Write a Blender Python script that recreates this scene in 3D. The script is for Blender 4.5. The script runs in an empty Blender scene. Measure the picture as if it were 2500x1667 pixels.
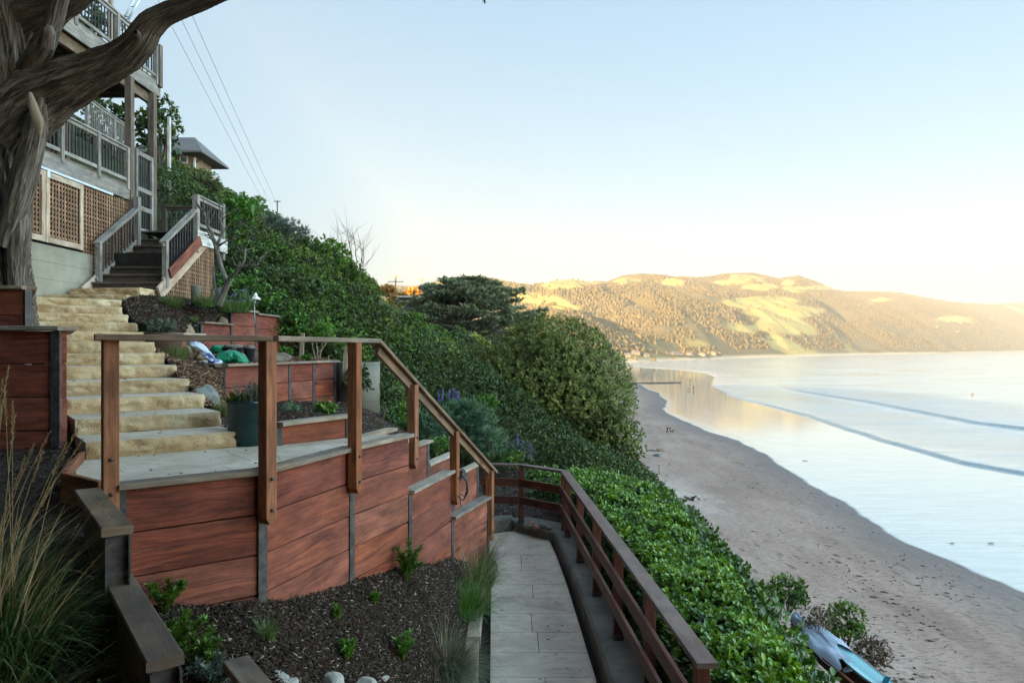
import bpy, math, random
import numpy as np
from mathutils import Vector, Matrix, noise

# ------------------------------------------------------------------ camera, sky, sun, exposure
SC = bpy.context.scene
F, HOR = 1700.0, 850.0          # focal length and horizon row in photo pixels (2500 x 1667)
cam = bpy.data.cameras.new("camera")
camo = bpy.data.objects.new("camera", cam)
SC.collection.objects.link(camo)
SC.camera = camo
cam.sensor_width = 36.0
cam.lens = F / 2500 * 36
cam.shift_y = (HOR - 833.5) / 2500
cam.clip_start, cam.clip_end = 0.05, 30000
camo.location = (0, 0, 0)
camo.rotation_euler = (math.radians(90), 0, 0)

SUN_EL, SUN_AZ = 9.0, 222.0     # degrees; azimuth clockwise from +Y
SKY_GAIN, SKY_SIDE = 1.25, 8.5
world = bpy.data.worlds.new("World")
SC.world = world
world.use_nodes = True
_nt = world.node_tree
sky = _nt.nodes.new("ShaderNodeTexSky")
sky.sky_type = 'NISHITA'
sky.sun_disc = False
sky.sun_elevation = math.radians(SUN_EL)
sky.sun_rotation = math.radians(SUN_AZ)
sky.altitude = 0
sky.air_density = 1.0
sky.dust_density = 1.2
sky.ozone_density = 1.0
# evening sky: pale blue overhead, cream low down, with an added bright warm lobe out of view on the right for side light
def _n(ty, **k):
    n = _nt.nodes.new(ty)
    for a, b in k.items(): setattr(n, a, b)
    return n
_L = _nt.links.new
_tc = _n('ShaderNodeTexCoord'); _sp = _n('ShaderNodeSeparateXYZ'); _L(_tc.outputs['Generated'], _sp.inputs[0])
_rp = _n('ShaderNodeValToRGB'); _L(_sp.outputs[2], _rp.inputs[0])
_cols = [(0.0, (.60, .50, .43)), (.045, (.60, .585, .57)), (.11, (.54, .68, .78)), (.24, (.45, .73, .91)), (.46, (.31, .63, .92)), (1.0, (.33, .54, .82))]
while len(_rp.color_ramp.elements) < len(_cols): _rp.color_ramp.elements.new(.5)
for _e, (_p, _c) in zip(_rp.color_ramp.elements, _cols): _e.position = _p; _e.color = tuple(v * SKY_GAIN for v in _c) + (1,)
_mx = _n('ShaderNodeMix', data_type='RGBA'); _mx.inputs[0].default_value = 0.12
_L(_rp.outputs[0], _mx.inputs[6]); _L(sky.outputs[0], _mx.inputs[7])
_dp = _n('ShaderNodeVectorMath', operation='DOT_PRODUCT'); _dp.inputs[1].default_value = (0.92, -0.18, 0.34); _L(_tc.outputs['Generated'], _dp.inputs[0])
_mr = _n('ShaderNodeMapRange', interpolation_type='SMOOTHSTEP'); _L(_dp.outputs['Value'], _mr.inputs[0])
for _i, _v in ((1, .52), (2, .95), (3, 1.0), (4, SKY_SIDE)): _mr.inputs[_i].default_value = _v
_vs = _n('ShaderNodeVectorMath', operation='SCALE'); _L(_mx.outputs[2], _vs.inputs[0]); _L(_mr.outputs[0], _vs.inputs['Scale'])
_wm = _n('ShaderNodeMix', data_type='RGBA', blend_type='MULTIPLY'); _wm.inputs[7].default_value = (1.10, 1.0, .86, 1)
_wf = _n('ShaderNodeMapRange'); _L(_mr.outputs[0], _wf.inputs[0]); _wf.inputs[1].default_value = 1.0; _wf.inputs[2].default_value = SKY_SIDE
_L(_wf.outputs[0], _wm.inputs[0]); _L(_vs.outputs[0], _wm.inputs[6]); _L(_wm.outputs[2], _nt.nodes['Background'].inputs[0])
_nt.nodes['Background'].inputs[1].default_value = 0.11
sl = bpy.data.lights.new("sun", 'SUN')
sl.energy = 4.8
sl.angle = math.radians(0.5)
sl.color = (1.0, 0.68, 0.36)
slo = bpy.data.objects.new("sun", sl)
SC.collection.objects.link(slo)
_sd = Vector((math.sin(math.radians(SUN_AZ)) * math.cos(math.radians(SUN_EL)),
              math.cos(math.radians(SUN_AZ)) * math.cos(math.radians(SUN_EL)), math.sin(math.radians(SUN_EL))))
slo.rotation_euler = _sd.to_track_quat('Z', 'Y').to_euler()
SC.view_settings.view_transform = 'Standard'
SC.view_settings.look = 'None'
SC.view_settings.exposure = 2.62
SC.view_settings.gamma = 1.0
SC.cycles.max_bounces = 6
SC.cycles.diffuse_bounces = 3
SC.cycles.glossy_bounces = 3
SC.cycles.transmission_bounces = 3
SC.cycles.volume_bounces = 0
SC.cycles.caustics_reflective = False
SC.cycles.caustics_refractive = False

COL = SC.collection
R = random.Random(7)
def rng(s): return np.random.default_rng(s)
def P(px, py, Y): return Vector(((px - 1250) / F * Y, Y, -(py - HOR) / F * Y))
def PX(px, Y): return (px - 1250) / F * Y
def G(px, py, z): 
    Y = -z * F / (py - HOR)
    return Vector(((px - 1250) / F * Y, Y, z))
BEACH = -16.5

# ------------------------------------------------------------------ object helpers
def link(o, parent=None):
    COL.objects.link(o)
    if parent is not None: o.parent = parent
    return o
def tag(o, label=None, cat=None, group=None, kind=None):
    if label: o['label'] = label
    if cat: o['category'] = cat
    if group: o['group'] = group
    if kind: o['kind'] = kind
    return o
def thing(name, label, cat, loc=(0, 0, 0), rz=0.0, group=None):
    o = bpy.data.objects.new(name, None)
    o.empty_display_size = .2
    link(o); o.location = loc; o.rotation_euler = (0, 0, rz)
    return tag(o, label, cat, group)
def copy_tree(root, loc=None, rz=None, sc=None, label=None, group=None):
    def rec(o, parent):
        c = o.copy(); COL.objects.link(c); c.parent = parent
        for ch in [q for q in bpy.data.objects if q.parent == o]: rec(ch, c)
        return c
    r = rec(root, None)
    if loc is not None: r.location = loc
    if rz is not None: r.rotation_euler = (0, 0, rz)
    if sc is not None: r.scale = sc if hasattr(sc, '__len__') else (sc, sc, sc)
    if label: r['label'] = label
    if group: r['group'] = group
    return r

def np_mesh(name, V, polys, rnd=None, uv=None, mats=None, smooth=False, parent=None, pidx=None, attrs=None):
    """V (n,3); polys: list of int arrays (m,k); rnd per vertex; uv per vertex (n,2)."""
    me = bpy.data.meshes.new(name)
    V = np.asarray(V, np.float32)
    polys = [np.asarray(p, np.int32) for p in polys if len(p)]
    loops = np.concatenate([p.ravel() for p in polys])
    tot = np.concatenate([np.full(len(p), p.shape[1], np.int32) for p in polys])
    st = np.concatenate([[0], np.cumsum(tot)[:-1]]).astype(np.int32)
    me.vertices.add(len(V)); me.vertices.foreach_set('co', V.ravel())
    me.loops.add(len(loops)); me.loops.foreach_set('vertex_index', loops)
    me.polygons.add(len(tot)); me.polygons.foreach_set('loop_start', st)
    try: me.polygons.foreach_set('loop_total', tot)
    except Exception: pass
    if uv is not None:
        l = me.uv_layers.new(name='UVMap')
        l.data.foreach_set('uv', np.asarray(uv, np.float32)[loops].ravel())
    if rnd is not None:
        a = me.attributes.new('rnd', 'FLOAT', 'POINT'); a.data.foreach_set('value', np.asarray(rnd, np.float32))
    if attrs:
        for k, v in attrs.items():
            a = me.attributes.new(k, 'FLOAT', 'POINT'); a.data.foreach_set('value', np.asarray(v, np.float32))
    for m in (mats or []): me.materials.append(m)
    if pidx is not None: me.polygons.foreach_set('material_index', np.asarray(pidx, np.int32))
    me.update(calc_edges=True)
    me.validate()
    if smooth: me.polygons.foreach_set('use_smooth', np.ones(len(tot), bool))
    o = bpy.data.objects.new(name, me)
    return link(o, parent)

class MB:
    """collects boxes, beams and tubes with metre UVs (u along the length) and a random tint per piece"""
    def __init__(s, seed=None):
        s.v = []; s.f = []; s.uv = []; s.r = []; s.mi = []; s.sm = []
        s.rg = random.Random(seed if seed is not None else R.random())
    def add(s, vs, fs, uvs, rnd=None, mi=0, sm=False):
        n = len(s.v); rnd = s.rg.random() if rnd is None else rnd
        s.v += [tuple(v) for v in vs]; s.r += [rnd] * len(vs)
        for f, u in zip(fs, uvs):
            s.f.append([n + i for i in f]); s.uv.append(u); s.mi.append(mi); s.sm.append(sm)
    def beam(s, p0, p1, w, h, up=(0, 0, 1), rnd=None, mi=0, bev=0.004, cut=None):
        """rectangular bar from p0 to p1, w across, h along 'up', edges softened"""
        p0 = Vector(p0); p1 = Vector(p1); d = p1 - p0; L = d.length
        if L < 1e-6: return
        d = d / L; up = Vector(up); side = d.cross(up)
        if side.length < 1e-4: side = d.cross(Vector((1, 0, 0)))
        side.normalize(); up = side.cross(d).normalized()
        b = min(bev, w * .2, h * .2); a, c = w / 2, h / 2
        prof = [(-a + b, -c), (a - b, -c), (a, -c + b), (a, c - b), (a - b, c), (-a + b, c), (-a, c - b), (-a, -c + b)]
        vs = []; 
        for p in (p0, p1):
            for x, y in prof: vs.append(p + side * x + up * y)
        fs = []; uvs = []
        uo = s.rg.random() * 20; vo = s.rg.random() * 20
        per = [0]
        for i in range(8):
            x0, y0 = prof[i]; x1, y1 = prof[(i + 1) % 8]; per.append(per[-1] + math.hypot(x1 - x0, y1 - y0))
        for i in range(8):
            j = (i + 1) % 8
            fs.append([i, j, 8 + j, 8 + i])
            uvs.append([(uo, vo + per[i]), (uo, vo + per[i + 1]), (uo + L, vo + per[i + 1]), (uo + L, vo + per[i])])
        fs.append(list(range(7, -1, -1))); uvs.append([(uo + prof[i][0] * .3, vo + prof[i][1]) for i in range(7, -1, -1)])
        fs.append(list(range(8, 16))); uvs.append([(uo + prof[i][0] * .3, vo + prof[i][1]) for i in range(8)])
        s.add(vs, fs, uvs, rnd, mi)
    def box(s, lo, hi, mi=0, rnd=None, bev=0.003):
        lo = Vector(lo); hi = Vector(hi); c = (lo + hi) / 2; e = hi - lo
        ax = max(range(3), key=lambda i: e[i])
        p0 = c.copy(); p1 = c.copy(); p0[ax] = lo[ax]; p1[ax] = hi[ax]
        up = Vector((0, 0, 1)) if ax != 2 else Vector((0, 1, 0))
        if ax == 0: w, h = e[1], e[2]
        elif ax == 1: w, h = e[0], e[2]
        else: w, h = e[0], e[1]
        s.beam(p0, p1, w, h, up, rnd, mi, bev)
    def tube(s, pts, rad, n=8, mi=0, rnd=None, cap=True, sm=True):
        pts = [Vector(p) for p in pts]
        if not hasattr(rad, '__len__'): rad = [rad] * len(pts)
        vs = []; fs = []; uvs = []; L = 0; prev = None
        for k, p in enumerate(pts):
            t = (pts[min(k + 1, len(pts) - 1)] - pts[max(k - 1, 0)])
            t = t.normalized() if t.length > 1e-9 else Vector((0, 0, 1))
            if prev is None:
                a = t.cross(Vector((0, 0, 1)))
                if a.length < .05: a = t.cross(Vector((1, 0, 0)))
            else: a = prev - t * prev.dot(t)
            a.normalize(); prev = a; b = t.cross(a)
            for i in range(n):
                an = 2 * math.pi * i / n
                vs.append(p + (a * math.cos(an) + b * math.sin(an)) * rad[k])
        uo = s.rg.random() * 20
        for k in range(len(pts) - 1):
            l2 = L + (pts[k + 1] - pts[k]).length
            for i in range(n):
                j = (i + 1) % n; c0 = 2 * math.pi * rad[k] / n
                fs.append([k * n + i, k * n + j, (k + 1) * n + j, (k + 1) * n + i])
                uvs.append([(uo + L, c0 * i), (uo + L, c0 * (i + 1)), (uo + l2, c0 * (i + 1)), (uo + l2, c0 * i)])
            L = l2
        if cap:
            fs.append(list(range(n - 1, -1, -1))); uvs.append([(0, 0)] * n)
            m = (len(pts) - 1) * n
            fs.append([m + i for i in range(n)]); uvs.append([(0, 0)] * n)
        s.add(vs, fs, uvs, rnd, mi, sm)
    def lathe(s, c, prof, n=32, mi=0, rnd=None):
        """prof: list of (r, z) from bottom to top, closed by its own profile"""
        vs = []; fs = []; uvs = []
        for r, z in prof:
            for i in range(n):
                a = 2 * math.pi * i / n; vs.append(Vector(c) + Vector((r * math.cos(a), r * math.sin(a), z)))
        for k in range(len(prof) - 1):
            for i in range(n):
                j = (i + 1) % n
                fs.append([k * n + i, k * n + j, (k + 1) * n + j, (k + 1) * n + i])
                uvs.append([(i / n, prof[k][1]), ((i + 1) / n, prof[k][1]), ((i + 1) / n, prof[k + 1][1]), (i / n, prof[k + 1][1])])
        s.add(vs, fs, uvs, rnd, mi, True)
    def prism(s, poly, z0, z1, mi=0, rnd=None):
        n = len(poly); a = [Vector((p[0], p[1], z0)) for p in poly]; b = [Vector((p[0], p[1], z1)) for p in poly]
        ar = sum(poly[i][0] * poly[(i + 1) % n][1] - poly[(i + 1) % n][0] * poly[i][1] for i in range(n))
        if ar < 0: a.reverse(); b.reverse()
        vs = a + b; fs = [list(range(n - 1, -1, -1)), list(range(n, 2 * n))]
        uvs = [[(vs[i].x, vs[i].y) for i in fs[0]], [(vs[i].x, vs[i].y) for i in fs[1]]]
        for i in range(n):
            j = (i + 1) % n; l = (a[j] - a[i]).length
            fs.append([i, j, n + j, n + i]); uvs.append([(0, z0), (l, z0), (l, z1), (0, z1)])
        s.add(vs, fs, uvs, rnd, mi)
    def build(s, name, mats, parent=None):
        if not isinstance(mats, (list, tuple)): mats = [mats]
        me = bpy.data.meshes.new(name)
        me.from_pydata(s.v, [], s.f)
        l = me.uv_layers.new(name='UVMap')
        l.data.foreach_set('uv', [c for u in s.uv for p in u for c in p])
        a = me.attributes.new('rnd', 'FLOAT', 'POINT'); a.data.foreach_set('value', s.r)
        for m in mats: me.materials.append(m)
        me.polygons.foreach_set('material_index', s.mi)
        me.polygons.foreach_set('use_smooth', s.sm)
        me.update()
        return link(bpy.data.objects.new(name, me), parent)

# ------------------------------------------------------------------ materials
class NT:
    def __init__(s, name, rough=.8, spec=.35):
        s.m = bpy.data.materials.new(name); s.m.use_nodes = True
        s.t = s.m.node_tree; s.b = s.t.nodes['Principled BSDF']
        s.b.inputs['Roughness'].default_value = rough
        s.b.inputs['Specular IOR Level'].default_value = spec
    def n(s, ty, props=None, **ins):
        nd = s.t.nodes.new('ShaderNode' + ty)
        for k, v in (props or {}).items(): setattr(nd, k, v)
        for k, v in ins.items():
            k = k.replace('_', ' ')
            key = int(k[1:]) if k[0] == 'i' and k[1:].isdigit() else k
            s.set(nd.inputs[key], v)
        return nd
    def set(s, inp, v):
        if hasattr(v, 'is_linked') or isinstance(v, bpy.types.NodeSocket): s.t.links.new(v, inp)
        elif isinstance(v, bpy.types.Node): s.t.links.new(v.outputs[0], inp)
        else: inp.default_value = (tuple(v) + (1,)) if hasattr(v, '__len__') and len(v) == 3 and inp.type == 'RGBA' else v
    def attr(s, name): return s.n('Attribute', {'attribute_name': name}).outputs['Fac']
    def uv(s, sx=1, sy=1, sz=1): 
        return s.n('Mapping', None, Vector=s.n('TexCoord').outputs['UV'], Scale=(sx, sy, sz)).outputs[0]
    def obj(s, sx=1, sy=1, sz=1): 
        return s.n('Mapping', None, Vector=s.n('TexCoord').outputs['Object'], Scale=(sx, sy, sz)).outputs[0]
    def noise(s, vec, scale=1, detail=5, rough=.55, dist=0): 
        return s.n('TexNoise', None, Vector=vec, Scale=scale, Detail=detail, Roughness=rough, Distortion=dist).outputs[0]
    def vor(s, vec, scale=1, feature='F1', out=0, rnd=1.0): 
        return s.n('TexVoronoi', {'feature': feature}, Vector=vec, Scale=scale, Randomness=rnd).outputs[out]
    def ramp(s, fac, stops, mode='LINEAR'):
        nd = s.n('ValToRGB', None, Fac=fac); cr = nd.color_ramp; cr.interpolation = mode
        while len(cr.elements) < len(stops): cr.elements.new(.5)
        for e, (p, c) in zip(cr.elements, stops):
            e.position = p; e.color = (c, c, c, 1) if not hasattr(c, '__len__') else (*c, 1)
        return nd.outputs[0]
    def mix(s, f, a, b, mode='MIX'):
        nd = s.n('Mix', {'data_type': 'RGBA', 'blend_type': mode})
        s.set(nd.inputs[0], f); s.set(nd.inputs[6], a); s.set(nd.inputs[7], b)
        return nd.outputs[2]
    def math(s, op, a, b=0.0, clamp=False):
        nd = s.n('Math', {'operation': op, 'use_clamp': clamp}); s.set(nd.inputs[0], a); s.set(nd.inputs[1], b)
        return nd.outputs[0]
    def mr(s, v, a, b, c=0.0, d=1.0, st='LINEAR'):
        nd = s.n('MapRange', {'interpolation_type': st}); 
        for i, x in enumerate((v, a, b, c, d)): s.set(nd.inputs[i], x)
        return nd.outputs[0]
    def hsv(s, col, h=.5, sat=1.0, v=1.0):
        return s.n('HueSaturation', None, Hue=h, Saturation=sat, Value=v, Color=col).outputs[0]
    def bump(s, hgt, strength=.3, dist=.01, normal=None):
        nd = s.n('Bump', None, Height=hgt, Strength=strength, Distance=dist)
        if normal is not None: s.set(nd.inputs['Normal'], normal)
        return nd.outputs[0]
    def out(s, col=None, rough=None, normal=None):
        if col is not None: s.set(s.b.inputs['Base Color'], col)
        if rough is not None: s.set(s.b.inputs['Roughness'], rough)
        if normal is not None: s.set(s.b.inputs['Normal'], normal)
        return s.m

def wood(name, light, dark, knot=None, incise=0.0, weather=None, wamt=.5, rough=.75, var=.35, spec=.3):
    t = NT(name, rough, spec)
    r = t.attr('rnd')
    base = t.n('TexCoord').outputs['UV']
    warp = t.noise(t.uv(1.3, 5, 1), 1.0, 3)
    comb = t.n('VectorMath', {'operation': 'ADD'}); t.set(comb.inputs[0], t.uv(1.0, 22, 1))
    vs = t.n('VectorMath', {'operation': 'SCALE'}); t.set(vs.inputs[0], t.n('CombineXYZ', None, Y=warp).outputs[0]); vs.inputs['Scale'].default_value = 5
    t.set(comb.inputs[1], vs.outputs[0])
    g1 = t.noise(comb.outputs[0], 1.5, 4, .6)
    g2 = t.noise(t.uv(2.2, 95, 1), 1.0, 3, .6)
    g = t.math('ADD', t.math('MULTIPLY', g1, .65), t.math('MULTIPLY', g2, .35))
    col = t.mix(t.ramp(g, [(.38, 0), (.60, 1)]), dark, light)
    kd = t.vor(t.uv(1.5, 4.2, 1), 1.0)
    kk = t.ramp(kd, [(.06, 1), (.19, 0)])
    col = t.mix(t.math('MULTIPLY', kk, .75), col, knot or tuple(c * .35 for c in dark))
    big = t.noise(t.uv(.7, 2.2, 1), 1.3, 4)
    if weather is not None:
        col = t.mix(t.math('MULTIPLY', t.ramp(big, [(.42, 0), (.66, 1)]), wamt), col, weather)
    drip = t.ramp(t.noise(t.uv(26, 1.6, 1), 1.0, 4, .7), [(.62, 0), (.74, 1)])
    col = t.mix(t.math('MULTIPLY', t.math('MULTIPLY', drip, .30), t.ramp(big, [(.4, 0), (.6, 1)])), col, tuple(min(1, c * 1.5 + .05) for c in light))
    blot = t.ramp(t.noise(t.uv(2.6, 6, 1), 1.1, 5, .65), [(.32, .55), (.68, 1.22)])
    col = t.mix(1.0, col, blot, 'MULTIPLY')
    col = t.hsv(col, t.mr(r, 0, 1, .496, .504), t.mr(t.math('FRACT', t.math('MULTIPLY', r, 7.3)), 0, 1, .93, 1.03), t.mr(r, 0, 1, 1 - var, 1 + var))
    h = t.math('ADD', t.math('MULTIPLY', g, .8), t.math('MULTIPLY', kk, -.3))
    if incise > 0:
        br = t.n('TexBrick', None, Vector=t.uv(1, 1, 1), Scale=1.0)
        br.offset = .5; br.inputs['Brick Width'].default_value = .022; br.inputs['Row Height'].default_value = .011
        br.inputs['Mortar Size'].default_value = .0035; br.inputs['Mortar Smooth'].default_value = .4
        im = t.math('MULTIPLY', t.math('SUBTRACT', 1.0, br.outputs['Fac']), t.ramp(t.noise(t.uv(.9, 3, 1), 1.0, 2), [(.35, .2), (.6, 1)]))
        col = t.mix(t.math('MULTIPLY', im, .28 * incise), col, tuple(c * .3 for c in dark))
        h = t.math('SUBTRACT', h, t.math('MULTIPLY', im, .9 * incise))
    return t.out(col, t.mr(g, .3, .7, rough - .12, min(1, rough + .12)), t.bump(h, .55, .006))

M = {}
M['red'] = wood('red_stained_board', (.300, .076, .038), (.100, .020, .012), (.028, .007, .005), incise=1.3, weather=(.33, .105, .062), wamt=.4, var=.15)
M['redcap'] = wood('weathered_cap_board', (.30, .22, .15), (.16, .10, .065), (.06, .025, .012), weather=(.24, .21, .185), wamt=.8, var=.25)
M['darkcap'] = wood('dark_weathered_cap_board', (.18, .112, .068), (.085, .05, .032), (.03, .015, .01), weather=(.17, .13, .10), wamt=.7, var=.2)
M['post'] = wood('incised_post', (.36, .125, .050), (.18, .055, .022), (.07, .017, .008), incise=1.8, var=.12)
M['rail'] = wood('brown_rail_cap', (.22, .125, .07), (.115, .06, .035), (.05, .022, .014), weather=(.22, .17, .13), wamt=.5, var=.2)
M['fence'] = wood('painted_brown_rail', (.125, .032, .017), (.075, .020, .012), weather=(.10, .036, .024), wamt=.5, rough=.5, var=.12)
M['fencecap'] = wood('worn_brown_rail_cap', (.17, .100, .080), (.10, .056, .045), weather=(.20, .145, .12), wamt=.6, rough=.45, var=.08)
M['grey'] = wood('silvered_timber', (.33, .285, .24), (.18, .145, .115), (.07, .05, .04), weather=(.27, .25, .235), wamt=.7, var=.18)
M['greydark'] = wood('aged_brown_timber', (.18, .125, .09), (.09, .06, .042), (.05, .03, .02), weather=(.19, .155, .13), wamt=.5, var=.2)
M['tread'] = wood('dark_stair_tread', (.12, .085, .065), (.06, .042, .033), weather=(.12, .1, .09), wamt=.5, var=.2)
M['cedar'] = wood('new_cedar', (.55, .40, .28), (.40, .26, .17), (.22, .1, .05), weather=(.58, .5, .42), wamt=.4, var=.12)
M['lattice'] = wood('cedar_lattice', (.36, .20, .11), (.21, .11, .06), var=.3)
M['pale'] = wood('pale_timber', (.42, .32, .22), (.27, .19, .12), (.12, .06, .03), weather=(.40, .35, .29), wamt=.6, var=.15)
M['palewhite'] = wood('whitewashed_timber', (.62, .58, .54), (.45, .40, .36), var=.1)

def plain(name, c, rough=.6, var=.1, scale=6, metal=0, bump=.15, c2=None, spec=.35, dist=.004):
    t = NT(name, rough, spec)
    n1 = t.noise(t.obj(), scale, 5, .6)
    n2 = t.noise(t.obj(), scale * 9, 4, .6)
    col = t.mix(t.ramp(n1, [(.3, 0), (.7, 1)]), tuple(x * (1 - var) for x in c), c2 or tuple(min(1, x * (1 + var)) for x in c))
    t.b.inputs['Metallic'].default_value = metal
    return t.out(col, None, t.bump(t.math('ADD', n1, t.math('MULTIPLY', n2, .4)), bump, dist))
M['steel'] = plain('dark_galvanised_steel', (.040, .040, .043), .55, .45, 14, .2, c2=(.095, .08, .075))
M['iron'] = plain('black_iron', (.02, .021, .023), .4, .2)
M['galv'] = plain('bright_flashing', (.62, .68, .72), .35, .1, 5, .4)
M['plastic'] = plain('dark_grey_plastic', (.045, .048, .052), .4, .15, 5, bump=.05)
M['white'] = plain('white_paint', (.75, .73, .70), .5, .08, 5)
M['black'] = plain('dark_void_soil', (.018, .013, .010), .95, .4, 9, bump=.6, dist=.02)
M['soil'] = plain('dark_soil', (.030, .020, .015), .95, .45, 7, bump=.8, dist=.03, c2=(.062, .040, .028))
M['dirt'] = plain('grey_brown_dirt', (.16, .125, .095), .95, .4, 11, bump=.8, dist=.02)
M['glaze'] = plain('green_glaze', (.002, .020, .021), .2, .3, 3, bump=.03, spec=.5)
M['terra'] = plain('brown_clay', (.095, .05, .038), .65, .2, 4)

def concrete(name, c, dk, boards=0.0, rough=.85):
    t = NT(name, rough, .25)
    n1 = t.noise(t.obj(), 1.6, 6, .62); n2 = t.noise(t.obj(), 24, 4, .6); n3 = t.noise(t.obj(.6, .6, 3.5), 1.1, 5, .65)
    col = t.mix(t.ramp(n1, [(.32, 0), (.68, 1)]), dk, c)
    col = t.mix(t.math('MULTIPLY', t.ramp(n3, [(.5, 0), (.75, 1)]), .5), col, tuple(x * .55 for x in dk))
    sp = t.ramp(t.vor(t.obj(), 9), [(.03, 1), (.09, 0)])
    col = t.mix(t.math('MULTIPLY', sp, .6), col, tuple(x * .4 for x in dk))
    h = t.math('ADD', n1, t.math('MULTIPLY', n2, .3))
    if boards:
        z = t.n('SeparateXYZ', None, Vector=t.obj()).outputs[2]
        fr = t.math('FRACT', t.math('MULTIPLY', z, 1 / boards))
        ln = t.ramp(fr, [(0, 1), (.03, 0), (.97, 0), (1, 1)])
        col = t.mix(t.math('MULTIPLY', ln, .45), col, tuple(x * .4 for x in dk))
        h = t.math('SUBTRACT', h, ln)
    return t.out(col, None, t.bump(h, .4, .01))
M['conc'] = concrete('board_formed_concrete', (.36, .325, .25), (.24, .21, .155), boards=.30)
M['curb'] = concrete('old_kerb_concrete', (.17, .15, .125), (.09, .08, .065))
M['cyl'] = concrete('pale_concrete_pipe', (.20, .185, .15), (.13, .12, .095), boards=.22)

def sandstone():
    t = NT('split_sandstone', .9, .2)
    v = t.obj()
    n1 = t.noise(v, 3.2, 6, .6); n2 = t.noise(v, 30, 5, .65); n3 = t.noise(t.obj(1, 1, 1.6), 5.5, 6, .7)
    col = t.ramp(n1, [(.30, (.34, .215, .105)), (.5, (.51, .355, .20)), (.68, (.61, .48, .31))])
    col = t.mix(t.math('MULTIPLY', t.ramp(n3, [(.5, 0), (.7, 1)]), .45), col, (.24, .16, .09))
    col = t.mix(t.math('MULTIPLY', t.ramp(t.noise(v, 1.4, 3), [(.66, 0), (.74, 1)]), .7), col, (.62, .58, .52))
    col = t.hsv(col, .5, 1.0, t.mr(t.attr('rnd'), 0, 1, .85, 1.12))
    return t.out(col, None, t.bump(t.math('ADD', n3, t.math('MULTIPLY', n2, .5)), .9, .03))
M['sand'] = sandstone()
def slab():
    t = NT('sawn_stone_slab', .62, .35)
    v = t.obj()
    n1 = t.noise(v, 2.3, 6, .62, .4); n2 = t.noise(v, 40, 3, .6); n3 = t.noise(t.obj(1, 2.5, 1), 4, 5, .7, 1.2)
    col = t.ramp(n1, [(.30, (.38, .29, .22)), (.5, (.54, .44, .345)), (.70, (.65, .55, .45))])
    col = t.mix(t.math('MULTIPLY', t.ramp(n3, [(.50, 0), (.66, 1)]), .5), col, (.27, .20, .145))
    col = t.mix(t.math('MULTIPLY', t.ramp(t.vor(v, 5), [(.015, 1), (.05, 0)]), .5), col, (.12, .09, .07))
    col = t.hsv(col, .5, 1.0, t.mr(t.attr('rnd'), 0, 1, .9, 1.1))
    return t.out(col, t.mr(n1, .3, .7, .5, .75), t.bump(t.math('ADD', n1, t.math('MULTIPLY', n2, .4)), .25, .004))
M['slab'] = slab()
def rockm(name, a, b, vein, scale=4, vs=.5):
    t = NT(name, .75, .35)
    v = t.obj()
    n1 = t.noise(v, scale, 6, .65, .6); n2 = t.noise(v, scale * 7, 5, .65)
    col = t.ramp(n1, [(.3, a), (.65, b)])
    ve = t.ramp(t.noise(t.obj(1, 2.5, .8), scale * 1.6, 6, .7, 2.0), [(.49, 0), (.53, 1), (.57, 0)])
    col = t.mix(t.math('MULTIPLY', ve, vs), col, vein)
    return t.out(col, None, t.bump(t.math('ADD', n1, t.math('MULTIPLY', n2, .35)), .7, .02))
M['rockgreen'] = rockm('grey_green_rock', (.075, .078, .07), (.17, .175, .155), (.36, .36, .33), 6, .7)
M['rockbrown'] = rockm('brown_rock', (.16, .115, .075), (.30, .22, .14), (.35, .28, .2), 5, .4)
M['rockred'] = rockm('reddish_river_stone', (.20, .09, .05), (.34, .17, .10), (.3, .2, .15), 4, .3)
M['rockdark'] = rockm('dark_river_stone', (.10, .085, .07), (.2, .17, .14), (.3, .26, .2), 4, .3)
M['rockpale'] = rockm('pale_rock', (.26, .24, .21), (.40, .37, .33), (.3, .27, .24), 5, .5)

def bark(name, a, b, c, sc=1.0):
    t = NT(name, .9, .2)
    n1 = t.noise(t.uv(1.6 * sc, 20 * sc, 1), 1.0, 6, .65, .9)
    n2 = t.noise(t.uv(7 * sc, 75 * sc, 1), 1.0, 5, .7, .6)
    n3 = t.noise(t.obj(), 1.4, 4, .6)
    g = t.math('ADD', t.math('MULTIPLY', n1, .6), t.math('MULTIPLY', n2, .4))
    col = t.ramp(g, [(.40, a), (.5, b), (.60, c)])
    col = t.mix(t.math('MULTIPLY', t.ramp(n3, [(.4, 0), (.7, 1)]), .4), col, tuple(x * .7 for x in c))
    return t.out(col, None, t.bump(g, 1.0, .03))
M['bark'] = bark('cypress_bark', (.018, .013, .010), (.105, .080, .062), (.31, .26, .215))
M['bark2'] = bark('grey_shrub_bark', (.06, .05, .04), (.17, .145, .12), (.30, .27, .235), 3)
M['twig'] = bark('dark_twig_bark', (.04, .03, .022), (.085, .065, .05), (.14, .115, .09), 5)

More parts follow.
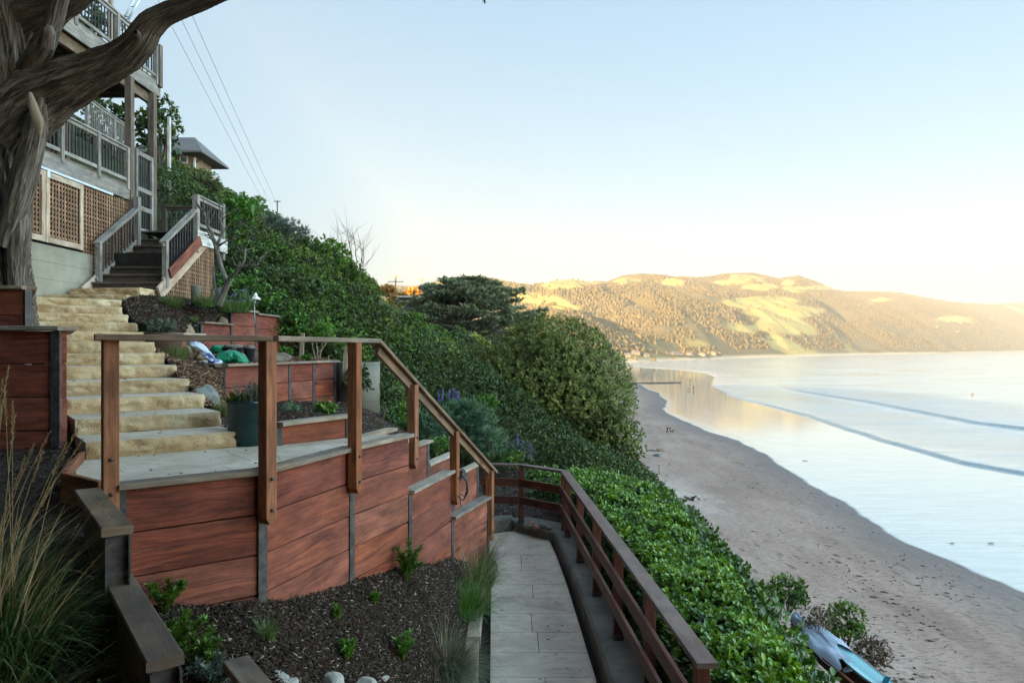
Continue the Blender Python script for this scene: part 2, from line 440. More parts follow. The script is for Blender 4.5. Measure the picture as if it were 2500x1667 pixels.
def leafm(name, cols, rough=.45, trans=.25, spec=.4, warm=None):
    t = NT(name, rough, spec)
    r = t.attr('rnd')
    k = len(cols) - 1
    col = t.ramp(r, [(i / k, c) for i, c in enumerate(cols)])
    v = t.ramp(t.noise(t.obj(), 1.4, 3), [(.3, .8), (.7, 1.2)])
    col = t.mix(1.0, col, v, 'MULTIPLY')
    t.out(col)
    tr = t.n('BsdfTranslucent'); t.set(tr.inputs[0], t.hsv(col, .485, 1.1, 1.3))
    mx = t.n('MixShader'); mx.inputs[0].default_value = trans
    t.t.links.new(t.b.outputs[0], mx.inputs[1]); t.t.links.new(tr.outputs[0], mx.inputs[2])
    t.t.links.new(mx.outputs[0], t.t.nodes['Material Output'].inputs[0])
    return t.m
M['l_hedge'] = leafm('glossy_hedge_leaf', [(0.032, 0.075, 0.012), (0.064, 0.137, 0.017), (0.138, 0.259, 0.024), (0.294, 0.437, 0.045)], .38, .22, .5)
M['l_olive'] = leafm('olive_leaf', [(0.051, 0.077, 0.011), (0.094, 0.134, 0.020), (0.171, 0.224, 0.037), (0.290, 0.327, 0.069)], .5, .2)
M['l_dome'] = leafm('grey_olive_leaf', [(.064, .080, .016), (.110, .135, .024), (.195, .225, .042), (.32, .34, .10)], .5, .2)
M['l_dark'] = leafm('dark_leaf', [(0.022, 0.039, 0.008), (0.040, 0.070, 0.013), (0.077, 0.119, 0.021), (0.156, 0.201, 0.043)], .5, .15)
M['l_green'] = leafm('mid_green_leaf', [(0.032, 0.065, 0.010), (0.063, 0.128, 0.016), (0.125, 0.229, 0.026), (0.233, 0.375, 0.040)], .5, .22)
M['l_bright'] = leafm('bright_leaf', [(0.037, 0.095, 0.015), (0.074, 0.179, 0.023), (0.126, 0.284, 0.037), (0.210, 0.389, 0.063)], .45, .28)
M['l_silver'] = leafm('silver_green_leaf', [(0.063, 0.089, 0.058), (0.116, 0.152, 0.105), (0.200, 0.242, 0.179), (0.315, 0.357, 0.284)], .65, .15)
M['l_blue'] = leafm('blue_green_needle', [(0.053, 0.104, 0.062), (0.104, 0.189, 0.105), (0.187, 0.312, 0.167), (0.333, 0.471, 0.246)], .6, .2)
M['l_cyp'] = leafm('cypress_needle', [(0.042, 0.056, 0.024), (0.087, 0.104, 0.041), (0.154, 0.167, 0.061), (0.250, 0.239, 0.095)], .6, .15)
M['l_cypfar'] = leafm('hazed_cypress_needle', [(.10, .12, .06), (.17, .195, .095), (.27, .29, .15), (.38, .37, .21)], .6, .2)  # needle colour paled to paint in the haze of distance
M['l_grass'] = leafm('meadow_grass_blade', [(0.033, 0.077, 0.017), (0.066, 0.143, 0.033), (0.121, 0.209, 0.055), (0.220, 0.297, 0.099)], .5, .25)
M['l_deep'] = leafm('dark_green_blade', [(0.016, 0.035, 0.008), (0.041, 0.075, 0.017), (0.074, 0.120, 0.032), (0.149, 0.180, 0.063)], .4, .2)
M['l_straw'] = leafm('straw_blade', [(0.160, 0.100, 0.040), (0.300, 0.200, 0.090), (0.420, 0.310, 0.160), (0.550, 0.450, 0.270)], .6, .25)
M['l_greygrass'] = leafm('grey_green_blade', [(0.030, 0.045, 0.022), (0.060, 0.085, 0.045), (0.110, 0.135, 0.080), (0.200, 0.210, 0.140)], .55, .2)
M['l_purple'] = leafm('purple_flower', [(0.160, 0.120, 0.360), (0.250, 0.200, 0.500), (0.360, 0.300, 0.600)], .6, .3)
M['l_dry'] = leafm('dry_twig_leaf', [(0.090, 0.060, 0.040), (0.160, 0.110, 0.070), (0.250, 0.190, 0.130)], .7, .1)
M['l_orange'] = leafm('sunlit_orange_leaf', [(0.300, 0.140, 0.030), (0.450, 0.240, 0.050), (0.600, 0.380, 0.100)], .6, .25)  # evening sunlight painted into the leaf colour

# ------------------------------------------------------------------ foliage builders (numpy)
def unit(a): return a / np.maximum(np.linalg.norm(a, axis=1, keepdims=True), 1e-9)
def leaf_arrays(C, D, U, L, W, fold=.12, wide=.5):
    """two-triangle-pair folded leaves: C base, D direction, U upper normal, L length, W width"""
    n = len(C); S = unit(np.cross(D, U)); U = np.cross(S, D)
    L = np.broadcast_to(np.asarray(L, float), (n,))[:, None]; W = np.broadcast_to(np.asarray(W, float), (n,))[:, None]
    a = C; m = C + D * L * wide; tip = C + D * L - U * L * .08
    lft = m + S * W * .5 + U * W * fold; rgt = m - S * W * .5 + U * W * fold
    V = np.stack([a, rgt, tip, lft], 1).reshape(-1, 3)
    i = np.arange(n)[:, None] * 4
    T = np.concatenate([i + [0, 1, 2], i + [0, 2, 3]], 0)
    return V, T
def perp(D, g):
    A = g.normal(size=D.shape); A -= (A * D).sum(1, keepdims=True) * D
    return unit(A)
def shoots_to_leaves(S, SD, k, L, W, g, spread=(.35, 1.15), stem=.06, tone=None, tj=.18):
    n = len(S)
    S2 = np.repeat(S, k, 0); D2 = np.repeat(SD, k, 0)
    a = g.uniform(*spread, size=n * k)[:, None]
    pr = perp(D2, g)
    D = unit(D2 * np.cos(a) + pr * np.sin(a))
    C = S2 + D2 * (g.random(n * k)[:, None] - .7) * stem
    U = unit(D2 * 1.0 + g.normal(size=D.shape) * .25 + np.array([0, 0, .25]))
    LL = L * g.uniform(.65, 1.15, n * k)
    V, T = leaf_arrays(C, D, U, LL, LL * W / L)
    tone = g.random(n) * .6 if tone is None else tone
    r = np.clip(np.repeat(tone, k) + g.normal(size=n * k) * tj, 0, 1)
    return V, T, np.repeat(r, 4)
def merge(parts):
    V = []; T = []; r = []; o = 0
    for v, t, q in parts:
        V.append(v); T.append(t + o); r.append(q); o += len(v)
    return np.concatenate(V), np.concatenate(T), np.concatenate(r)

def crown_points(g, n, rad, lumps, lumpamp, zmin=-.6, depth=.12):
    big = lumps > 60
    """points on a lumpy ellipsoid surface with outward directions"""
    d = unit(g.normal(size=(int(n * 1.6) + 8, 3))); d = d[d[:, 2] > zmin][:n]
    c = unit(g.normal(size=(lumps, 3))); c[:, 2] = np.abs(c[:, 2]) * .8 + c[:, 2] * .2; c = unit(c)
    lr = g.uniform(.13, .30, lumps) if big else g.uniform(.22, .50, lumps)
    ang = np.arccos(np.clip(d @ c.T, -1, 1))
    bump = np.clip(1 - (ang / lr) ** 2, 0, None)
    h = bump.max(1); h = np.sqrt(h)
    r = 1 - lumpamp + lumpamp * h - np.abs(g.normal(size=len(d))) * depth
    rad = np.asarray(rad)
    p = d * r[:, None] * rad
    # outward dir mixes lump direction
    cc = c[bump.argmax(1)]
    nd = unit(d + (d - cc) * .9 + np.array([0, 0, .25]) + g.normal(size=d.shape) * .22)
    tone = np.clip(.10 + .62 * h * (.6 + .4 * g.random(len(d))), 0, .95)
    return p, nd, tone, d

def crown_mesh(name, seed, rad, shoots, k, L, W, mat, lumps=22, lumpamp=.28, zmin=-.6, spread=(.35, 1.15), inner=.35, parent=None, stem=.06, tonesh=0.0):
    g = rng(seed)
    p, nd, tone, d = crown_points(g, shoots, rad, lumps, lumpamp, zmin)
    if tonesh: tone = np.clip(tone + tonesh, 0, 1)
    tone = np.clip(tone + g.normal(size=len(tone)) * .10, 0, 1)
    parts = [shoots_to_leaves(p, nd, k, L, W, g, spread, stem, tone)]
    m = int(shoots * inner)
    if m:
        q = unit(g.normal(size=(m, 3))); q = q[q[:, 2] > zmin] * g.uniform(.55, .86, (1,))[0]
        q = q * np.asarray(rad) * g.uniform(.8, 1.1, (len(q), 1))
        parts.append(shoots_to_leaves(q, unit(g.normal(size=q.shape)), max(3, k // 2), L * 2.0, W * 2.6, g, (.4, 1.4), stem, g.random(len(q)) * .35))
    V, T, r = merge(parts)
    return np_mesh(name, V, [T], r, mats=[mat], parent=parent)

def stems(name, parent, rad, g, mat, n=7, base=(0, 0, -1.0), r0=.05):
    mb = MB(int(g.integers(1e6)))
    b = Vector(base)
    for i in range(n):
        a = g.uniform(0, 2 * math.pi); e = Vector((rad[0] * .7 * math.cos(a) * g.uniform(.3, 1), rad[1] * .7 * math.sin(a) * g.uniform(.3, 1), rad[2] * g.uniform(.2, .7)))
        m = b.lerp(e, .5) + Vector(g.normal(size=3) * .12 * rad[0])
        mb.tube([b + Vector((math.cos(a), math.sin(a), 0)) * r0, m, e], [r0, r0 * .7, r0 * .25], 6)
    return mb.build(name, mat, parent)

def shrub(name, label, cat, loc, rad, seed, mat, shoots=900, k=8, L=.06, W=.025, group=None, lumps=18, lumpamp=.28, zmin=-.5, spread=(.35, 1.15), inner=.4, stemw=.06, bark='bark2', tonesh=0.0, rz=0):
    base = Vector(loc) - Vector((0, 0, rad[2] * .85))
    t = thing(name, label, cat, base, rz, group)
    o = crown_mesh('foliage', seed, rad, shoots, k, L, W, M[mat], lumps, lumpamp, zmin, spread, inner, t, stemw, tonesh)
    o.location = (0, 0, rad[2] * .85)
    s = stems('stem', t, rad, rng(seed + 1), M[bark], 7, (0, 0, -rad[2] * .9), max(.012, rad[0] * .03))
    s.location = (0, 0, rad[2] * .85)
    return t

def blades(g, base, az, L, bend, w, segs=5, lean=None, tone=None):
    """curved grass blades. base (n,3), az heading, L length, bend radians, w width"""
    n = len(base); L = np.broadcast_to(L, (n,)); bend = np.broadcast_to(bend, (n,)); lean = g.uniform(.02, .35, n) if lean is None else lean
    h = np.stack([np.cos(az), np.sin(az), np.zeros(n)], 1); side = np.stack([-np.sin(az), np.cos(az), np.zeros(n)], 1)
    tw = g.uniform(-.5, .5, n)[:, None]; side = unit(side + h * tw)
    p = base.copy(); rows = []
    for i in range(segs + 1):
        ww = w * (1 - (i / segs) ** 1.6) + .0004
        ww = np.broadcast_to(ww, (n,))[:, None]
        rows.append(p - side * ww / 2); rows.append(p + side * ww / 2)
        a = lean + bend * (i / segs) ** 1.3
        p = p + (h * np.sin(a)[:, None] + np.array([0, 0, 1.0]) * np.cos(a)[:, None]) * (L / segs)[:, None]
    V = np.stack(rows, 1).reshape(-1, 3); m = 2 * (segs + 1)
    i = np.arange(n)[:, None] * m; T = []
    for s_ in range(segs):
        a = 2 * s_
        T.append(i + [a, a + 1, a + 3]); T.append(i + [a, a + 3, a + 2])
    r = np.repeat(g.random(n) if tone is None else tone, m)
    return V, np.concatenate(T), r

def grass_tuft(name, label, cat, loc, rad, n, L, mat, seed, bend=1.1, w=.004, group=None, lean=None, segs=5, mat2=None, n2=0, L2=None):
    t = thing(name, label, cat, loc, 0, group)
    g = rng(seed)
    a = g.uniform(0, 2 * math.pi, n); rr = rad * np.sqrt(g.random(n))
    base = np.stack([rr * np.cos(a), rr * np.sin(a), np.zeros(n) - .01], 1)
    V, T, r = blades(g, base, a + g.normal(size=n) * .5, L * g.uniform(.5, 1.1, n), bend * g.uniform(.4, 1.3, n), w, segs, g.uniform(.02, lean or .5, n))
    np_mesh('blades', V, [T], r, mats=[M[mat]], parent=t)
    if n2:
        a = g.uniform(0, 2 * math.pi, n2); rr = rad * .7 * np.sqrt(g.random(n2))
        base = np.stack([rr * np.cos(a), rr * np.sin(a), np.zeros(n2) - .01], 1)
        V, T, r = blades(g, base, a + g.normal(size=n2) * .6, (L2 or L * 1.3) * g.uniform(.6, 1.1, n2), bend * .8 * g.uniform(.2, 1.3, n2), w * .8, segs, g.uniform(.02, .6, n2))
        np_mesh('dry_stalks', V, [T], r, mats=[M[mat2]], parent=t)
    return t

def rock(name, label, loc, size, seed, mat, rz=0, group=None, sub=4, rough=.22, cut=5, cat='rock'):
    import bmesh
    bm = bmesh.new(); bmesh.ops.create_icosphere(bm, subdivisions=sub, radius=1)
    g = random.Random(seed)
    planes = [(Vector((g.gauss(0, 1), g.gauss(0, 1), g.gauss(0, 1))).normalized(), g.uniform(.55, .85)) for _ in range(cut)]
    off = Vector((g.random() * 50, g.random() * 50, 0))
    for v in bm.verts:
        p = v.co.copy()
        for n, d in planes:
            e = p.dot(n) - d
            if e > 0: p -= n * e * .92
        p *= 1 + rough * (noise.fractal(p * 1.4 + off, 1, 2, 5)) * .55
        v.co = Vector((p.x * size[0], p.y * size[1], p.z * size[2]))
    me = bpy.data.meshes.new(name); bm.to_mesh(me); bm.free()
    me.materials.append(M[mat])
    me.polygons.foreach_set('use_smooth', [cut < 3] * len(me.polygons))
    o = link(bpy.data.objects.new(name, me)); o.location = Vector(loc) + Vector((0, 0, size[2] * .6)); o.rotation_euler = (0, 0, rz)
    return tag(o, label, cat, group)
# ------------------------------------------------------------------ numpy noise
def _h(ix, iy, s):
    h = (ix.astype(np.int64) * 374761393 + iy.astype(np.int64) * 668265263 + s * 1442695041) & 0xffffffff
    h = ((h ^ (h >> 13)) * 1274126177) & 0xffffffff
    return ((h ^ (h >> 16)) & 0xffff) / 65535.0
def vnoise(x, y, s=0):
    x = np.asarray(x, float); y = np.asarray(y, float)
    ix = np.floor(x); iy = np.floor(y); fx = x - ix; fy = y - iy
    fx = fx * fx * (3 - 2 * fx); fy = fy * fy * (3 - 2 * fy)
    a = _h(ix, iy, s); b = _h(ix + 1, iy, s); c = _h(ix, iy + 1, s); d = _h(ix + 1, iy + 1, s)
    return (a + (b - a) * fx) * (1 - fy) + (c + (d - c) * fx) * fy
def fbm(x, y, s=0, o=4, r=.5):
    t = 0; a = 1; n = 0
    for k in range(o):
        t = t + a * vnoise(x * 2 ** k, y * 2 ** k, s + k * 17); n += a; a *= r
    return t / n
def sstep(x, a, b):
    t = np.clip((x - a) / (b - a), 0, 1); return t * t * (3 - 2 * t)
def grid_faces(nr, nc):
    i = np.arange(nr - 1)[:, None] * nc + np.arange(nc - 1)[None, :]
    i = i.reshape(-1, 1)
    return i + [0, 1, nc + 1, nc]

def seg_dist(x, y, line):
    """signed distance to a polyline, positive on the right of its direction"""
    L = np.asarray(line, float); best = np.full(x.shape, 1e18); sg = np.ones(x.shape)
    for a, b in zip(L[:-1], L[1:]):
        d = b - a; l2 = (d * d).sum()
        t = np.clip(((x - a[0]) * d[0] + (y - a[1]) * d[1]) / l2, 0, 1)
        qx = x - a[0] - t * d[0]; qy = y - a[1] - t * d[1]; q = qx * qx + qy * qy
        cr = d[0] * (y - a[1]) - d[1] * (x - a[0])
        m = q < best; best = np.where(m, q, best); sg = np.where(m, np.where(cr < 0, 1.0, -1.0), sg)
    return np.sqrt(best) * sg

# ------------------------------------------------------------------ hillside (one sheet of terrain, camera stands over it)
def hill_z(x, y):
    x = np.asarray(x, float); y = np.asarray(y, float)
    xe = 3.0 + .035 * np.clip(y - 12, 0, 200) + .05 * np.clip(y - 212, 0, 600)
    ze = -4.0 - 2.0 * sstep(y, 30, 150)
    k = .62 - .32 * sstep(y, 26, 90)
    left = ze + k * (xe - x)
    near = np.interp(x, [-60, -16, -12, -9, -6, -3, -.5, 3], [36, 8, 3.0, .6, -.45, -2.2, -4.3, -4.2])
    w = sstep(y, 14.0, 19.5)
    z = near * (1 - w) + left * w
    cap = 34 - 20 * sstep(y, 330, 560) - 7 * np.exp(-((y + 42) / 8) ** 2)  # unseen crest lowered far off and notched to let sunlight through
    z = np.where(z > cap - 6, cap - 6 + 6 * (1 - np.exp(-(z - cap + 6) / 6)), z)
    d = np.clip(x - xe, 0, None)
    z = np.where(x > xe, ze * 1.0 + (1 - w) * (-.2 + .0) - .85 * d - .035 * d * d, z)
    z = z + (fbm(x * .12, y * .12, 5) - .5) * 1.2 * sstep(y, 15, 30) + (fbm(x * .5, y * .5, 9) - .5) * .3 * sstep(y, 14, 20)
    return np.maximum(z, BEACH - 1.6)

def build_hillside():
    xs = np.concatenate([np.linspace(-320, -70, 26), np.linspace(-66, -16, 50), np.linspace(-15.5, 16, 90), np.linspace(17, 90, 50)])
    ys = np.concatenate([np.linspace(-320, -20, 40), np.linspace(-18, 60, 160), np.linspace(61.5, 200, 80), np.linspace(206, 1200, 90)])
    Xg, Yg = np.meshgrid(xs, ys)
    Z = hill_z(Xg, Yg)
    V = np.stack([Xg, Yg, Z], -1).reshape(-1, 3)
    t = NT('hillside_earth', .95, .1)
    n = t.noise(t.obj(), .5, 6, .6)
    m = t.out(t.ramp(n, [(.35, (.025, .028, .014)), (.6, (.05, .052, .025)), (.75, (.075, .055, .035))]), None, t.bump(n, .6, .3))
    o = np_mesh('hillside', V, [grid_faces(len(ys), len(xs))], mats=[m], smooth=True)
    tag(o, kind='structure')
build_hillside()

# ------------------------------------------------------------------ beach and sea
def GW(px, py): p = G(px, py, BEACH); return (p.x, p.y)
WET = [GW(*q) for q in [(1440, 905), (1566, 939), (1624, 976), (1632, 990), (1630, 1006), (1676, 1032), (1737, 1056), (1798, 1074), (1850, 1093), (1896, 1112), (1912, 1131),
       (1961, 1168), (2022, 1205), (2078, 1238), (2148, 1280), (2218, 1322), (2312, 1369), (2382, 1407), (2500, 1453), (2700, 1545), (3200, 1760), (4200, 2300)]]
SWASH = [GW(*q) for q in [(1430, 893), (1560, 897), (1660, 903), (1720, 910), (1748, 920), (1738, 942), (1774, 963), (1868, 990), (1961, 1014), (2055, 1047), (2148, 1079), (2242, 1105),
         (2335, 1131), (2429, 1149), (2500, 1161), (2800, 1232), (3400, 1400), (5000, 1800)]]
SWELL = [GW(*q) for q in [(1868, 925), (1900, 942), (1938, 955), (2008, 967), (2101, 981), (2195, 1000), (2289, 1018), (2382, 1036), (2500, 1050), (2800, 1095), (3600, 1220)]]
def beach_sheet():
    ys = np.geomspace(7, 3400, 470); a = np.concatenate([np.linspace(-.15, .95, 330), np.linspace(.97, 2.6, 60)])
    A, Y = np.meshgrid(a, ys); X = A * Y
    d = -seg_dist(X, Y, WET)
    Z = BEACH + (fbm(X * .35, Y * .35, 3) - .5) * .10 * sstep(-d, 1, 6) + np.clip(-d, 0, 40) * .012
    V = np.stack([X, Y, Z], -1).reshape(-1, 3)
    t = NT('beach_sand', .9, .25)
    v = t.obj(); dd = t.attr('wet')
    n0 = t.noise(t.obj(.030, .022, 1), 1.0, 5, .6)
    n1 = t.noise(t.obj(.30, .09, 1), 1.0, 6, .65)
    n2 = t.noise(v, 1.9, 5, .7)
    fp = t.vor(t.obj(1.0, .45, 1), .8)
    spots = t.math('MULTIPLY', t.ramp(fp, [(.10, 1), (.26, 0)]), t.ramp(t.noise(t.obj(.08, .05, 1), 1.0, 3), [(.42, 0), (.62, 1)]))
    dry = t.ramp(n1, [(.3, (.25, .165, .125)), (.5, (.345, .235, .185)), (.7, (.43, .31, .25))])
    dj = t.math('ADD', dd, t.mr(n0, .3, .7, -9, 9))
    pale = t.mr(dj, -26, -14, 1, 0, 'SMOOTHSTEP')
    dry = t.mix(t.math('MULTIPLY', pale, .75), dry, (.60, .50, .43))
    dry = t.mix(t.math('MULTIPLY', t.ramp(n2, [(.55, 0), (.72, 1)]), .35), dry, (.17, .12, .10))
    dry = t.mix(t.math('MULTIPLY', spots, .6), dry, (.13, .095, .08))
    n5 = t.noise(t.obj(1.1, 2.6, 1), 1.6, 6, .75)
    dry = t.mix(t.math('MULTIPLY', t.ramp(n5, [(.50, 0), (.60, 1)]), .7), dry, (.15, .105, .085))
    dry = t.mix(t.math('MULTIPLY', t.ramp(t.noise(t.obj(.05, .16, 1), 1.0, 5, .7), [(.5, 0), (.72, 1)]), .35), dry, (.20, .15, .13))
    dj2 = t.math('ADD', dd, t.mr(n0, .3, .7, -1.6, 1.6))
    damp = t.mr(dj2, -7.5, -.5, 0, 1, 'SMOOTHSTEP')
    col = t.mix(t.math('MULTIPLY', damp, .8), dry, (.17, .14, .13))
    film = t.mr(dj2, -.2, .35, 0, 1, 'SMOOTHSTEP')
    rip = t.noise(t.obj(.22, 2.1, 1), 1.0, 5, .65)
    col = t.mix(film, col, t.mix(t.ramp(rip, [(.40, 0), (.62, 1)]), (.60, .66, .66), (.76, .78, .76)))  # whitish film colour stands in for the bright sky reflection
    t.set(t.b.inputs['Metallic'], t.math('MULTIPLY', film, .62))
    rough = t.mr(t.mr(dj2, -.2, 4.0, 0, 1), 0, 1, .16, .05)
    rough = t.mix(film, (.85, .85, .85), rough)
    rough = t.math('ADD', rough, t.math('MULTIPLY', t.ramp(t.noise(t.obj(.5, .12, 1), 1.0, 4), [(.5, 0), (.7, 1)]), .06))
    bh = t.mix(film, t.math('SUBTRACT', t.math('ADD', t.math('MULTIPLY', n2, .8), n1), t.math('MULTIPLY', spots, .9)), rip)
    bs = t.mr(film, 0, 1, .7, .030)
    bn = t.n('Bump', None, Height=bh, Distance=.12); t.set(bn.inputs['Strength'], bs)
    m = t.out(col, rough, bn.outputs[0])
    o = np_mesh('beach', V, [grid_faces(len(ys), len(a))], mats=[m], smooth=True, attrs={'wet': d.ravel()})
    tag(o, kind='structure')
beach_sheet()
def sea_sheet():
    ys = np.concatenate([np.geomspace(38, 420, 420), np.geomspace(424, 5200, 130)]); a = np.concatenate([np.linspace(.05, .95, 420), np.linspace(.96, 2.2, 60)])
    A, Y = np.meshgrid(a, ys); X = A * Y
    d = seg_dist(X, Y, SWASH); e = seg_dist(X, Y, SWELL)
    # the polylines run towards the viewer's right, the sea lies on their left (far) side
    d = -d; e = -e
    jig = (fbm(X * .05, Y * .05, 21) - .5) * 3.0
    d = d + jig; e = e + jig * .6
    ht = .34 * sstep(d, 0, 1.2) * np.exp(-np.clip(d - 1.2, 0, None) / 16)
    amp = sstep(A, .355, .42)
    ht2 = .50 * amp * np.where(e > 0, sstep(e, 0, 1.6) * np.exp(-np.clip(e - 1.6, 0, None) / 22), 0)
    rip = (fbm(X * .05 + Y * .11, Y * .25, 31) - .5) * .10 * sstep(d, 3, 30)
    Z = BEACH + .03 + ht + ht2 + rip - .5 * sstep(-d, 0, 3)
    V = np.stack([X, Y, Z], -1).reshape(-1, 3)
    t = NT('sea_water', .16, .8)
    n1 = t.noise(t.obj(.10, .55, 1), 1.0, 5, .6); n2 = t.noise(t.obj(.5, 2.2, 1), 1.0, 4, .6); n3 = t.noise(t.obj(.02, .05, 1), 1.0, 4, .6)
    band = t.attr('band'); foam = t.attr('foam')
    col = t.mix(t.ramp(n3, [(.35, 0), (.7, 1)]), (.44, .54, .58), (.60, .67, .68))
    col = t.mix(t.math('MULTIPLY', band, .85), col, (.36, .53, .66))
    fm = t.math('MULTIPLY', foam, t.ramp(t.noise(t.obj(.25, .6, 1), 1.0, 5, .7), [(.38, 0), (.5, 1)]))
    t.set(t.b.inputs['Specular IOR Level'], .8)
    col = t.mix(t.math('MULTIPLY', fm, .95), col, (.85, .85, .83))
    str_ = t.ramp(t.noise(t.obj(.03, .16, 1), 1.0, 6, .7, .6), [(.47, 0), (.62, 1)])
    col = t.mix(t.math('MULTIPLY', str_, .55), col, (.34, .47, .55))
    wh = t.ramp(t.noise(t.obj(.05, .30, 1), 1.0, 6, .75, .8), [(.60, 0), (.66, 1)])
    col = t.mix(t.math('MULTIPLY', wh, .8), col, (.92, .92, .90))
    front = t.attr('front')
    col = t.mix(t.math('MULTIPLY', front, .75), col, (.16, .21, .22))
    t.set(t.b.inputs['Metallic'], t.mr(band, 0, 1, .58, .42))
    m = t.out(col, t.mr(n3, .3, .7, .13, .24), t.bump(t.math('ADD', t.math('MULTIPLY', n1, 1.0), t.math('MULTIPLY', n2, .3)), .5, .22))
    band = amp * sstep(e, 1, 3) * np.exp(-np.clip(e - 3, 0, None) / 22)
    foam = sstep(d, -1, 1) * np.exp(-np.clip(d, 0, None) / 9) + .8 * np.exp(-((e + 2.5) / 2.2) ** 2) * amp
    front = np.exp(-((d - .5) / .8) ** 2) * sstep(A, .30, .40) + amp * np.exp(-((e - .7) / .9) ** 2) * .8
    o = np_mesh('sea', V, [grid_faces(len(ys), len(a))], mats=[m], smooth=True, attrs={'band': band.ravel(), 'foam': foam.ravel(), 'front': np.clip(front, 0, 1).ravel()})
    tag(o, kind='structure')
sea_sheet()
mbb = MB(1)
V = [(-400, -400, BEACH - 1.2), (9000, -400, BEACH - 1.2), (9000, 9000, BEACH - 1.2), (-400, 9000, BEACH - 1.2)]
o = np_mesh('ground', V, [np.array([[0, 1, 2, 3]])], mats=[M['dirt']]); tag(o, kind='structure')

# ------------------------------------------------------------------ far hills across the bay
RIDGE = [(500, 735), (800, 722), (900, 712), (960, 703), (1010, 703), (1080, 691), (1150, 684), (1180, 678), (1260, 695), (1300, 700), (1350, 686), (1400, 683), (1450, 689), (1480, 692),
         (1520, 677), (1560, 673), (1620, 673), (1700, 680), (1740, 676), (1780, 669), (1840, 669), (1900, 682), (1950, 674), (2000, 692), (2060, 712), (2150, 714), (2200, 716), (2250, 726),
         (2330, 739), (2420, 744), (2500, 739), (2700, 748), (3000, 770), (3600, 800)]
SHORE = [(500, 905), (1300, 893), (1500, 885), (1560, 883), (1800, 874.5), (2100, 866), (2500, 858.5), (3000, 857), (3600, 856)]
def hills_fn(px, v):
    rx, ry = zip(*RIDGE); sx, sy = zip(*SHORE)
    yr = np.interp(px, rx, ry); ysn = np.interp(px, sx, sy)
    Ys = 16.5 * F / (ysn - HOR); Yr = Ys + 1500
    Hh = (HOR - yr) / F * Yr
    Yv = Ys + (Yr - Ys) * v
    a = (px - 1250) / F
    X = a * Yv
    z = np.where(v <= 1, np.where(v < .06, 0.02 * v / .06, .02 + .98 * (np.clip(v - .06, 0, 1) / .94) ** .92), 1 - (v - 1) * .9)
    g = fbm(X * .0042 + Yv * .0012, Yv * .0016 - X * .0006, 77, 4)
    rid = 1 - np.abs(2 * g - 1)
    s = np.clip(v, 0, 1) * np.clip(1.0 - v, 0, 1) * 4
    Z = BEACH - .1 + 6 * sstep(v, 0, .03) + z * (Hh + 16.5 - 6) + (rid - .72) * 95 * s + (fbm(X * .012, Yv * .012, 12) - .5) * 16 * np.clip(s + .12 * (v > .9), 0, 1) * sstep(v, .05, .2)
    return X, Yv, Z
GRASS = [(1385, 694, 66, 13), (1525, 686, 40, 10), (1640, 690, 20, 9), (1760, 690, 45, 10), (1800, 684, 45, 13), (1850, 702, 40, 9), (1925, 690, 22, 10), (1945, 706, 30, 8), (2010, 703, 55, 7), (1325, 735, 60, 9), (1375, 752, 36, 7), (1270, 722, 40, 7),
         (1850, 738, 90, 16), (1900, 760, 90, 18), (1860, 800, 130, 22), (2020, 690, 24, 8), (1080, 700, 60, 6), (1200, 708, 40, 6), (2330, 780, 70, 8)]
def grass_mask(px, X, Y, Z):
    py = HOR - Z / Y * F
    wob = (fbm(X * .006, Y * .006, 41, 4) - .5) * 2.2
    m = np.zeros(np.shape(px))
    for gx, gy, rx, ry in GRASS:
        q = 1.15 - np.sqrt(((px - gx) / rx) ** 2 + ((py - gy) / ry) ** 2) + wob
        m = np.maximum(m, q * (1 if ry > 8 or True else 1))
    m = np.maximum(m, (fbm(X * .0035, Y * .0035, 55, 4) - .70) * 6)
    return sstep(m, .0, .35)
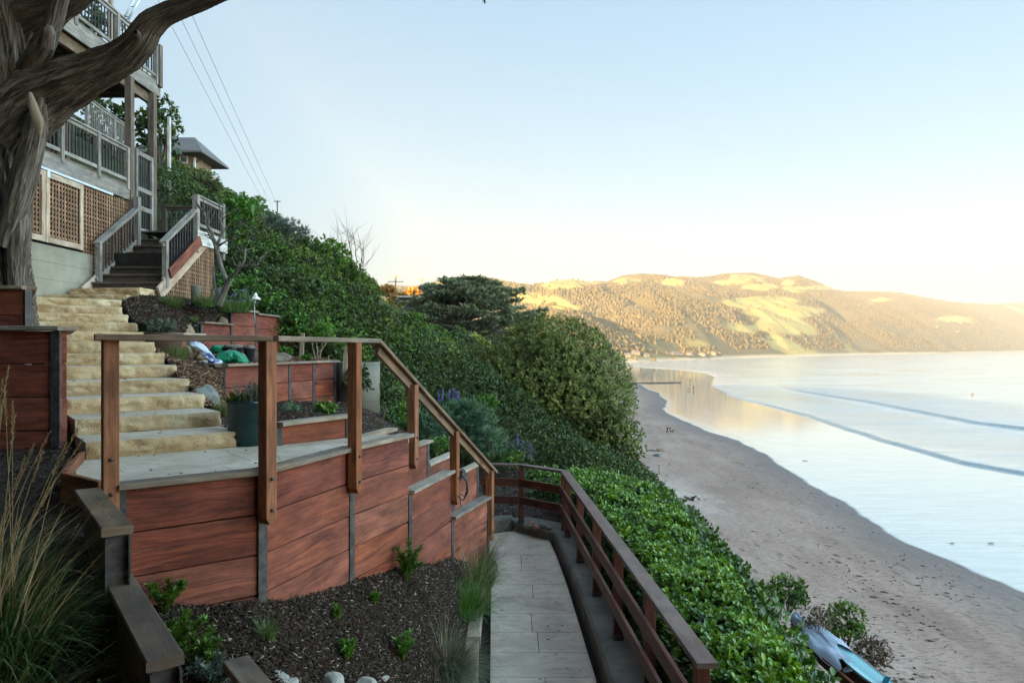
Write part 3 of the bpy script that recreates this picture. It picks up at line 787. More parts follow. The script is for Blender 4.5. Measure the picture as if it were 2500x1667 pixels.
def build_hills():
    px = np.linspace(560, 3500, 760); v = np.concatenate([np.linspace(0, .06, 8)[:-1], np.linspace(.06, 1, 150), [1.03, 1.1, 1.3, 1.8]])
    PXg, Vg = np.meshgrid(px, v)
    X, Y, Z = hills_fn(PXg, Vg)
    gm = grass_mask(PXg, X, Y, Z)
    t = NT('far_hill_slopes', .95, .1)
    n = t.noise(t.obj(.02, .02, .02), 1.0, 6, .65)
    forest = t.ramp(n, [(.35, (.085, .072, .036)), (.65, (.13, .108, .054))])
    grass = t.ramp(n, [(.35, (.24, .20, .065)), (.65, (.34, .28, .10))])
    shoremat = t.mix(t.attr('shore'), t.mix(t.attr('grass'), forest, grass), (.45, .36, .25))
    m = t.out(shoremat, None, t.bump(n, .5, 6))
    sh = (1 - sstep(Vg, .006, .016))
    o = np_mesh('hills', np.stack([X, Y, Z], -1).reshape(-1, 3), [grid_faces(len(v), len(px))], mats=[m], smooth=True, attrs={'grass': gm.ravel(), 'shore': sh.ravel()})
    tag(o, kind='structure')
    # forest: a cone or a rounded crown for each tree, read as one mass
    g = rng(5); n = 88000
    q = g.uniform(860, 2750, n); w = g.random(n) ** .85 * 1.02
    w[: 5200] = g.uniform(.965, 1.012, 5200)
    X, Y, Z = hills_fn(q, w); gm = grass_mask(q, X, Y, Z)
    clump = fbm(X * .012, Y * .012, 90, 3)
    keep = (gm < .45) & (w > .05) & ((clump > .36) | (w > .5)) | (g.random(n) < .02)
    X, Y, Z, w = X[keep], Y[keep], Z[keep], w[keep]; n = len(X)
    h = g.uniform(3, 6.5, n) * (.7 + .6 * clump[keep]); rad = h * g.uniform(.3, .6, n)
    k = 5; an = np.arange(k) * 2 * math.pi / k
    ang = an[None, :] + g.uniform(0, 6.28, n)[:, None]; rr = rad[:, None] * g.uniform(.7, 1.25, (n, k))
    lo = np.stack([X[:, None] + rr * np.cos(ang), Y[:, None] + rr * np.sin(ang), (Z - 1)[:, None] + 0 * ang], -1)
    mid = np.stack([X[:, None] + rr * .85 * np.cos(ang), Y[:, None] + rr * .85 * np.sin(ang), (Z + h * .62)[:, None] + g.uniform(-1.5, 1.5, (n, k))], -1)
    top = np.stack([X + g.normal(size=n) * rad * .2, Y, Z + h], -1)[:, None, :]
    V = np.concatenate([lo, mid, top], 1).reshape(-1, 3)
    i = np.arange(n)[:, None] * (2 * k + 1)
    qd = np.concatenate([i + [a, (a + 1) % k, k + (a + 1) % k, k + a] for a in range(k)])
    tr = np.concatenate([i + [k + a, k + (a + 1) % k, 2 * k] for a in range(k)])
    t = NT('far_forest', .9, .1)
    m = t.out(t.ramp(t.attr('rnd'), [(0, (.085, .072, .036)), (.6, (.110, .092, .046)), (1, (.140, .115, .06))]))
    o = np_mesh('forest', V, [qd, tr], np.repeat(g.random(n), 2 * k + 1), mats=[m])
    tag(o, 'dense conifer and oak woods covering the hills across the bay', 'forest', kind='stuff')
build_hills()

# ------------------------------------------------------------------ haze
def haze():
    mb = MB(3); mb.v = []; 
    lo = (-340, -340, BEACH - 2.6); hi = (7000, 7000, 420)
    vs = [(x, y, z) for z in (lo[2], hi[2]) for y in (lo[1], hi[1]) for x in (lo[0], hi[0])]
    fs = [[0, 2, 3, 1], [4, 5, 7, 6], [0, 1, 5, 4], [2, 6, 7, 3], [0, 4, 6, 2], [1, 3, 7, 5]]
    me = bpy.data.meshes.new('haze'); me.from_pydata(vs, [], fs)
    m = bpy.data.materials.new('haze'); m.use_nodes = True; nt = m.node_tree; nt.nodes.clear()
    out = nt.nodes.new('ShaderNodeOutputMaterial'); pv = nt.nodes.new('ShaderNodeVolumePrincipled')
    pv.inputs['Color'].default_value = (1.0, .92, .80, 1); pv.inputs['Density'].default_value = 0.00016; pv.inputs['Anisotropy'].default_value = 0.2
    nt.links.new(pv.outputs[0], out.inputs['Volume'])
    me.materials.append(m)
    o = link(bpy.data.objects.new('haze', me)); tag(o, 'pale warm sea haze filling the air of the bay', 'haze', kind='stuff')
haze()
# ------------------------------------------------------------------ retaining walls
def ret_wall(name, label, pts, ztops, rows, side=1, bh=.286, capw=.15, cap=True, posts=None, endcap=None, seed=0, boardmat='red', capmat='redcap', postw=.075, group=None, capoff=.02, capdrop=None):
    """pts: plan points; ztops: cap top height for each segment; rows: board rows per segment; side=+1: seen face is right of the direction"""
    t = thing(name, label, 'retaining wall', (pts[0][0], pts[0][1], min(ztops) - .286 * max(rows)), 0, group)
    off = Vector(t.location); rg = random.Random(seed)
    P3 = [Vector((p[0], p[1], 0)) for p in pts]
    for i in range(len(pts) - 1):
        a, b = P3[i], P3[i + 1]; d = (b - a).normalized(); nrm = Vector((d.y, -d.x, 0)) * side
        zt = ztops[i]; n = rows[i]
        for r_ in range(n):
            zc = zt - .040 - bh * (r_ + .5)
            mb = MB(seed * 100 + i * 10 + r_)
            jit = nrm * rg.uniform(-.003, .003)
            e0 = d * .022; e1 = d * .022
            tilt = rg.uniform(-.004, .004)
            mb.beam(a + e0 + jit + Vector((0, 0, zc - tilt)) - off, b - e1 + jit + Vector((0, 0, zc + tilt)) - off, .040, bh - .006 - rg.uniform(0, .004), (0, 0, 1), bev=.006)
            mb.build('board', M[boardmat], t)
        if cap:
            mb = MB(seed * 100 + 50 + i)
            c = nrm * capoff
            mb.beam(a - d * .01 + c + Vector((0, 0, zt - .019)) - off, b + d * (.0 if i < len(pts) - 2 else .03) + c + Vector((0, 0, zt - .019)) - off, capw, .038, (0, 0, 1), bev=.005)
            mb.build('cap_board', M[capmat], t)
    use = posts if posts is not None else range(len(pts))
    for i in use:
        a = P3[i]; j = min(i, len(pts) - 2); d = (P3[j + 1] - P3[j]).normalized()
        if 0 < i < len(pts) - 1: d = ((P3[i] - P3[i - 1]).normalized() + (P3[i + 1] - P3[i]).normalized()).normalized()
        nrm = Vector((d.y, -d.x, 0)) * side
        zt = min(ztops[min(i, len(ztops) - 1)], ztops[max(0, i - 1)]) - .042
        zb = zt - bh * max(rows[min(i, len(rows) - 1)], rows[max(0, i - 1)]) - .15
        mb = MB(seed * 100 + 80 + i)
        for o_, w_, h_ in ((.026, postw, .011), (-.026, postw, .011)):
            mb.beam(a + nrm * o_ + Vector((0, 0, zb)) - off, a + nrm * o_ + Vector((0, 0, zt)) - off, w_, h_, nrm, bev=.002)
        mb.beam(a + Vector((0, 0, zb)) - off, a + Vector((0, 0, zt)) - off, .010, .041, nrm, bev=.001)
        mb.build('steel_post', M['steel'], t)
    return t

LZ = -.905      # landing level
W_ = [(-2.514, 4.457), (PX(636, 4.99), 4.99), (PX(853, 6.14), 6.14), (PX(996, 7.08), 7.08), (PX(1100, 8.3), 8.3), (PX(1188, 9.45), 9.45)]
ret_wall('retaining_wall', 'long red board retaining wall with dark steel posts curving under the sloping handrail', W_, [-.862, -.862, -.862, -1.44, -2.0], [5, 5, 6, 5, 5], 1, seed=11, capoff=.0)
# small label tacked to the first board
mb = MB(5); a = P(326, 1203, 4.55)
mb.beam(a, a + Vector((.062, .047, 0)), .003, .028, (0, 0, 1)); lab = mb.build('tag_label', M['white']); tag(lab, 'small white tag stapled near the top of the dark red first wall bay', 'tag')

# left walls
c1 = (-3.86, 6.0); axd = Vector((-.60, .80, 0))
ret_wall('retaining_wall', 'tall red board wall at the left edge beside the stone steps, pale cap and black corner post', [(-6.2, 5.85), c1, (c1[0] - 1.08, c1[1] + 1.62)], [.19, .19], [4, 4], 1, seed=21, posts=[0], capmat='redcap')
mb = MB(2); mb.beam((c1[0] - .05, c1[1] - .035, -1.2), (c1[0] - .05, c1[1] - .035, .148), .085, .02, (0, 1, 0)); cp = mb.build('wide_corner_post', M['steel'])
cp.parent = [o for o in bpy.data.objects if o.get('label', '').startswith('tall red board wall')][0]; cp.location = -Vector(cp.parent.location); cp.name = 'corner_post'
ret_wall('retaining_wall', 'higher red board wall end half hidden behind the big tree trunk at the left edge', [(-7.6, 7.6), (PX(58, 7.7), 7.75), (PX(58, 7.7) - .9, 9.0)], [.69, .69], [4, 4], 1, seed=22, posts=[1])
# terraces right of the steps
ret_wall('retaining_wall', 'uppermost short red wall of two bays stepping off the mulch bank', [(PX(562, 13.5), 13.5), (PX(622, 14.7), 14.7), (PX(683, 16.1), 16.1)], [.775, .74], [4, 4], 1, seed=31)
ret_wall('retaining_wall', 'low dark-capped red wall ending against the uppermost two-bay wall', [(PX(489, 12.3), 12.3), (PX(560, 13.44), 13.44)], [.475], [3], 1, seed=32, posts=[0])
ret_wall('retaining_wall', 'lowest pale-capped red wall behind the blue and white sack', [(PX(404, 11.3), 11.3), (PX(489, 12.24), 12.24)], [.255], [3], 1, seed=33, posts=[1], capmat='pale')
E0 = (PX(543, 9.35), 9.35)
Ew = ret_wall('retaining_wall', 'wide red wall of four bays behind the green pot, in the middle of the garden', [(E0[0] - .28, E0[1] + .36), E0, (PX(636, 10.2), 10.2), (PX(704, 11.0), 11.0), (PX(763, 11.75), 11.75), (PX(815, 12.35), 12.35)], [-.213] * 5, [3, 3, 3, 3, 3], 1, seed=34)
F0 = (PX(676, 6.49), 6.49)
ret_wall('retaining_wall', 'short knotty red wall with pale cap right beside the paved landing', [F0, (PX(846, 7.3), 7.3)], [-.687], [2], 1, bh=.24, seed=35, capmat='pale')
ret_wall('retaining_wall', 'pale-capped red wall section one step down from the landing', [(PX(838, 7.36), 7.36), (PX(951, 8.5), 8.5)], [-.97], [3], 1, seed=36, capmat='pale')
ret_wall('retaining_wall', 'small pale-capped wall section glimpsed just right of the fourth handrail post', [(PX(955, 8.56), 8.56), (PX(1041, 9.6), 9.6)], [-1.26], [4], 1, seed=37, capmat='pale')
ret_wall('retaining_wall', 'pale-capped red wall section seen between the last two tall handrail posts', [(PX(1036, 9.68), 9.68), (PX(1100, 10.7), 10.7)], [-1.60], [4], 1, seed=38, capmat='pale')
Hw = [(PX(1104, 10.78), 10.78), (PX(1163, 11.9), 11.9)]
ret_wall('retaining_wall', 'lowest red wall section where the hose coil hangs at the foot of the handrail', Hw, [-1.95], [5], 1, seed=39, capmat='pale')
# dark sloping wall further up
mb = MB(40); t = thing('retaining_wall', 'dark board wall sloping down right of the uppermost two-bay wall', 'retaining wall', (PX(690, 16.3), 16.3, -.4))
for k in range(3):
    mb = MB(41 + k); z0 = .55 - .286 * k
    mb.beam(Vector((0, 0, z0 + .4)), Vector((PX(735, 17) - PX(690, 16.3), .7, z0 - .45 + .4)), .04, .27); mb.build('board', M['red'], t)

# ------------------------------------------------------------------ stepped cap walls, lower left
def cap_wall(label, L0, L1, R0, R1, z, drop, seed, nm='retaining_wall'):
    """near / far left and right corners of the cap top in plan; end post under the near end"""
    t = thing(nm, label, 'retaining wall', (L1[0], L1[1], z - drop))
    off = Vector(t.location)
    a = (Vector((*L0, z - .019)) + Vector((*R0, z - .019))) / 2; b = (Vector((*L1, z - .019)) + Vector((*R1, z - .019))) / 2
    w = ((Vector(L0) - Vector(R0)).length + (Vector(L1) - Vector(R1)).length) / 2
    mb = MB(seed); mb.beam(a - off, b - off, w, .042, bev=.005); mb.build('cap_board', M['darkcap'], t)
    d = (b - a).normalized()
    nb = int(drop / .286) 
    for k in range(nb):
        mb = MB(seed + 1 + k); zc = Vector((0, 0, -.03 - .286 * (k + .5)))
        mb.beam(a + d * .02 + zc - off, b - d * .06 + zc - off, .04, .28); mb.build('board', M['darkcap'], t)
    mb = MB(seed + 9); s = Vector((-d.y, d.x, 0))
    for q in (-.05, .05):
        mb.beam(b - d * .03 + s * q + Vector((0, 0, -.03)) - off, b - d * .03 + s * q + Vector((0, 0, -drop)) - off, .010, .085, d, bev=.001)
    mb.beam(b - d * .03 + Vector((0, 0, -.03)) - off, b - d * .03 + Vector((0, 0, -drop)) - off, .09, .010, d, bev=.001)
    mb.build('steel_post', M['steel'], t)
    return t
def zc(px, py, z): Y = -z * F / (py - HOR); return (PX(px, Y), Y)
cap_wall('upper dark cap board running down from the landing at the left', zc(180, 1194, -.862), zc(252, 1289, -.862), zc(246, 1192, -.862), zc(322, 1284, -.862), -.862, .86, 61)
cap_wall('long middle dark cap board stepping down beside the big grass clump', zc(247, 1397, -1.148), zc(352, 1614, -1.148), zc(312, 1388, -1.148), zc(455, 1598, -1.148), -1.148, .86, 71)
cap_wall('lowest cap board cut off by the bottom edge of the view', zc(547, 1613, -1.72), zc(640, 1745, -1.72), zc(604, 1600, -1.72), zc(725, 1730, -1.72), -1.72, .86, 81)

# ------------------------------------------------------------------ landing and kerb boards
def landing():
    mb = MB(91)
    g = .004
    a = Vector((.78, .625, 0)); b = Vector((-.625, .78, 0))
    # slabs cut from the landing outline
    Q = [(-2.50, 4.53), (-1.795, 5.06), (-1.42, 6.2), (-1.05, 7.1), (-1.35, 7.35), (F0[0], F0[1]), (-2.3, 6.75), (-2.47, 6.62), (-3.50, 5.62), (-3.42, 5.45), (-3.04, 4.86)]
    return Q
Q = landing()
o_ = Vector((-2.5, 4.5)); a_ = Vector((.78, .625)); b_ = Vector((-.625, .78))
def clip(poly, n, c):
    out = []
    for i in range(len(poly)):
        p, q = Vector(poly[i]), Vector(poly[(i + 1) % len(poly)]); dp = p.dot(n) - c; dq = q.dot(n) - c
        if dp <= 0: out.append(p)
        if (dp < 0 < dq) or (dq < 0 < dp): out.append(p + (q - p) * (dp / (dp - dq)))
    return out
mb = MB(92)
for i, (u0, u1) in enumerate([(-2.0, -.15), (-.15, .75), (.75, 1.65), (1.65, 2.8), (2.8, 4.2)]):
    for j, (v0, v1) in enumerate([(-1.2, .62), (.62, 1.85), (1.85, 4)]):
        s_ = .25 if j % 2 else 0
        p = Q; g = .003
        for n, c in ((a_, o_.dot(a_) + u1 + s_ - g), (-a_, -(o_.dot(a_) + u0 + s_ + g)), (b_, o_.dot(b_) + v1 - g), (-b_, -(o_.dot(b_) + v0 + g))):
            p = clip(p, n, c)
            if len(p) < 3: break
        if len(p) >= 3: mb.prism([(q.x, q.y) for q in p], LZ - .06, LZ, rnd=.35 + .3 * mb.rg.random())
lo = mb.build('landing', M['slab']); tag(lo, kind='structure')
mb = MB(93); mb.prism(Q, LZ - .4, LZ - .064); o = mb.build('landing_bed', M['soil']); tag(o, kind='structure')
# kerb boards on the left end of the landing
t = thing('edging_board', 'reddish edging boards meeting in a point at the left end of the landing', 'edging', (-3.65, 5.4, LZ - .2)); off = Vector(t.location)
pA, pB, pC = G(213, 1092, LZ + .06), G(156, 1152, LZ + .06), G(247, 1182, LZ + .02)
mb = MB(94); mb.beam(pA - off - Vector((0, 0, .1)), pB - off - Vector((0, 0, .1)), .04, .22); mb.build('board', M['post'], t)
mb = MB(95); mb.beam(pB - off - Vector((0, 0, .1)), pC - off - Vector((0, 0, .08)), .04, .2); mb.build('board', M['post'], t)

# ------------------------------------------------------------------ handrail along the long wall
H = thing('handrail', 'unfinished wooden handrail with square incised posts stepping down the long red wall', 'handrail', (W_[0][0], W_[0][1], LZ)); HO = Vector(H.location)
def hpost(px, Y, zt, zb, ang, cham=True, seed=0):
    c = Vector((PX(px, Y), Y, 0)) - HO; d = Vector((math.cos(ang), math.sin(ang), 0))
    mb = MB(seed); w = .092
    if cham:
        mb.beam(c + Vector((0, 0, zb + .05)), c + Vector((0, 0, zt)), w, w, d, bev=.005)
        # pointed foot
        s = Vector((-d.y, d.x, 0)); z0 = zb + .0502
        v = [c + d * w / 2 * i + s * w / 2 * j + Vector((0, 0, z0)) for i, j in ((-1, -1), (1, -1), (1, 1), (-1, 1))]
        v += [c + d * (w / 2 - .03) * i - d * .0 + s * w / 2 * j + Vector((0, 0, zb)) for i, j in ((-1, -1), (1, -1), (1, 1), (-1, 1))]
        mb.add(v, [[7, 6, 5, 4], [0, 1, 5, 4][::-1], [1, 2, 6, 5][::-1], [2, 3, 7, 6][::-1], [3, 0, 4, 7][::-1]], [[(0, 0), (.1, 0), (.1, .1), (0, .1)]] * 5)
    else: mb.beam(c + Vector((0, 0, zb)), c + Vector((0, 0, zt)), w, w, d, bev=.005)
    o = mb.build('post', M['post'], H)
    for zz in (zb + .1, zb + .32):
        mb = MB(seed + 1)
        q = c + Vector((math.sin(ang), -math.cos(ang), 0)) * .047 + Vector((0, 0, zz)); q2 = q + Vector((math.sin(ang), -math.cos(ang), 0)) * .012
        mb.tube([q, q2], .012, 10); mb.build('bolt', M['steel'], o)
ZR = .048
hpost(269, 4.42, ZR, -1.02, math.radians(37), False, 101)
hpost(653, 4.93, ZR, -1.24, math.radians(58), True, 103)
hpost(866, 6.07, ZR, -1.26, math.radians(72), True, 105)
hpost(1008, 7.20, -.375, -1.24, math.radians(72), True, 107)
hpost(1110, 8.30, -.985, -1.86, math.radians(72), True, 109)
hpost(1196, 9.48, -1.665, -2.6, math.radians(72), False, 111)
mb = MB(121)
A0 = Vector((PX(240, 4.38), 4.34, .068)); A1 = Vector((PX(660, 4.95), 4.95, .068)); A2 = Vector((PX(921, 6.62), 6.50, .068)); A3 = Vector((PX(1203, 9.62), 9.62, -1.70))
for k, (p, q, m_) in enumerate(((A0, A1, 'rail'), (A1, A2, 'redcap'), (A2, A3, 'rail'))):
    mb = MB(121 + k); d = (q - p).normalized()
    mb.beam(p - HO - d * (.0 if k == 0 else -.002), q - HO + d * (.0 if k < 2 else .02), .135, .040, (0, 0, 1), bev=.005); mb.build('cap_rail', M[m_], H)
mb = MB(125); d = (A3 - A2).normalized(); mb.beam(A2 - HO + d * .05 - Vector((0, 0, .055)), A3 - HO - Vector((0, 0, .055)), .04, .10, (0, 0, 1)); mb.build('under_rail', M['rail'], H)

# ------------------------------------------------------------------ stone steps
AX = Vector((-.625, .78, 0)); FR = Vector((.78, .625, 0))
def step_block(mb, corners, zt, zb, seed, res=.020, amp=.036, mi_top=0):
    """corners: front-right, front-left, back-left, back-right in plan. Split front and right faces, sawn top"""
    g = rng(seed); fr, fl, bl, br = [Vector((c[0], c[1], 0)) for c in corners]
    sd = int(g.integers(1000))
    def face(a, b, n, last=False):
        L = (b - a).length; nu = max(2, int(L / res)); nv = max(3, int((zt - zb) / res))
        u = np.linspace(0, L, nu + 1); w = np.linspace(0, 1, nv + 1)
        U, Wv = np.meshgrid(u, w)
        e = np.minimum(np.minimum(Wv, 1 - Wv) * (zt - zb), np.minimum(U, L - U)); ed = sstep(e, 0, .035)
        c = fbm(U * 5.5, Wv * 2.2 + .5, sd, 4, .6); c2 = np.abs(2 * fbm(U * 9, Wv * 3.4, sd + 9, 3) - 1)
        dpt = (c - .42) * amp * 2.6 * ed + (c2 - .3) * amp * .7 * ed + ed * .010
        vs = []
        for j in range(nv + 1):
            for i in range(nu + 1):
                p = a.lerp(b, U[j, i] / L) + Vector((0, 0, zb + (zt - zb) * Wv[j, i])) + n * float(dpt[j, i]); vs.append(p)
        fs = []; uvs = []
        for j in range(nv):
            for i in range(nu):
                k = j * (nu + 1) + i; f = [k, k + 1, k + nu + 2, k + nu + 1]; fs.append(f); uvs.append([(0, 0)] * 4)
        mb.add(vs, fs, uvs, None, 1, True)
    n1 = Vector(((fr - fl).y, -(fr - fl).x, 0)).normalized()
    if n1.dot(fr - br) < 0: n1 = -n1
    face(fl, fr, n1)
    n2 = Vector(((br - fr).y, -(br - fr).x, 0)).normalized()
    if n2.dot(fr - fl) < 0: n2 = -n2
    face(fr, br, n2)
    z1 = Vector((0, 0, zt)); z0 = Vector((0, 0, zb))
    v = [fr + z1, br + z1, bl + z1, fl + z1, fr + z0, br + z0, bl + z0, fl + z0]
    mb.add(v, [[0, 1, 2, 3], [1, 5, 6, 2], [2, 6, 7, 3]], [[(p.x, p.y) for p in (fr, br, bl, fl)]] * 3, None, mi_top)
ST = thing('stone_staircase', 'broad tan rough-split stone steps climbing from the landing to the wooden stairs', 'stone steps', (-3, 6, LZ)); SO = Vector(ST.location)
rc = [583, 538, 498, 461, 430, 401.6, 377, 353, 331.5, 312, 298, 297]
wid = [1.21, 1.22, 1.22, 1.16, 1.16, 1.17, 1.18, 1.2, 1.25, 1.35, 1.45, 1.6]
for k in range(12):
    Y = 6.4 + .45 * k; fr = Vector((PX(rc[k], Y), Y, 0)); zt = -.764 + .1407 * k
    fl = fr - FR * wid[k]; dp = .85
    cs = [fr, fl, fl + AX * dp, fr + AX * dp]
    mb = MB(200 + k); cs = [c - Vector((SO.x, SO.y, 0)) for c in cs]
    step_block(mb, cs, zt - SO.z, zt - .139 - SO.z, 200 + k); mb.build('step', [M['slab'], M['sand']], ST)
# two top steps turning to face the stairs
for k, (xr, yr, xl, yl, z, dz, br_) in enumerate([(309, 11.95, 106, 11.85, .92, .14, (345, 12.9)), (342, 12.45, 171, 12.62, 1.085, .16, (398, 13.3))]):
    cs = [Vector((PX(xr, yr), yr, 0)), Vector((PX(xl, yl), yl, 0)), Vector((PX(xl, yl), yl + 1.0, 0)), Vector((PX(br_[0], br_[1]), br_[1], 0))]
    mb = MB(230 + k); step_block(mb, [c - Vector((SO.x, SO.y, 0)) for c in cs], z - SO.z, z - dz - SO.z, 230 + k); mb.build('step', [M['slab'], M['sand']], ST)

# hidden flight going down from the landing to the path, and the path
S2 = thing('stone_staircase', 'stone steps descending between the long red wall and the small planter walls', 'stone steps', (-1, 7.4, LZ)); SO = Vector(S2.location)
for k in range(13):
    f = k / 13; a = Vector((-1.16 + .86 * f, 7.12 + 3.3 * f, 0)); d = Vector((.3, .95, 0)).normalized(); s = Vector((d.y, -d.x, 0))
    zt = LZ - .66 - .15 * k
    c = a + d * .02; cs = [c + s * .03 + d * .0, c - s * .75, c - s * .75 + d * .45, c + s * .03 + d * .45]
    mb = MB(250 + k); mb.prism([(q.x - SO.x, q.y - SO.y) for q in cs], zt - .2 - SO.z, zt - SO.z); mb.build('step', M['slab'], S2)

PZ = -3.42
mb = MB(301)
def pl(y): return np.interp(y, [2.5, 6.5, 10, 12.7], [-.165, -.205, -.30, -.36])
def pr(y): return np.interp(y, [2.5, 7.1, 9.9, 12.35], [.70, .87, .80, .70])
def Yof(py): return -PZ * F / (py - HOR)
rows_ = [Yof(y) for y in (1315, 1355, 1392, 1426, 1459, 1497, 1542, 1592, 1652, 1728, 1820, 1990)]
split = [None, .43, None, .53, None, .46, .50, None, .52, None, .5]
g = .004
for k in range(len(rows_) - 1):
    y1, y0 = rows_[k] - g, rows_[k + 1] + g
    if k == 0:
        mb.prism([(pl(y0), y0), (pr(y0), y0), (pr(y0) - .1, y1 + .25), (pl(y0) + .35, y1 + .55), (pl(y0) - .3, y1 + .2)], PZ - .06, PZ); continue
    if split[k] is None: mb.prism([(pl(y0), y0), (pr(y0), y0), (pr(y1), y1), (pl(y1), y1)], PZ - .06, PZ, rnd=.3 + .4 * mb.rg.random())
    else:
        s0 = pl(y0) + (pr(y0) - pl(y0)) * split[k]; s1 = s0
        mb.prism([(pl(y0), y0), (s0 - g, y0), (s1 - g, y1), (pl(y1), y1)], PZ - .06, PZ, rnd=.3 + .4 * mb.rg.random())
        mb.prism([(s0 + g, y0), (pr(y0), y0), (pr(y1), y1), (s1 + g, y1)], PZ - .06, PZ, rnd=.3 + .4 * mb.rg.random())
o = mb.build('path', M['slab']); tag(o, kind='structure')
# kerb: chamfered concrete, right side and far end
KZ = -3.24
def kerb_strip(pts_in, pts_out, z, name='kerb'):
    mb = MB(305); n = len(pts_in)
    vs = []; 
    for (a, b) in zip(pts_in, pts_out):
        a = Vector((*a, 0)); b = Vector((*b, 0)); d = (b - a).normalized()
        for p, zz in ((a, PZ - .25), (a, z - .03), (a + d * .035, z), (b, z), (b, PZ - .5)): vs.append(p + Vector((0, 0, zz)))
    fs = []
    for i in range(n - 1):
        for j in range(4): fs.append([i * 5 + j, (i + 1) * 5 + j, (i + 1) * 5 + j + 1, i * 5 + j + 1][::-1])
    fs.append([0, 1, 2, 3, 4]); m = (n - 1) * 5; fs.append([m + 4, m + 3, m + 2, m + 1, m])
    mb.add(vs, fs, [[(0, 0)] * len(f) for f in fs]); return mb.build(name, M['curb'])
kin = [(1.02, 2.4), (.98, 5.5), (.93, 8.3), (.87, 10.3), (.745, 12.3), (.06, 13.0), (-.1, 13.3)]
kout = [(1.60, 2.4), (1.50, 5.5), (1.36, 8.3), (1.25, 10.3), (1.12, 12.75), (.15, 13.55), (0.02, 13.7)]
tag(kerb_strip(kin, kout, KZ), kind='structure')
mb = MB(306); mb.prism([(-.55, 12.7), (.0, 13.1), (.0, 13.5), (-.7, 13.2)], PZ - .2, PZ + .22); o = mb.build('low_wall', M['curb']); tag(o, kind='structure')
mb = MB(307); mb.prism([(-.62, 2), (1.1, 2), (1.1, 12.6), (.3, 13.6), (-.9, 13.4), (-.62, 8)], PZ - .3, PZ - .10); o = mb.build('gutter', M['black']); tag(o, kind='structure')

# ------------------------------------------------------------------ brown beach-side fence
FT = -2.165
FN = thing('fence', 'brown painted rail fence with a flat worn cap along the beach side of the path', 'fence', (1.1, 8, KZ)); FO = Vector(FN.location)
capn = [(1.343, 4.84), (.93, 12.35), (.17, 13.02), (-.62, 13.15)]
def v3(p, z): return Vector((p[0], p[1], z)) - FO
for k in range(3):
    mb = MB(310 + k); a = v3(capn[k], FT - .019); b = v3(capn[k + 1], FT - .019); d = (b - a).normalized()
    mb.beam(a - d * (.05 if k == 0 else -.0), b + d * (.05 if k == 2 else 0), .15, .04, (0, 0, 1)); mb.build('cap_rail', M['fencecap'], FN)
    for q, zz in enumerate((FT - .33, FT - .66)):
        mb = MB(320 + 10 * k + q); s = Vector((-d.y, d.x, 0)) * (.072)
        e = d * (.04 if k else .0)
        w = .0
        mb.beam(a + s + Vector((0, 0, zz - FT + .02)) + e, b + s + Vector((0, 0, zz - FT + .02)) - d * .04, .04, .14, (0, 0, 1)); mb.build('rail_board', M['fence'], FN)
for k, (x, y) in enumerate([(1.345, 4.95), (1.262, 6.4), (1.185, 7.78), (1.11, 9.14), (1.03, 10.56), (.955, 12.0), (.93, 12.4), (.17, 12.98), (-.5, 13.15)]):
    mb = MB(340 + k); p = v3((x, y), 0); mb.beam(p + Vector((0, 0, KZ - .0 + .0 )), p + Vector((0, 0, FT - .042)), .10, .10, (0, 1, 0)); po = mb.build('post', M['fence'], FN)
    mb = MB(360 + k); mb.beam(p + Vector((0, 0, KZ)), p + Vector((0, 0, KZ + .055)), .112, .112, (0, 1, 0)); mb.build('post_base', M['steel'], po)

# ------------------------------------------------------------------ timber edging of the lower bed
t = thing('bed_edging', 'weathered timber edging between the mulched bed and the path', 'edging', (-.4, 6, -3.3)); off = Vector(t.location)
for k, (a, b, z) in enumerate([(zc(1155, 1555, -2.97), zc(1174, 1372, -2.97), -2.97), (zc(1143, 1760, -3.02), zc(1152, 1562, -3.02), -3.02)]):
    mb = MB(370 + k); mb.beam(Vector((a[0], a[1] + .02, z - .07)) - off, Vector((b[0], b[1], z - .07)) - off, .145, .14, (0, 0, 1), bev=.008); mb.build('timber', M['pale'], t)
mb = MB(375); 
for k in range(3):
    mb.beam(Vector((-.38 + .03 * k, 4.0, -3.14 - .145 * k)) - off, Vector((-.50, 9.8, -3.14 - .145 * k)) - off, .13, .14)
mb.build('lower_timber', M['pale'], t)

# ------------------------------------------------------------------ soil patches with wood chips
def patch(name, grid, mat, sub=12, amp=.03, thick=None):
    """grid: rows of 3-D control points, bilinear with noise"""
    gA = np.array([[list(p) for p in r] for r in grid], float); nr, nc = gA.shape[:2]
    u = np.linspace(0, nr - 1, (nr - 1) * sub + 1); v = np.linspace(0, nc - 1, (nc - 1) * sub + 1)
    U, Vv = np.meshgrid(u, v, indexing='ij'); i = np.minimum(U.astype(int), nr - 2); j = np.minimum(Vv.astype(int), nc - 2); fu = (U - i)[..., None]; fv = (Vv - j)[..., None]
    S = gA[i, j] * (1 - fu) * (1 - fv) + gA[i + 1, j] * fu * (1 - fv) + gA[i, j + 1] * (1 - fu) * fv + gA[i + 1, j + 1] * fu * fv
    S[..., 2] += (fbm(S[..., 0] * 2.2, S[..., 1] * 2.2, 3, 4) - .5) * amp * 3 + (fbm(S[..., 0] * 14, S[..., 1] * 14, 8, 2) - .5) * amp
    nR, nC = S.shape[:2]; fc = grid_faces(nR, nC)
    n = np.cross(S[-1, 0] - S[0, 0], S[0, -1] - S[0, 0])
    if n[2] > 0: fc = fc[:, ::-1]
    fc = fc[:, ::-1]
    o = np_mesh(name, S.reshape(-1, 3), [fc], mats=[mat], smooth=True); tag(o, kind='structure')
    return S
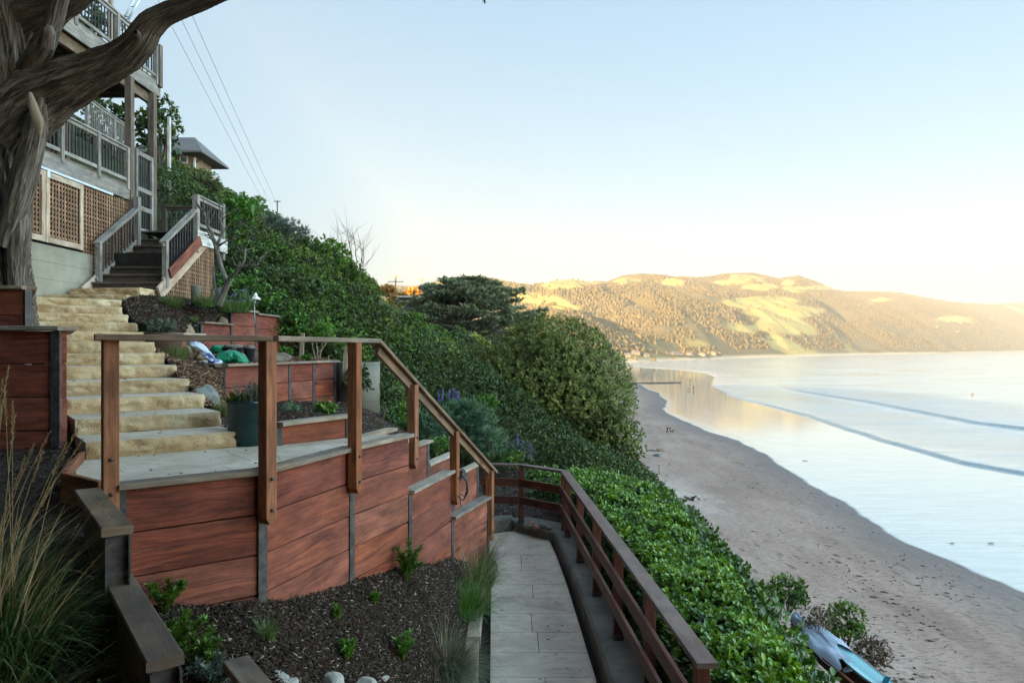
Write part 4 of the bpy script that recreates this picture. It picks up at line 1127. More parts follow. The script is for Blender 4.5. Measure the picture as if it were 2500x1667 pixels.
def chips(name, S, n, seed, label, L=(.012, .055), light=.16, mats=None):
    g = rng(seed); nR, nC = S.shape[:2]
    # area-uniform sample over cells
    A = np.linalg.norm(np.cross(S[1:, :-1] - S[:-1, :-1], S[:-1, 1:] - S[:-1, :-1]), axis=-1); c = g.choice(A.size, n, p=(A / A.sum()).ravel())
    i, j = np.unravel_index(c, A.shape); u = g.random(n)[:, None]; v = g.random(n)[:, None]
    p = S[i, j] * (1 - u) * (1 - v) + S[i + 1, j] * u * (1 - v) + S[i, j + 1] * (1 - u) * v + S[i + 1, j + 1] * u * v
    p[:, 2] += g.uniform(.0, .022, n)
    a = g.uniform(0, 6.28, n); tl = g.normal(size=n) * .38
    d = unit(np.stack([np.cos(a), np.sin(a), np.sin(tl)], 1)); up = unit(np.array([0, 0, 1.0]) + g.normal(size=(n, 3)) * .4); s = unit(np.cross(d, up)); up = np.cross(s, d)
    ln = (L[0] + (L[1] - L[0]) * g.random(n) ** 2.2)[:, None]; w = ln * g.uniform(.1, .3, (n, 1)) + .002; h = w * g.uniform(.25, .6, (n, 1))
    V = []
    for sx, sy, sz in ((-1, -1, -1), (1, -.6, -1), (1, .6, -1), (-1, 1, -1), (-1, -1, 1), (1, -.6, 1), (1, .6, 1), (-1, 1, 1)):
        V.append(p + d * ln * .5 * sx + s * w * .5 * sy + up * h * .5 * sz)
    V = np.stack(V, 1).reshape(-1, 3); k = np.arange(n)[:, None] * 8
    qd = np.concatenate([k + q for q in ([0, 1, 5, 4], [1, 2, 6, 5], [2, 3, 7, 6], [3, 0, 4, 7], [4, 5, 6, 7])])
    r = g.random(n); 
    o = np_mesh(name, V, [qd], np.repeat(r, 8), mats=[mats or M['chip']]); tag(o, label, 'mulch', kind='stuff')
t = NT('bark_chip', .9, .2)
M['chip'] = t.out(t.ramp(t.attr('rnd'), [(0, (.012, .007, .004)), (.45, (.032, .018, .011)), (.82, (.060, .034, .022)), (.95, (.13, .095, .068)), (1, (.36, .30, .24))]))
t = NT('reddish_chip', .9, .2)
M['chip2'] = t.out(t.ramp(t.attr('rnd'), [(0, (.035, .02, .012)), (.4, (.09, .045, .025)), (.75, (.17, .085, .045)), (1, (.34, .22, .14))]))

bed = patch('mulch_bed', [
    [(-2.6, 4.30, -1.62), (-1.85, 4.88, -1.80), (-1.46, 6.05, -2.06), (-1.10, 7.0, -2.16), (-.78, 8.25, -2.42), (-.45, 9.5, -2.75)],
    [(-2.2, 3.70, -1.80), (-1.55, 4.35, -1.98), (-1.15, 5.75, -2.30), (-.85, 6.8, -2.45), (-.62, 8.1, -2.68), (-.42, 9.6, -2.88)],
    [(-1.5, 3.10, -2.05), (-1.0, 4.0, -2.35), (-.75, 5.5, -2.66), (-.62, 6.6, -2.80), (-.53, 7.9, -2.90), (-.48, 9.6, -2.95)],
    [(-.9, 2.6, -2.65), (-.52, 3.9, -2.95), (-.47, 5.4, -3.0), (-.47, 6.5, -3.0), (-.50, 7.8, -3.0), (-.52, 9.6, -3.0)]], M['soil'], 14, .03)
chips('wood_chips', bed, 90000, 1, 'dark shredded bark mulch covering the bed below the long red wall', (.008, .045))
left = patch('left_bank', [
    [(-6.5, 6.2, -.75), (-4.6, 6.25, -.80), (-3.75, 6.1, -.85), (-3.45, 5.6, -.98)],
    [(-6.0, 5.0, -.95), (-4.2, 5.0, -.98), (-3.5, 4.95, -1.02), (-2.9, 4.7, -1.08)],
    [(-5.0, 3.6, -1.2), (-3.5, 3.7, -1.2), (-2.7, 3.9, -1.25), (-2.35, 3.9, -1.25)],
    [(-4.0, 2.0, -1.6), (-2.5, 2.2, -1.6), (-1.9, 2.6, -1.6), (-1.55, 2.55, -1.62)],
    [(-3.5, 1.0, -1.9), (-2.0, 1.2, -1.9), (-1.5, 1.3, -1.9), (-1.0, 1.3, -1.9)]], M['soil'], 12, .03)
chips('wood_chips', left, 14000, 2, 'dark mulch on the left bank below the tall left wall', (.012, .05))
bank = patch('mulch_slope', [
    [(PX(398, 13.2), 13.2, .96), (PX(470, 13.6), 13.6, .92), (PX(545, 14.2), 14.2, .84)],
    [(PX(330, 12.2), 12.2, .88), (PX(440, 12.6), 12.6, .74), (PX(550, 13.3), 13.3, .66)],
    [(PX(297, 11.4), 11.4, .74), (PX(400, 11.7), 11.7, .52), (PX(490, 12.4), 12.4, .42)],
    [(PX(325, 10.5), 10.5, .42), (PX(390, 10.9), 10.9, .28), (PX(425, 11.5), 11.5, .24)]], M['soil'], 14, .035)
chips('wood_chips', bank, 16000, 3, 'brown mulch on the sloping bank under the lattice', (.02, .07))
ter = patch('terrace_soil', [
    [(PX(350, 9.9), 9.9, .10), (PX(420, 11.4), 11.4, -.05), (PX(500, 12.2), 12.2, -.16), (PX(570, 13.4), 13.4, -.20), (PX(690, 16), 16, -.20), (PX(760, 17), 17, -.25)],
    [(PX(395, 8.9), 8.9, -.10), (PX(440, 10.2), 10.2, -.17), (PX(520, 11.2), 11.2, -.20), (PX(610, 12), 12, -.22), (PX(720, 13.6), 13.6, -.22), (PX(800, 14.2), 14.2, -.24)],
    [(PX(436, 8.15), 8.15, -.28), (PX(470, 9.1), 9.1, -.26), (PX(545, 9.42), 9.42, -.27), (PX(640, 10.28), 10.28, -.25), (PX(765, 11.8), 11.8, -.25), (PX(818, 12.4), 12.4, -.25)]], M['soil'], 12, .02)
chips('wood_chips', ter, 16000, 4, 'reddish mulch on the terrace around the rubble and sacks', (.02, .09), mats=M['chip2'])
side = patch('step_side_bank', [
    [(PX(425, 8.1), 8.1, -.27), (PX(480, 9.0), 9.0, -.26), (PX(545, 9.45), 9.45, -.27)],
    [(PX(462, 7.75), 7.75, -.42), (PX(505, 8.3), 8.3, -.48), (PX(540, 8.9), 8.9, -.50)],
    [(PX(500, 7.3), 7.3, -.60), (PX(530, 7.7), 7.7, -.66), (PX(560, 8.4), 8.4, -.74)]], M['soil'], 12, .02)
chips('wood_chips', side, 4000, 7, 'reddish mulch sliding down between the stone steps and the four-bay wall', (.02, .08), mats=M['chip2'])
low = patch('lower_terrace', [
    [(PX(500, 7.4), 7.4, -.62), (PX(538, 9.2), 9.2, -.72), (PX(640, 10.15), 10.15, -.80), (PX(765, 11.6), 11.6, -.88), (PX(860, 12.3), 12.3, -.95), (PX(1000, 13), 13, -1.6)],
    [(PX(545, 6.9), 6.9, -.80), (PX(590, 8), 8, -.76), (PX(700, 9), 9, -.84), (PX(800, 9.6), 9.6, -.95), (PX(910, 10.5), 10.5, -1.15), (PX(1050, 11.5), 11.5, -1.8)],
    [(PX(585, 6.45), 6.45, -.90), (PX(660, 6.8), 6.8, -.80), (PX(770, 7.2), 7.2, -.80), (PX(880, 8), 8, -1.05), (PX(990, 9.2), 9.2, -1.4), (PX(1110, 11), 11, -2.05)]], M['soil'], 12, .02)
chips('wood_chips', low, 12000, 5, 'mulch on the lower terrace behind the short knotty wall', (.015, .05))
endp = patch('path_end_bank', [
    [(-.9, 12.2, -3.1), (-.5, 13.3, -3.2), (.4, 13.4, -3.25), (1.1, 12.8, -3.3)],
    [(-1.2, 14.2, -2.9), (-.5, 14.4, -2.9), (.5, 14.3, -3.0), (1.6, 13.8, -3.2)],
    [(-1.8, 16.5, -2.6), (-.6, 16.5, -2.7), (.8, 16.3, -2.9), (2.4, 15.6, -3.3)]], M['soil'], 12, .03)
chips('wood_chips', endp, 7000, 6, 'mulch on the bank beyond the end of the path', (.02, .07))

def litter():
    g = rng(950); P_ = []
    def zone(n, fx): 
        for _ in range(n): P_.append(fx())
    zone(46, lambda: (g.uniform(-3.3, -1.3), g.uniform(4.9, 6.9), LZ + .004))
    zone(90, lambda: (g.uniform(-.18, .78), 3.5 + 8.8 * g.random(), PZ + .004))
    zone(60, lambda: (g.uniform(1.0, 1.3), 3.5 + 8 * g.random(), KZ + .004))
    for k in range(9):
        Y = 6.4 + .45 * k
        for _ in range(4):
            u = g.uniform(.05, 1.1); v = g.uniform(.1, .5); q = Vector((PX(rc[k], Y), Y, 0)) - FR * u + AX * v; P_.append((q.x, q.y, -.764 + .1407 * k + .004))
    C = np.array(P_); 
    inside = np.array([True if z != LZ + .004 else (sum(((Q[i][1] > y) != (Q[i - 1][1] > y)) and (x < (Q[i - 1][0] - Q[i][0]) * (y - Q[i][1]) / (Q[i - 1][1] - Q[i][1]) + Q[i][0]) for i in range(len(Q))) % 2 == 1) for x, y, z in P_])
    C = C[inside]; n = len(C); a = g.uniform(0, 6.28, n); D = unit(np.stack([np.cos(a), np.sin(a), np.full(n, .12)], 1)); U = np.tile([0, 0, 1.0], (n, 1))
    V, T = leaf_arrays(C, D, U, g.uniform(.015, .05, n), g.uniform(.006, .018, n), fold=.4)
    tag(np_mesh('leaf_litter', V, [T], np.repeat(g.random(n), 4), mats=[M['chip2']]), 'dry leaves and twigs scattered on the landing, the steps and the path', 'leaf litter', kind='stuff')
litter()
# ------------------------------------------------------------------ deck house on the left (its front face lies in the plane x = DX)
DX = -8.1
def DY(px): return -DX * F / (1250 - px)
DK = thing('deck_house', 'silvered two-storey timber deck with iron balusters, lattice skirt and concrete base on the left', 'deck', (DX, 12, .9)); DO = Vector(DK.location)
def dv(x, y, z): return Vector((x, y, z)) - DO
def part(nm, m, parent, fn, seed=0):
    mb = MB(seed); fn(mb); return mb.build(nm, M[m], parent)
# concrete foundation wall
part('foundation_wall', 'conc', DK, lambda b: b.box(dv(DX - .22, 9.6, .7), dv(DX, 13.45, 1.80)), 1)
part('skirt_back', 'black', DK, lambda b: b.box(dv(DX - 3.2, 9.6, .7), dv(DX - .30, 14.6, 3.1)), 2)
# lower deck
part('fascia_board', 'grey', DK, lambda b: b.beam(dv(DX, 9.6, 3.265), dv(DX, 14.85, 3.265), .045, .27), 3)
part('flashing', 'galv', DK, lambda b: b.beam(dv(DX + .012, 9.6, 3.108), dv(DX + .012, 14.1, 3.108), .03, .045), 4)
def floorfn(y0, y1, z):
    def f(b):
        x = DX + .02; k = 0
        while x > DX - 3.6:
            b.beam(dv(x - .07, y0, z), dv(x - .07, y1, z), .135, .035, bev=.002); x -= .142
    return f
part('deck_floor', 'greydark', DK, floorfn(9.6, 14.85, 3.42), 5)
def joists(y0, y1, z):
    def f(b):
        y = y0
        while y < y1: b.beam(dv(DX - .03, y, z), dv(DX - 3.6, y, z), .04, .2); y += .42
    return f
part('joist', 'greydark', DK, joists(9.7, 14.8, 3.28), 6)
# upper deck
UZ = 6.06
part('fascia_board', 'grey', DK, lambda b: b.beam(dv(DX, 8.6, UZ - .155), dv(DX, 16.0, UZ - .155), .045, .31), 7)
part('fascia_board', 'grey', DK, lambda b: b.beam(dv(DX - .03, 16.0, UZ - .155), dv(DX - 3.6, 16.0, UZ - .155), .045, .31), 8)
part('deck_floor', 'greydark', DK, floorfn(8.6, 16.02, UZ + .018), 9)
part('joist', 'greydark', DK, joists(8.7, 15.9, UZ - .12), 10)
part('beam', 'darkcap', DK, lambda b: b.beam(dv(DX - .12, 8.6, UZ - .42), dv(DX - .12, 15.9, UZ - .42), .09, .22), 11)
for k, (x, y) in enumerate([(DX - .02, 14.78), (DX - .02, 15.72), (DX - 2.4, 14.78), (DX - 2.4, 11.2), (DX - .02, 10.2)]):
    z0 = 1.3 if k in (0, 1) else 3.4
    part('post', 'greydark', DK, lambda b: b.beam(dv(x, y, z0), dv(x, y, UZ - .31), .14, .14, (0, 1, 0)), 12 + k)
# railing builder: straight run, level or sloping
def railing(parent, O, a, b, zh, posts, sp=.105, m='grey', capw=.09, post_h=None, low=.10, first=True, bal='iron', pw=.09, bt=.018, capname='railing'):
    """a, b: floor points at both ends; zh: height to the top of the cap"""
    a = Vector(a) - O; b = Vector(b) - O; d = b - a; L = d.length; u = d / L
    mb = MB(); mb.beam(a + Vector((0, 0, zh - .02)), b + Vector((0, 0, zh - .02)), capw, .036); mb.beam(a + Vector((0, 0, zh - .075)), b + Vector((0, 0, zh - .075)), .035, .07)
    mb.beam(a + Vector((0, 0, low)), b + Vector((0, 0, low)), .035, .07); r = mb.build(capname, M[m], parent)
    n = int(L / sp)
    for i in range(1, n):
        f = i / n; p = a.lerp(b, f)
        if any(abs(f - q) * L < .07 for q in posts): continue
        mb = MB(i); mb.beam(p + Vector((0, 0, low + .03)), p + Vector((0, 0, zh - .10)), bt, bt, (0, 1, 0), bev=.001); mb.build('baluster', M[bal], r)
    for i, q in enumerate(posts):
        p = a.lerp(b, q); mb = MB(i + 70); mb.beam(p + Vector((0, 0, -.1)), p + Vector((0, 0, (post_h or zh - .04))), pw, pw, (0, 1, 0)); mb.build('rail_post', M[m], r)
    return r
railing(DK, DO, (DX, 10.2, 3.44), (DX, 14.72, 3.44), .79, [.51, .755, .985], bt=.02)
railing(DK, DO, (DX, 9.0, UZ + .03), (DX, 15.95, UZ + .03), .80, [.35, .56, .76, .985], bt=.02)
railing(DK, DO, (DX - .05, 15.97, UZ + .03), (DX - 3.4, 15.97, UZ + .03), .80, [.5], bt=.02)
part('rail_post', 'greydark', DK, lambda b: b.beam(dv(DX + .03, 15.92, UZ - .1), dv(DX + .03, 15.92, UZ + .86), .12, .12, (0, 1, 0)), 33)
# lattice doors and skirt
def lattice(parent, O, p0, eu, ev, W, Hh, sp=.085, w=.035, t=.010, m='lattice', name='lattice_panel', clipf=None):
    """p0 lower corner, eu along, ev up; two layers of strips"""
    mb = MB(77); p0 = Vector(p0) - O; eu = Vector(eu).normalized(); ev = Vector(ev).normalized(); n = eu.cross(ev).normalized()
    k = sp / 2
    while k < W:
        h0, h1 = (0, Hh) if clipf is None else clipf('u', k)
        if h1 - h0 > .03: mb.beam(p0 + eu * k + ev * h0, p0 + eu * k + ev * h1, w, t, n, bev=.001)
        k += sp
    k = sp / 2
    while k < Hh:
        w0, w1 = (0, W) if clipf is None else clipf('v', k)
        if w1 - w0 > .03: mb.beam(p0 + eu * w0 + ev * k - n * t * 1.1, p0 + eu * w1 + ev * k - n * t * 1.1, t, w, ev, bev=.001) if False else mb.beam(p0 + eu * w0 + ev * k - n * t * 1.1, p0 + eu * w1 + ev * k - n * t * 1.1, w, t, n, bev=.001)
        k += sp
    return mb.build(name, M[m], parent)
def door(y0, y1):
    z0, z1 = 1.84, 3.07
    mb = MB(int(y0 * 10)); x = DX + .012
    for a, b in (((x, y0 + .045, z0), (x, y0 + .045, z1)), ((x, y1 - .045, z0), (x, y1 - .045, z1))): mb.beam(dv(*a), dv(*b), .09, .03, (1, 0, 0))
    for zz in (z0 + .05, z1 - .05): mb.beam(dv(x, y0 + .092, zz), dv(x, y1 - .092, zz), .03, .10)
    f = mb.build('lattice_door', M['cedar'], DK)
    lattice(f, DO, (DX - .012, y0 + .09, z0 + .1), (0, 1, 0), (0, 0, 1), y1 - y0 - .18, z1 - z0 - .2)
    mb = MB(4); 
    for zz in (z1 - .1,): mb.beam(dv(DX + .032, y0 + .05, zz), dv(DX + .032, y0 + .05, zz + .14), .07, .008, (1, 0, 0))
    mb.build('hinge', M['galv'], f)
door(10.2, 11.13); door(11.15, 12.06); door(12.08, 13.12)
lattice(DK, DO, (DX - .012, 13.14, 1.3), (0, 1, 0), (0, 0, 1), 1.6, 1.80, name='lattice_skirt')
# gate
def gatef(b):
    for y in (14.98, 15.62): b.beam(dv(DX + .02, y, 2.50), dv(DX + .02, y, 4.27), .07, .05, (1, 0, 0))
    for z in (2.56, 2.62 + .42, 3.45, 4.22): b.beam(dv(DX + .02, 15.0, z), dv(DX + .02, 15.6, z), .04, .10)
gt = part('gate', 'grey', DK, gatef, 41)
for i in range(1, 7):
    mb = MB(i); y = 14.98 + .64 * i / 7; mb.beam(dv(DX + .02, y, 2.6), dv(DX + .02, y, 4.18), .02, .02, (0, 1, 0)); mb.build('baluster', M['iron'], gt)
# back lattice screen, back wall and far railing
part('back_wall', 'greydark', DK, lambda b: b.box(dv(-13.0, 9.6, 3.4), dv(-11.8, 12.6, UZ - .3)), 43)
lattice(DK, DO, (-11.5, 14.9, 3.5), (1, 0, 0), (0, 0, 1), 1.9, 2.2, m='greydark', name='lattice_screen')
part('post', 'greydark', DK, lambda b: b.beam(dv(-9.55, 14.9, 3.4), dv(-9.55, 14.9, UZ - .3), .12, .12, (0, 1, 0)), 44)
railing(DK, DO, (-11.9, 19.5, 6.1), (-12.25, 22.5, 6.1), .95, [0, .55, 1], m='grey', bt=.02, bal='grey')
# porch platform at the head of the stairs
SX0, SX1 = -7.97, -6.62
STR = thing('wooden_stairs', 'weathered wooden stairs with iron balusters rising from the stone steps to the deck gate', 'stairs', (-7.3, 13.2, 1.05)); TO = Vector(STR.location)
def tv(x, y, z): return Vector((x, y, z)) - TO
for k in range(7):
    y = 13.2 + .28 * k; z = 1.253 + .18 * k
    mb = MB(400 + k); mb.beam(tv(SX0, y + .13, z - .018), tv(SX1, y + .13, z - .018), .31, .038); mb.build('tread', M['tread'], STR)
    mb = MB(410 + k); mb.beam(tv(SX0 + .03, y + .03, z - .105), tv(SX1 - .03, y + .03, z - .105), .022, .138); mb.build('riser', M['tread'], STR)
mb = MB(420); mb.beam(tv(SX1 + .03, 13.0, 1.02), tv(SX1 + .03, 15.0, 2.32), .045, .26, (0, 0, 1)); mb.build('stringer', M['cedar'], STR)
mb = MB(421); mb.beam(tv(SX0 - .02, 13.0, 1.02), tv(SX0 - .02, 15.0, 2.32), .045, .26, (0, 0, 1)); mb.build('stringer', M['cedar'], STR)
mb = MB(422)
for i in range(9): mb.beam(tv(SX0, 15.0 + .14 * i, 2.50), tv(SX1 + .05, 15.0 + .14 * i, 2.50), .135, .036)
mb.build('platform', M['tread'], STR)
mb = MB(423); mb.beam(tv(SX1 + .06, 14.5, 2.32), tv(SX1 + .06, 16.0, 2.32), .045, .30); mb.build('fascia_board', M['palewhite'], STR)
mb = MB(424); mb.beam(tv(SX1 + .09, 13.3, 1.42), tv(SX1 + .09, 14.6, 2.26), .03, .20); mb.build('skirt_board', M['red'], STR)
railing(STR, TO, (SX0 + .03, 13.3, 1.20), (SX0 + .03, 14.72, 2.15), .82, [.06], capw=.14, bal='tread', bt=.028, sp=.125)
railing(STR, TO, (SX1 + .02, 13.15, 1.18), (SX1 + .02, 14.5, 2.06), .84, [.08], capw=.14, bal='iron', bt=.026, sp=.125)
for k, (x, y, z0, z1) in enumerate([(SX0 + .03, 14.75, 1.3, 3.2), (SX1 + .02, 14.55, 2.0, 3.2), (SX1 + .02, 15.85, 2.0, 3.28)]):
    mb = MB(430 + k); mb.beam(tv(x, y, z0), tv(x, y, z1), .11, .11, (0, 1, 0)); mb.build('newel_post', M['grey'], STR)
railing(STR, TO, (SX1 + .02, 14.6, 2.5), (SX1 + .02, 15.85, 2.5), .72, [], bal='iron', bt=.02)
railing(STR, TO, (-8.1, 16.1, 2.5), (-6.7, 16.1, 2.5), .78, [.05], m='tread', bal='iron', bt=.02)
def cl(kind, k):
    if kind == 'u':  # k = distance along +y from 13.25
        y = 13.25 + k; top = min(1.12 + .64 * (y - 13.0) - .12, 2.15); b0 = .70 + .02 * k; return (0, max(0, top - .84)) if y < 15.4 else (0, 0)
    z = .84 + k; y0 = max(13.25, 13.0 + (z + .12 - 1.12) / .64); return (min(y0 - 13.25, 2.1), 2.1)
lattice(STR, TO, (SX1 + .035, 13.25, .84), (0, 1, 0), (0, 0, 1), 2.15, 1.33, name='lattice_skirt', clipf=cl)
mb = MB(440); mb.box(tv(SX0, 13.9, .8), tv(SX1 - .15, 15.9, 1.9)); mb.build('under_stair_fill', M['black'], STR)  # near-black solid box fills the hollow under the stairs

# two short concrete bollard stubs by the lattice
for k, (px, lab) in enumerate([(478, 'short round concrete stub in front of the stair lattice, left of the bare shrub'), (538, 'short round concrete stub at the foot of the bare shrub')]):
    Y = 12.9 + .5 * k; mb = MB(450 + k); mb.lathe((0, 0, 0), [(.0, 0), (.085, 0), (.085, .34), (.075, .36), (0, .36)], 20); o = mb.build('concrete_stub', M['cyl'])
    o.location = (PX(px, Y), Y, .80); tag(o, lab, 'concrete post')

# ------------------------------------------------------------------ big cypress at the left edge
def limb(name, pts, rads, mat, parent, seed=0, nseg=72, step=.045, ridge=.05, nrid=9, gnarl=.10, off=Vector((0, 0, 0)), twist=1.2):
    P_ = [Vector(p) for p in pts]; 
    # catmull-rom
    out = []; rr = []
    for i in range(len(P_) - 1):
        p0 = P_[max(i - 1, 0)]; p1 = P_[i]; p2 = P_[i + 1]; p3 = P_[min(i + 2, len(P_) - 1)]
        n = max(2, int((p2 - p1).length / step))
        for k in range(n):
            t = k / n
            out.append(.5 * ((2 * p1) + (p2 - p0) * t + (2 * p0 - 5 * p1 + 4 * p2 - p3) * t * t + (3 * p1 - p0 - 3 * p2 + p3) * t ** 3))
            s = t * t * (3 - 2 * t); rr.append(rads[i] * (1 - s) + rads[i + 1] * s)
    out.append(P_[-1]); rr.append(rads[-1])
    n = len(out); prev = None; C = np.zeros((n, 3)); A = np.zeros((n, 3)); B = np.zeros((n, 3)); Ls = np.zeros(n)
    for k in range(n):
        t = (out[min(k + 1, n - 1)] - out[max(k - 1, 0)]).normalized()
        a = t.orthogonal() if prev is None else prev - t * prev.dot(t)
        a.normalize(); prev = a; b = t.cross(a); C[k] = out[k]; A[k] = a; B[k] = b
        if k: Ls[k] = Ls[k - 1] + (out[k] - out[k - 1]).length
    th = np.arange(nseg + 1) * 2 * math.pi / nseg
    T, L = np.meshgrid(th, Ls); Rr = np.array(rr)[:, None]
    tt = T + twist * L * .35
    ct, st_ = np.cos(tt), np.sin(tt)
    lob = fbm(ct * 1.3 + seed + 3, st_ * 1.3 + L * .35, seed, 3) - .5
    rid = 1 - np.abs(2 * fbm(ct * nrid * .35 + 9 + L * .25, st_ * nrid * .35 + L * .42 + 4, seed + 5, 3, .5) - 1) ** .6 * 1.35
    fine = fbm(ct * nrid * 1.5 + 5, st_ * nrid * 1.5 + L * 2.2, seed + 8, 3) - .5
    D = Rr * (1 + gnarl * 2.4 * lob) + ridge * (rid - .3) * np.minimum(1, Rr / .25) + ridge * .5 * fine * np.minimum(1, Rr / .25)
    V = C[:, None, :] + (A[:, None, :] * np.cos(T)[..., None] + B[:, None, :] * np.sin(T)[..., None]) * D[..., None] - np.array(off)
    V[:, -1] = V[:, 0]
    uv = np.stack([L, T * Rr.max() * .9], -1)
    return np_mesh(name, V.reshape(-1, 3), [grid_faces(n, nseg + 1)[:, ::-1]], np.full(V.shape[0] * V.shape[1], .5), uv.reshape(-1, 2), [M[mat]], True, parent)
TY = 8.6
CT = thing('cypress_tree', 'old cypress with twisted grey trunk at the left edge, one heavy limb sweeping right', 'tree', (PX(-10, TY), TY, -.2)); CO = Vector(CT.location)
def tp(px, py, Y=TY): return P(px, py, Y)
limb('trunk', [tp(18, 860), tp(16, 740), tp(4, 640), tp(-14, 540), tp(-24, 430), tp(-20, 320), tp(-14, 200), tp(-4, 90), tp(-10, -60), tp(-24, -300)],
     [.32, .25, .25, .32, .42, .50, .52, .50, .48, .46], 'bark', CT, 3, 260, .028, .10, 30, .08, CO)
limb('limb', [tp(10, 330, 8.5), tp(85, 250, 8.45), tp(160, 206, 8.4), tp(235, 171, 8.3), tp(298, 140, 8.2), tp(338, 104, 8.1), tp(366, 62, 8.05), tp(410, 32, 8.0), tp(475, 10, 7.9), tp(540, -18, 7.8), tp(640, -60, 7.6)],
     [.32, .33, .27, .205, .175, .155, .135, .11, .09, .085, .07], 'bark', CT, 11, 170, .022, .045, 18, .08, CO)
limb('limb', [tp(30, 60, 8.6), tp(90, 30, 8.5), tp(160, 0, 8.4), tp(230, -40, 8.3), tp(330, -120, 8.2)], [.30, .24, .17, .12, .1], 'bark', CT, 17, 70, .04, .05, 8, .1, CO)
limb('limb', [tp(70, 170, 8.35), tp(100, 120, 8.2), tp(128, 66, 8.15), tp(150, -20, 8.1)], [.12, .12, .09, .09], 'bark', CT, 19, 60, .03, .04, 8, .12, CO)
limb('root_flare', [tp(52, 430, 8.3), tp(44, 560, 8.35), tp(40, 680, 8.4), tp(52, 800, 8.35)], [.10, .14, .11, .08], 'bark', CT, 23, 50, .04, .03, 8, .15, CO)
limb('root_flare', [tp(100, 240, 8.2), tp(86, 330, 8.2), tp(50, 470, 8.25), tp(8, 600, 8.3)], [.06, .13, .15, .1], 'bark', CT, 29, 50, .04, .03, 8, .2, CO)
# pale torn scar where a branch came off
limb('branch_scar', [tp(74, 228, 8.03), tp(82, 262, 7.98), tp(93, 296, 7.98), tp(97, 330, 8.02)], [.02, .045, .055, .02], 'pale', CT, 31, 40, .02, .03, 8, .2, CO)
limb('branch_stub', [tp(112, 112, 8.0), tp(118, 84, 7.95), tp(121, 64, 7.95)], [.08, .07, .03], 'bark', CT, 37, 60, .02, .03, 14, .25, CO)
limb('branch_stub', [tp(338, 96, 8.0), tp(334, 84, 7.9), tp(331, 78, 7.84)], [.06, .045, .02], 'bark', CT, 41, 24, .015, .01, 6, .2, CO)
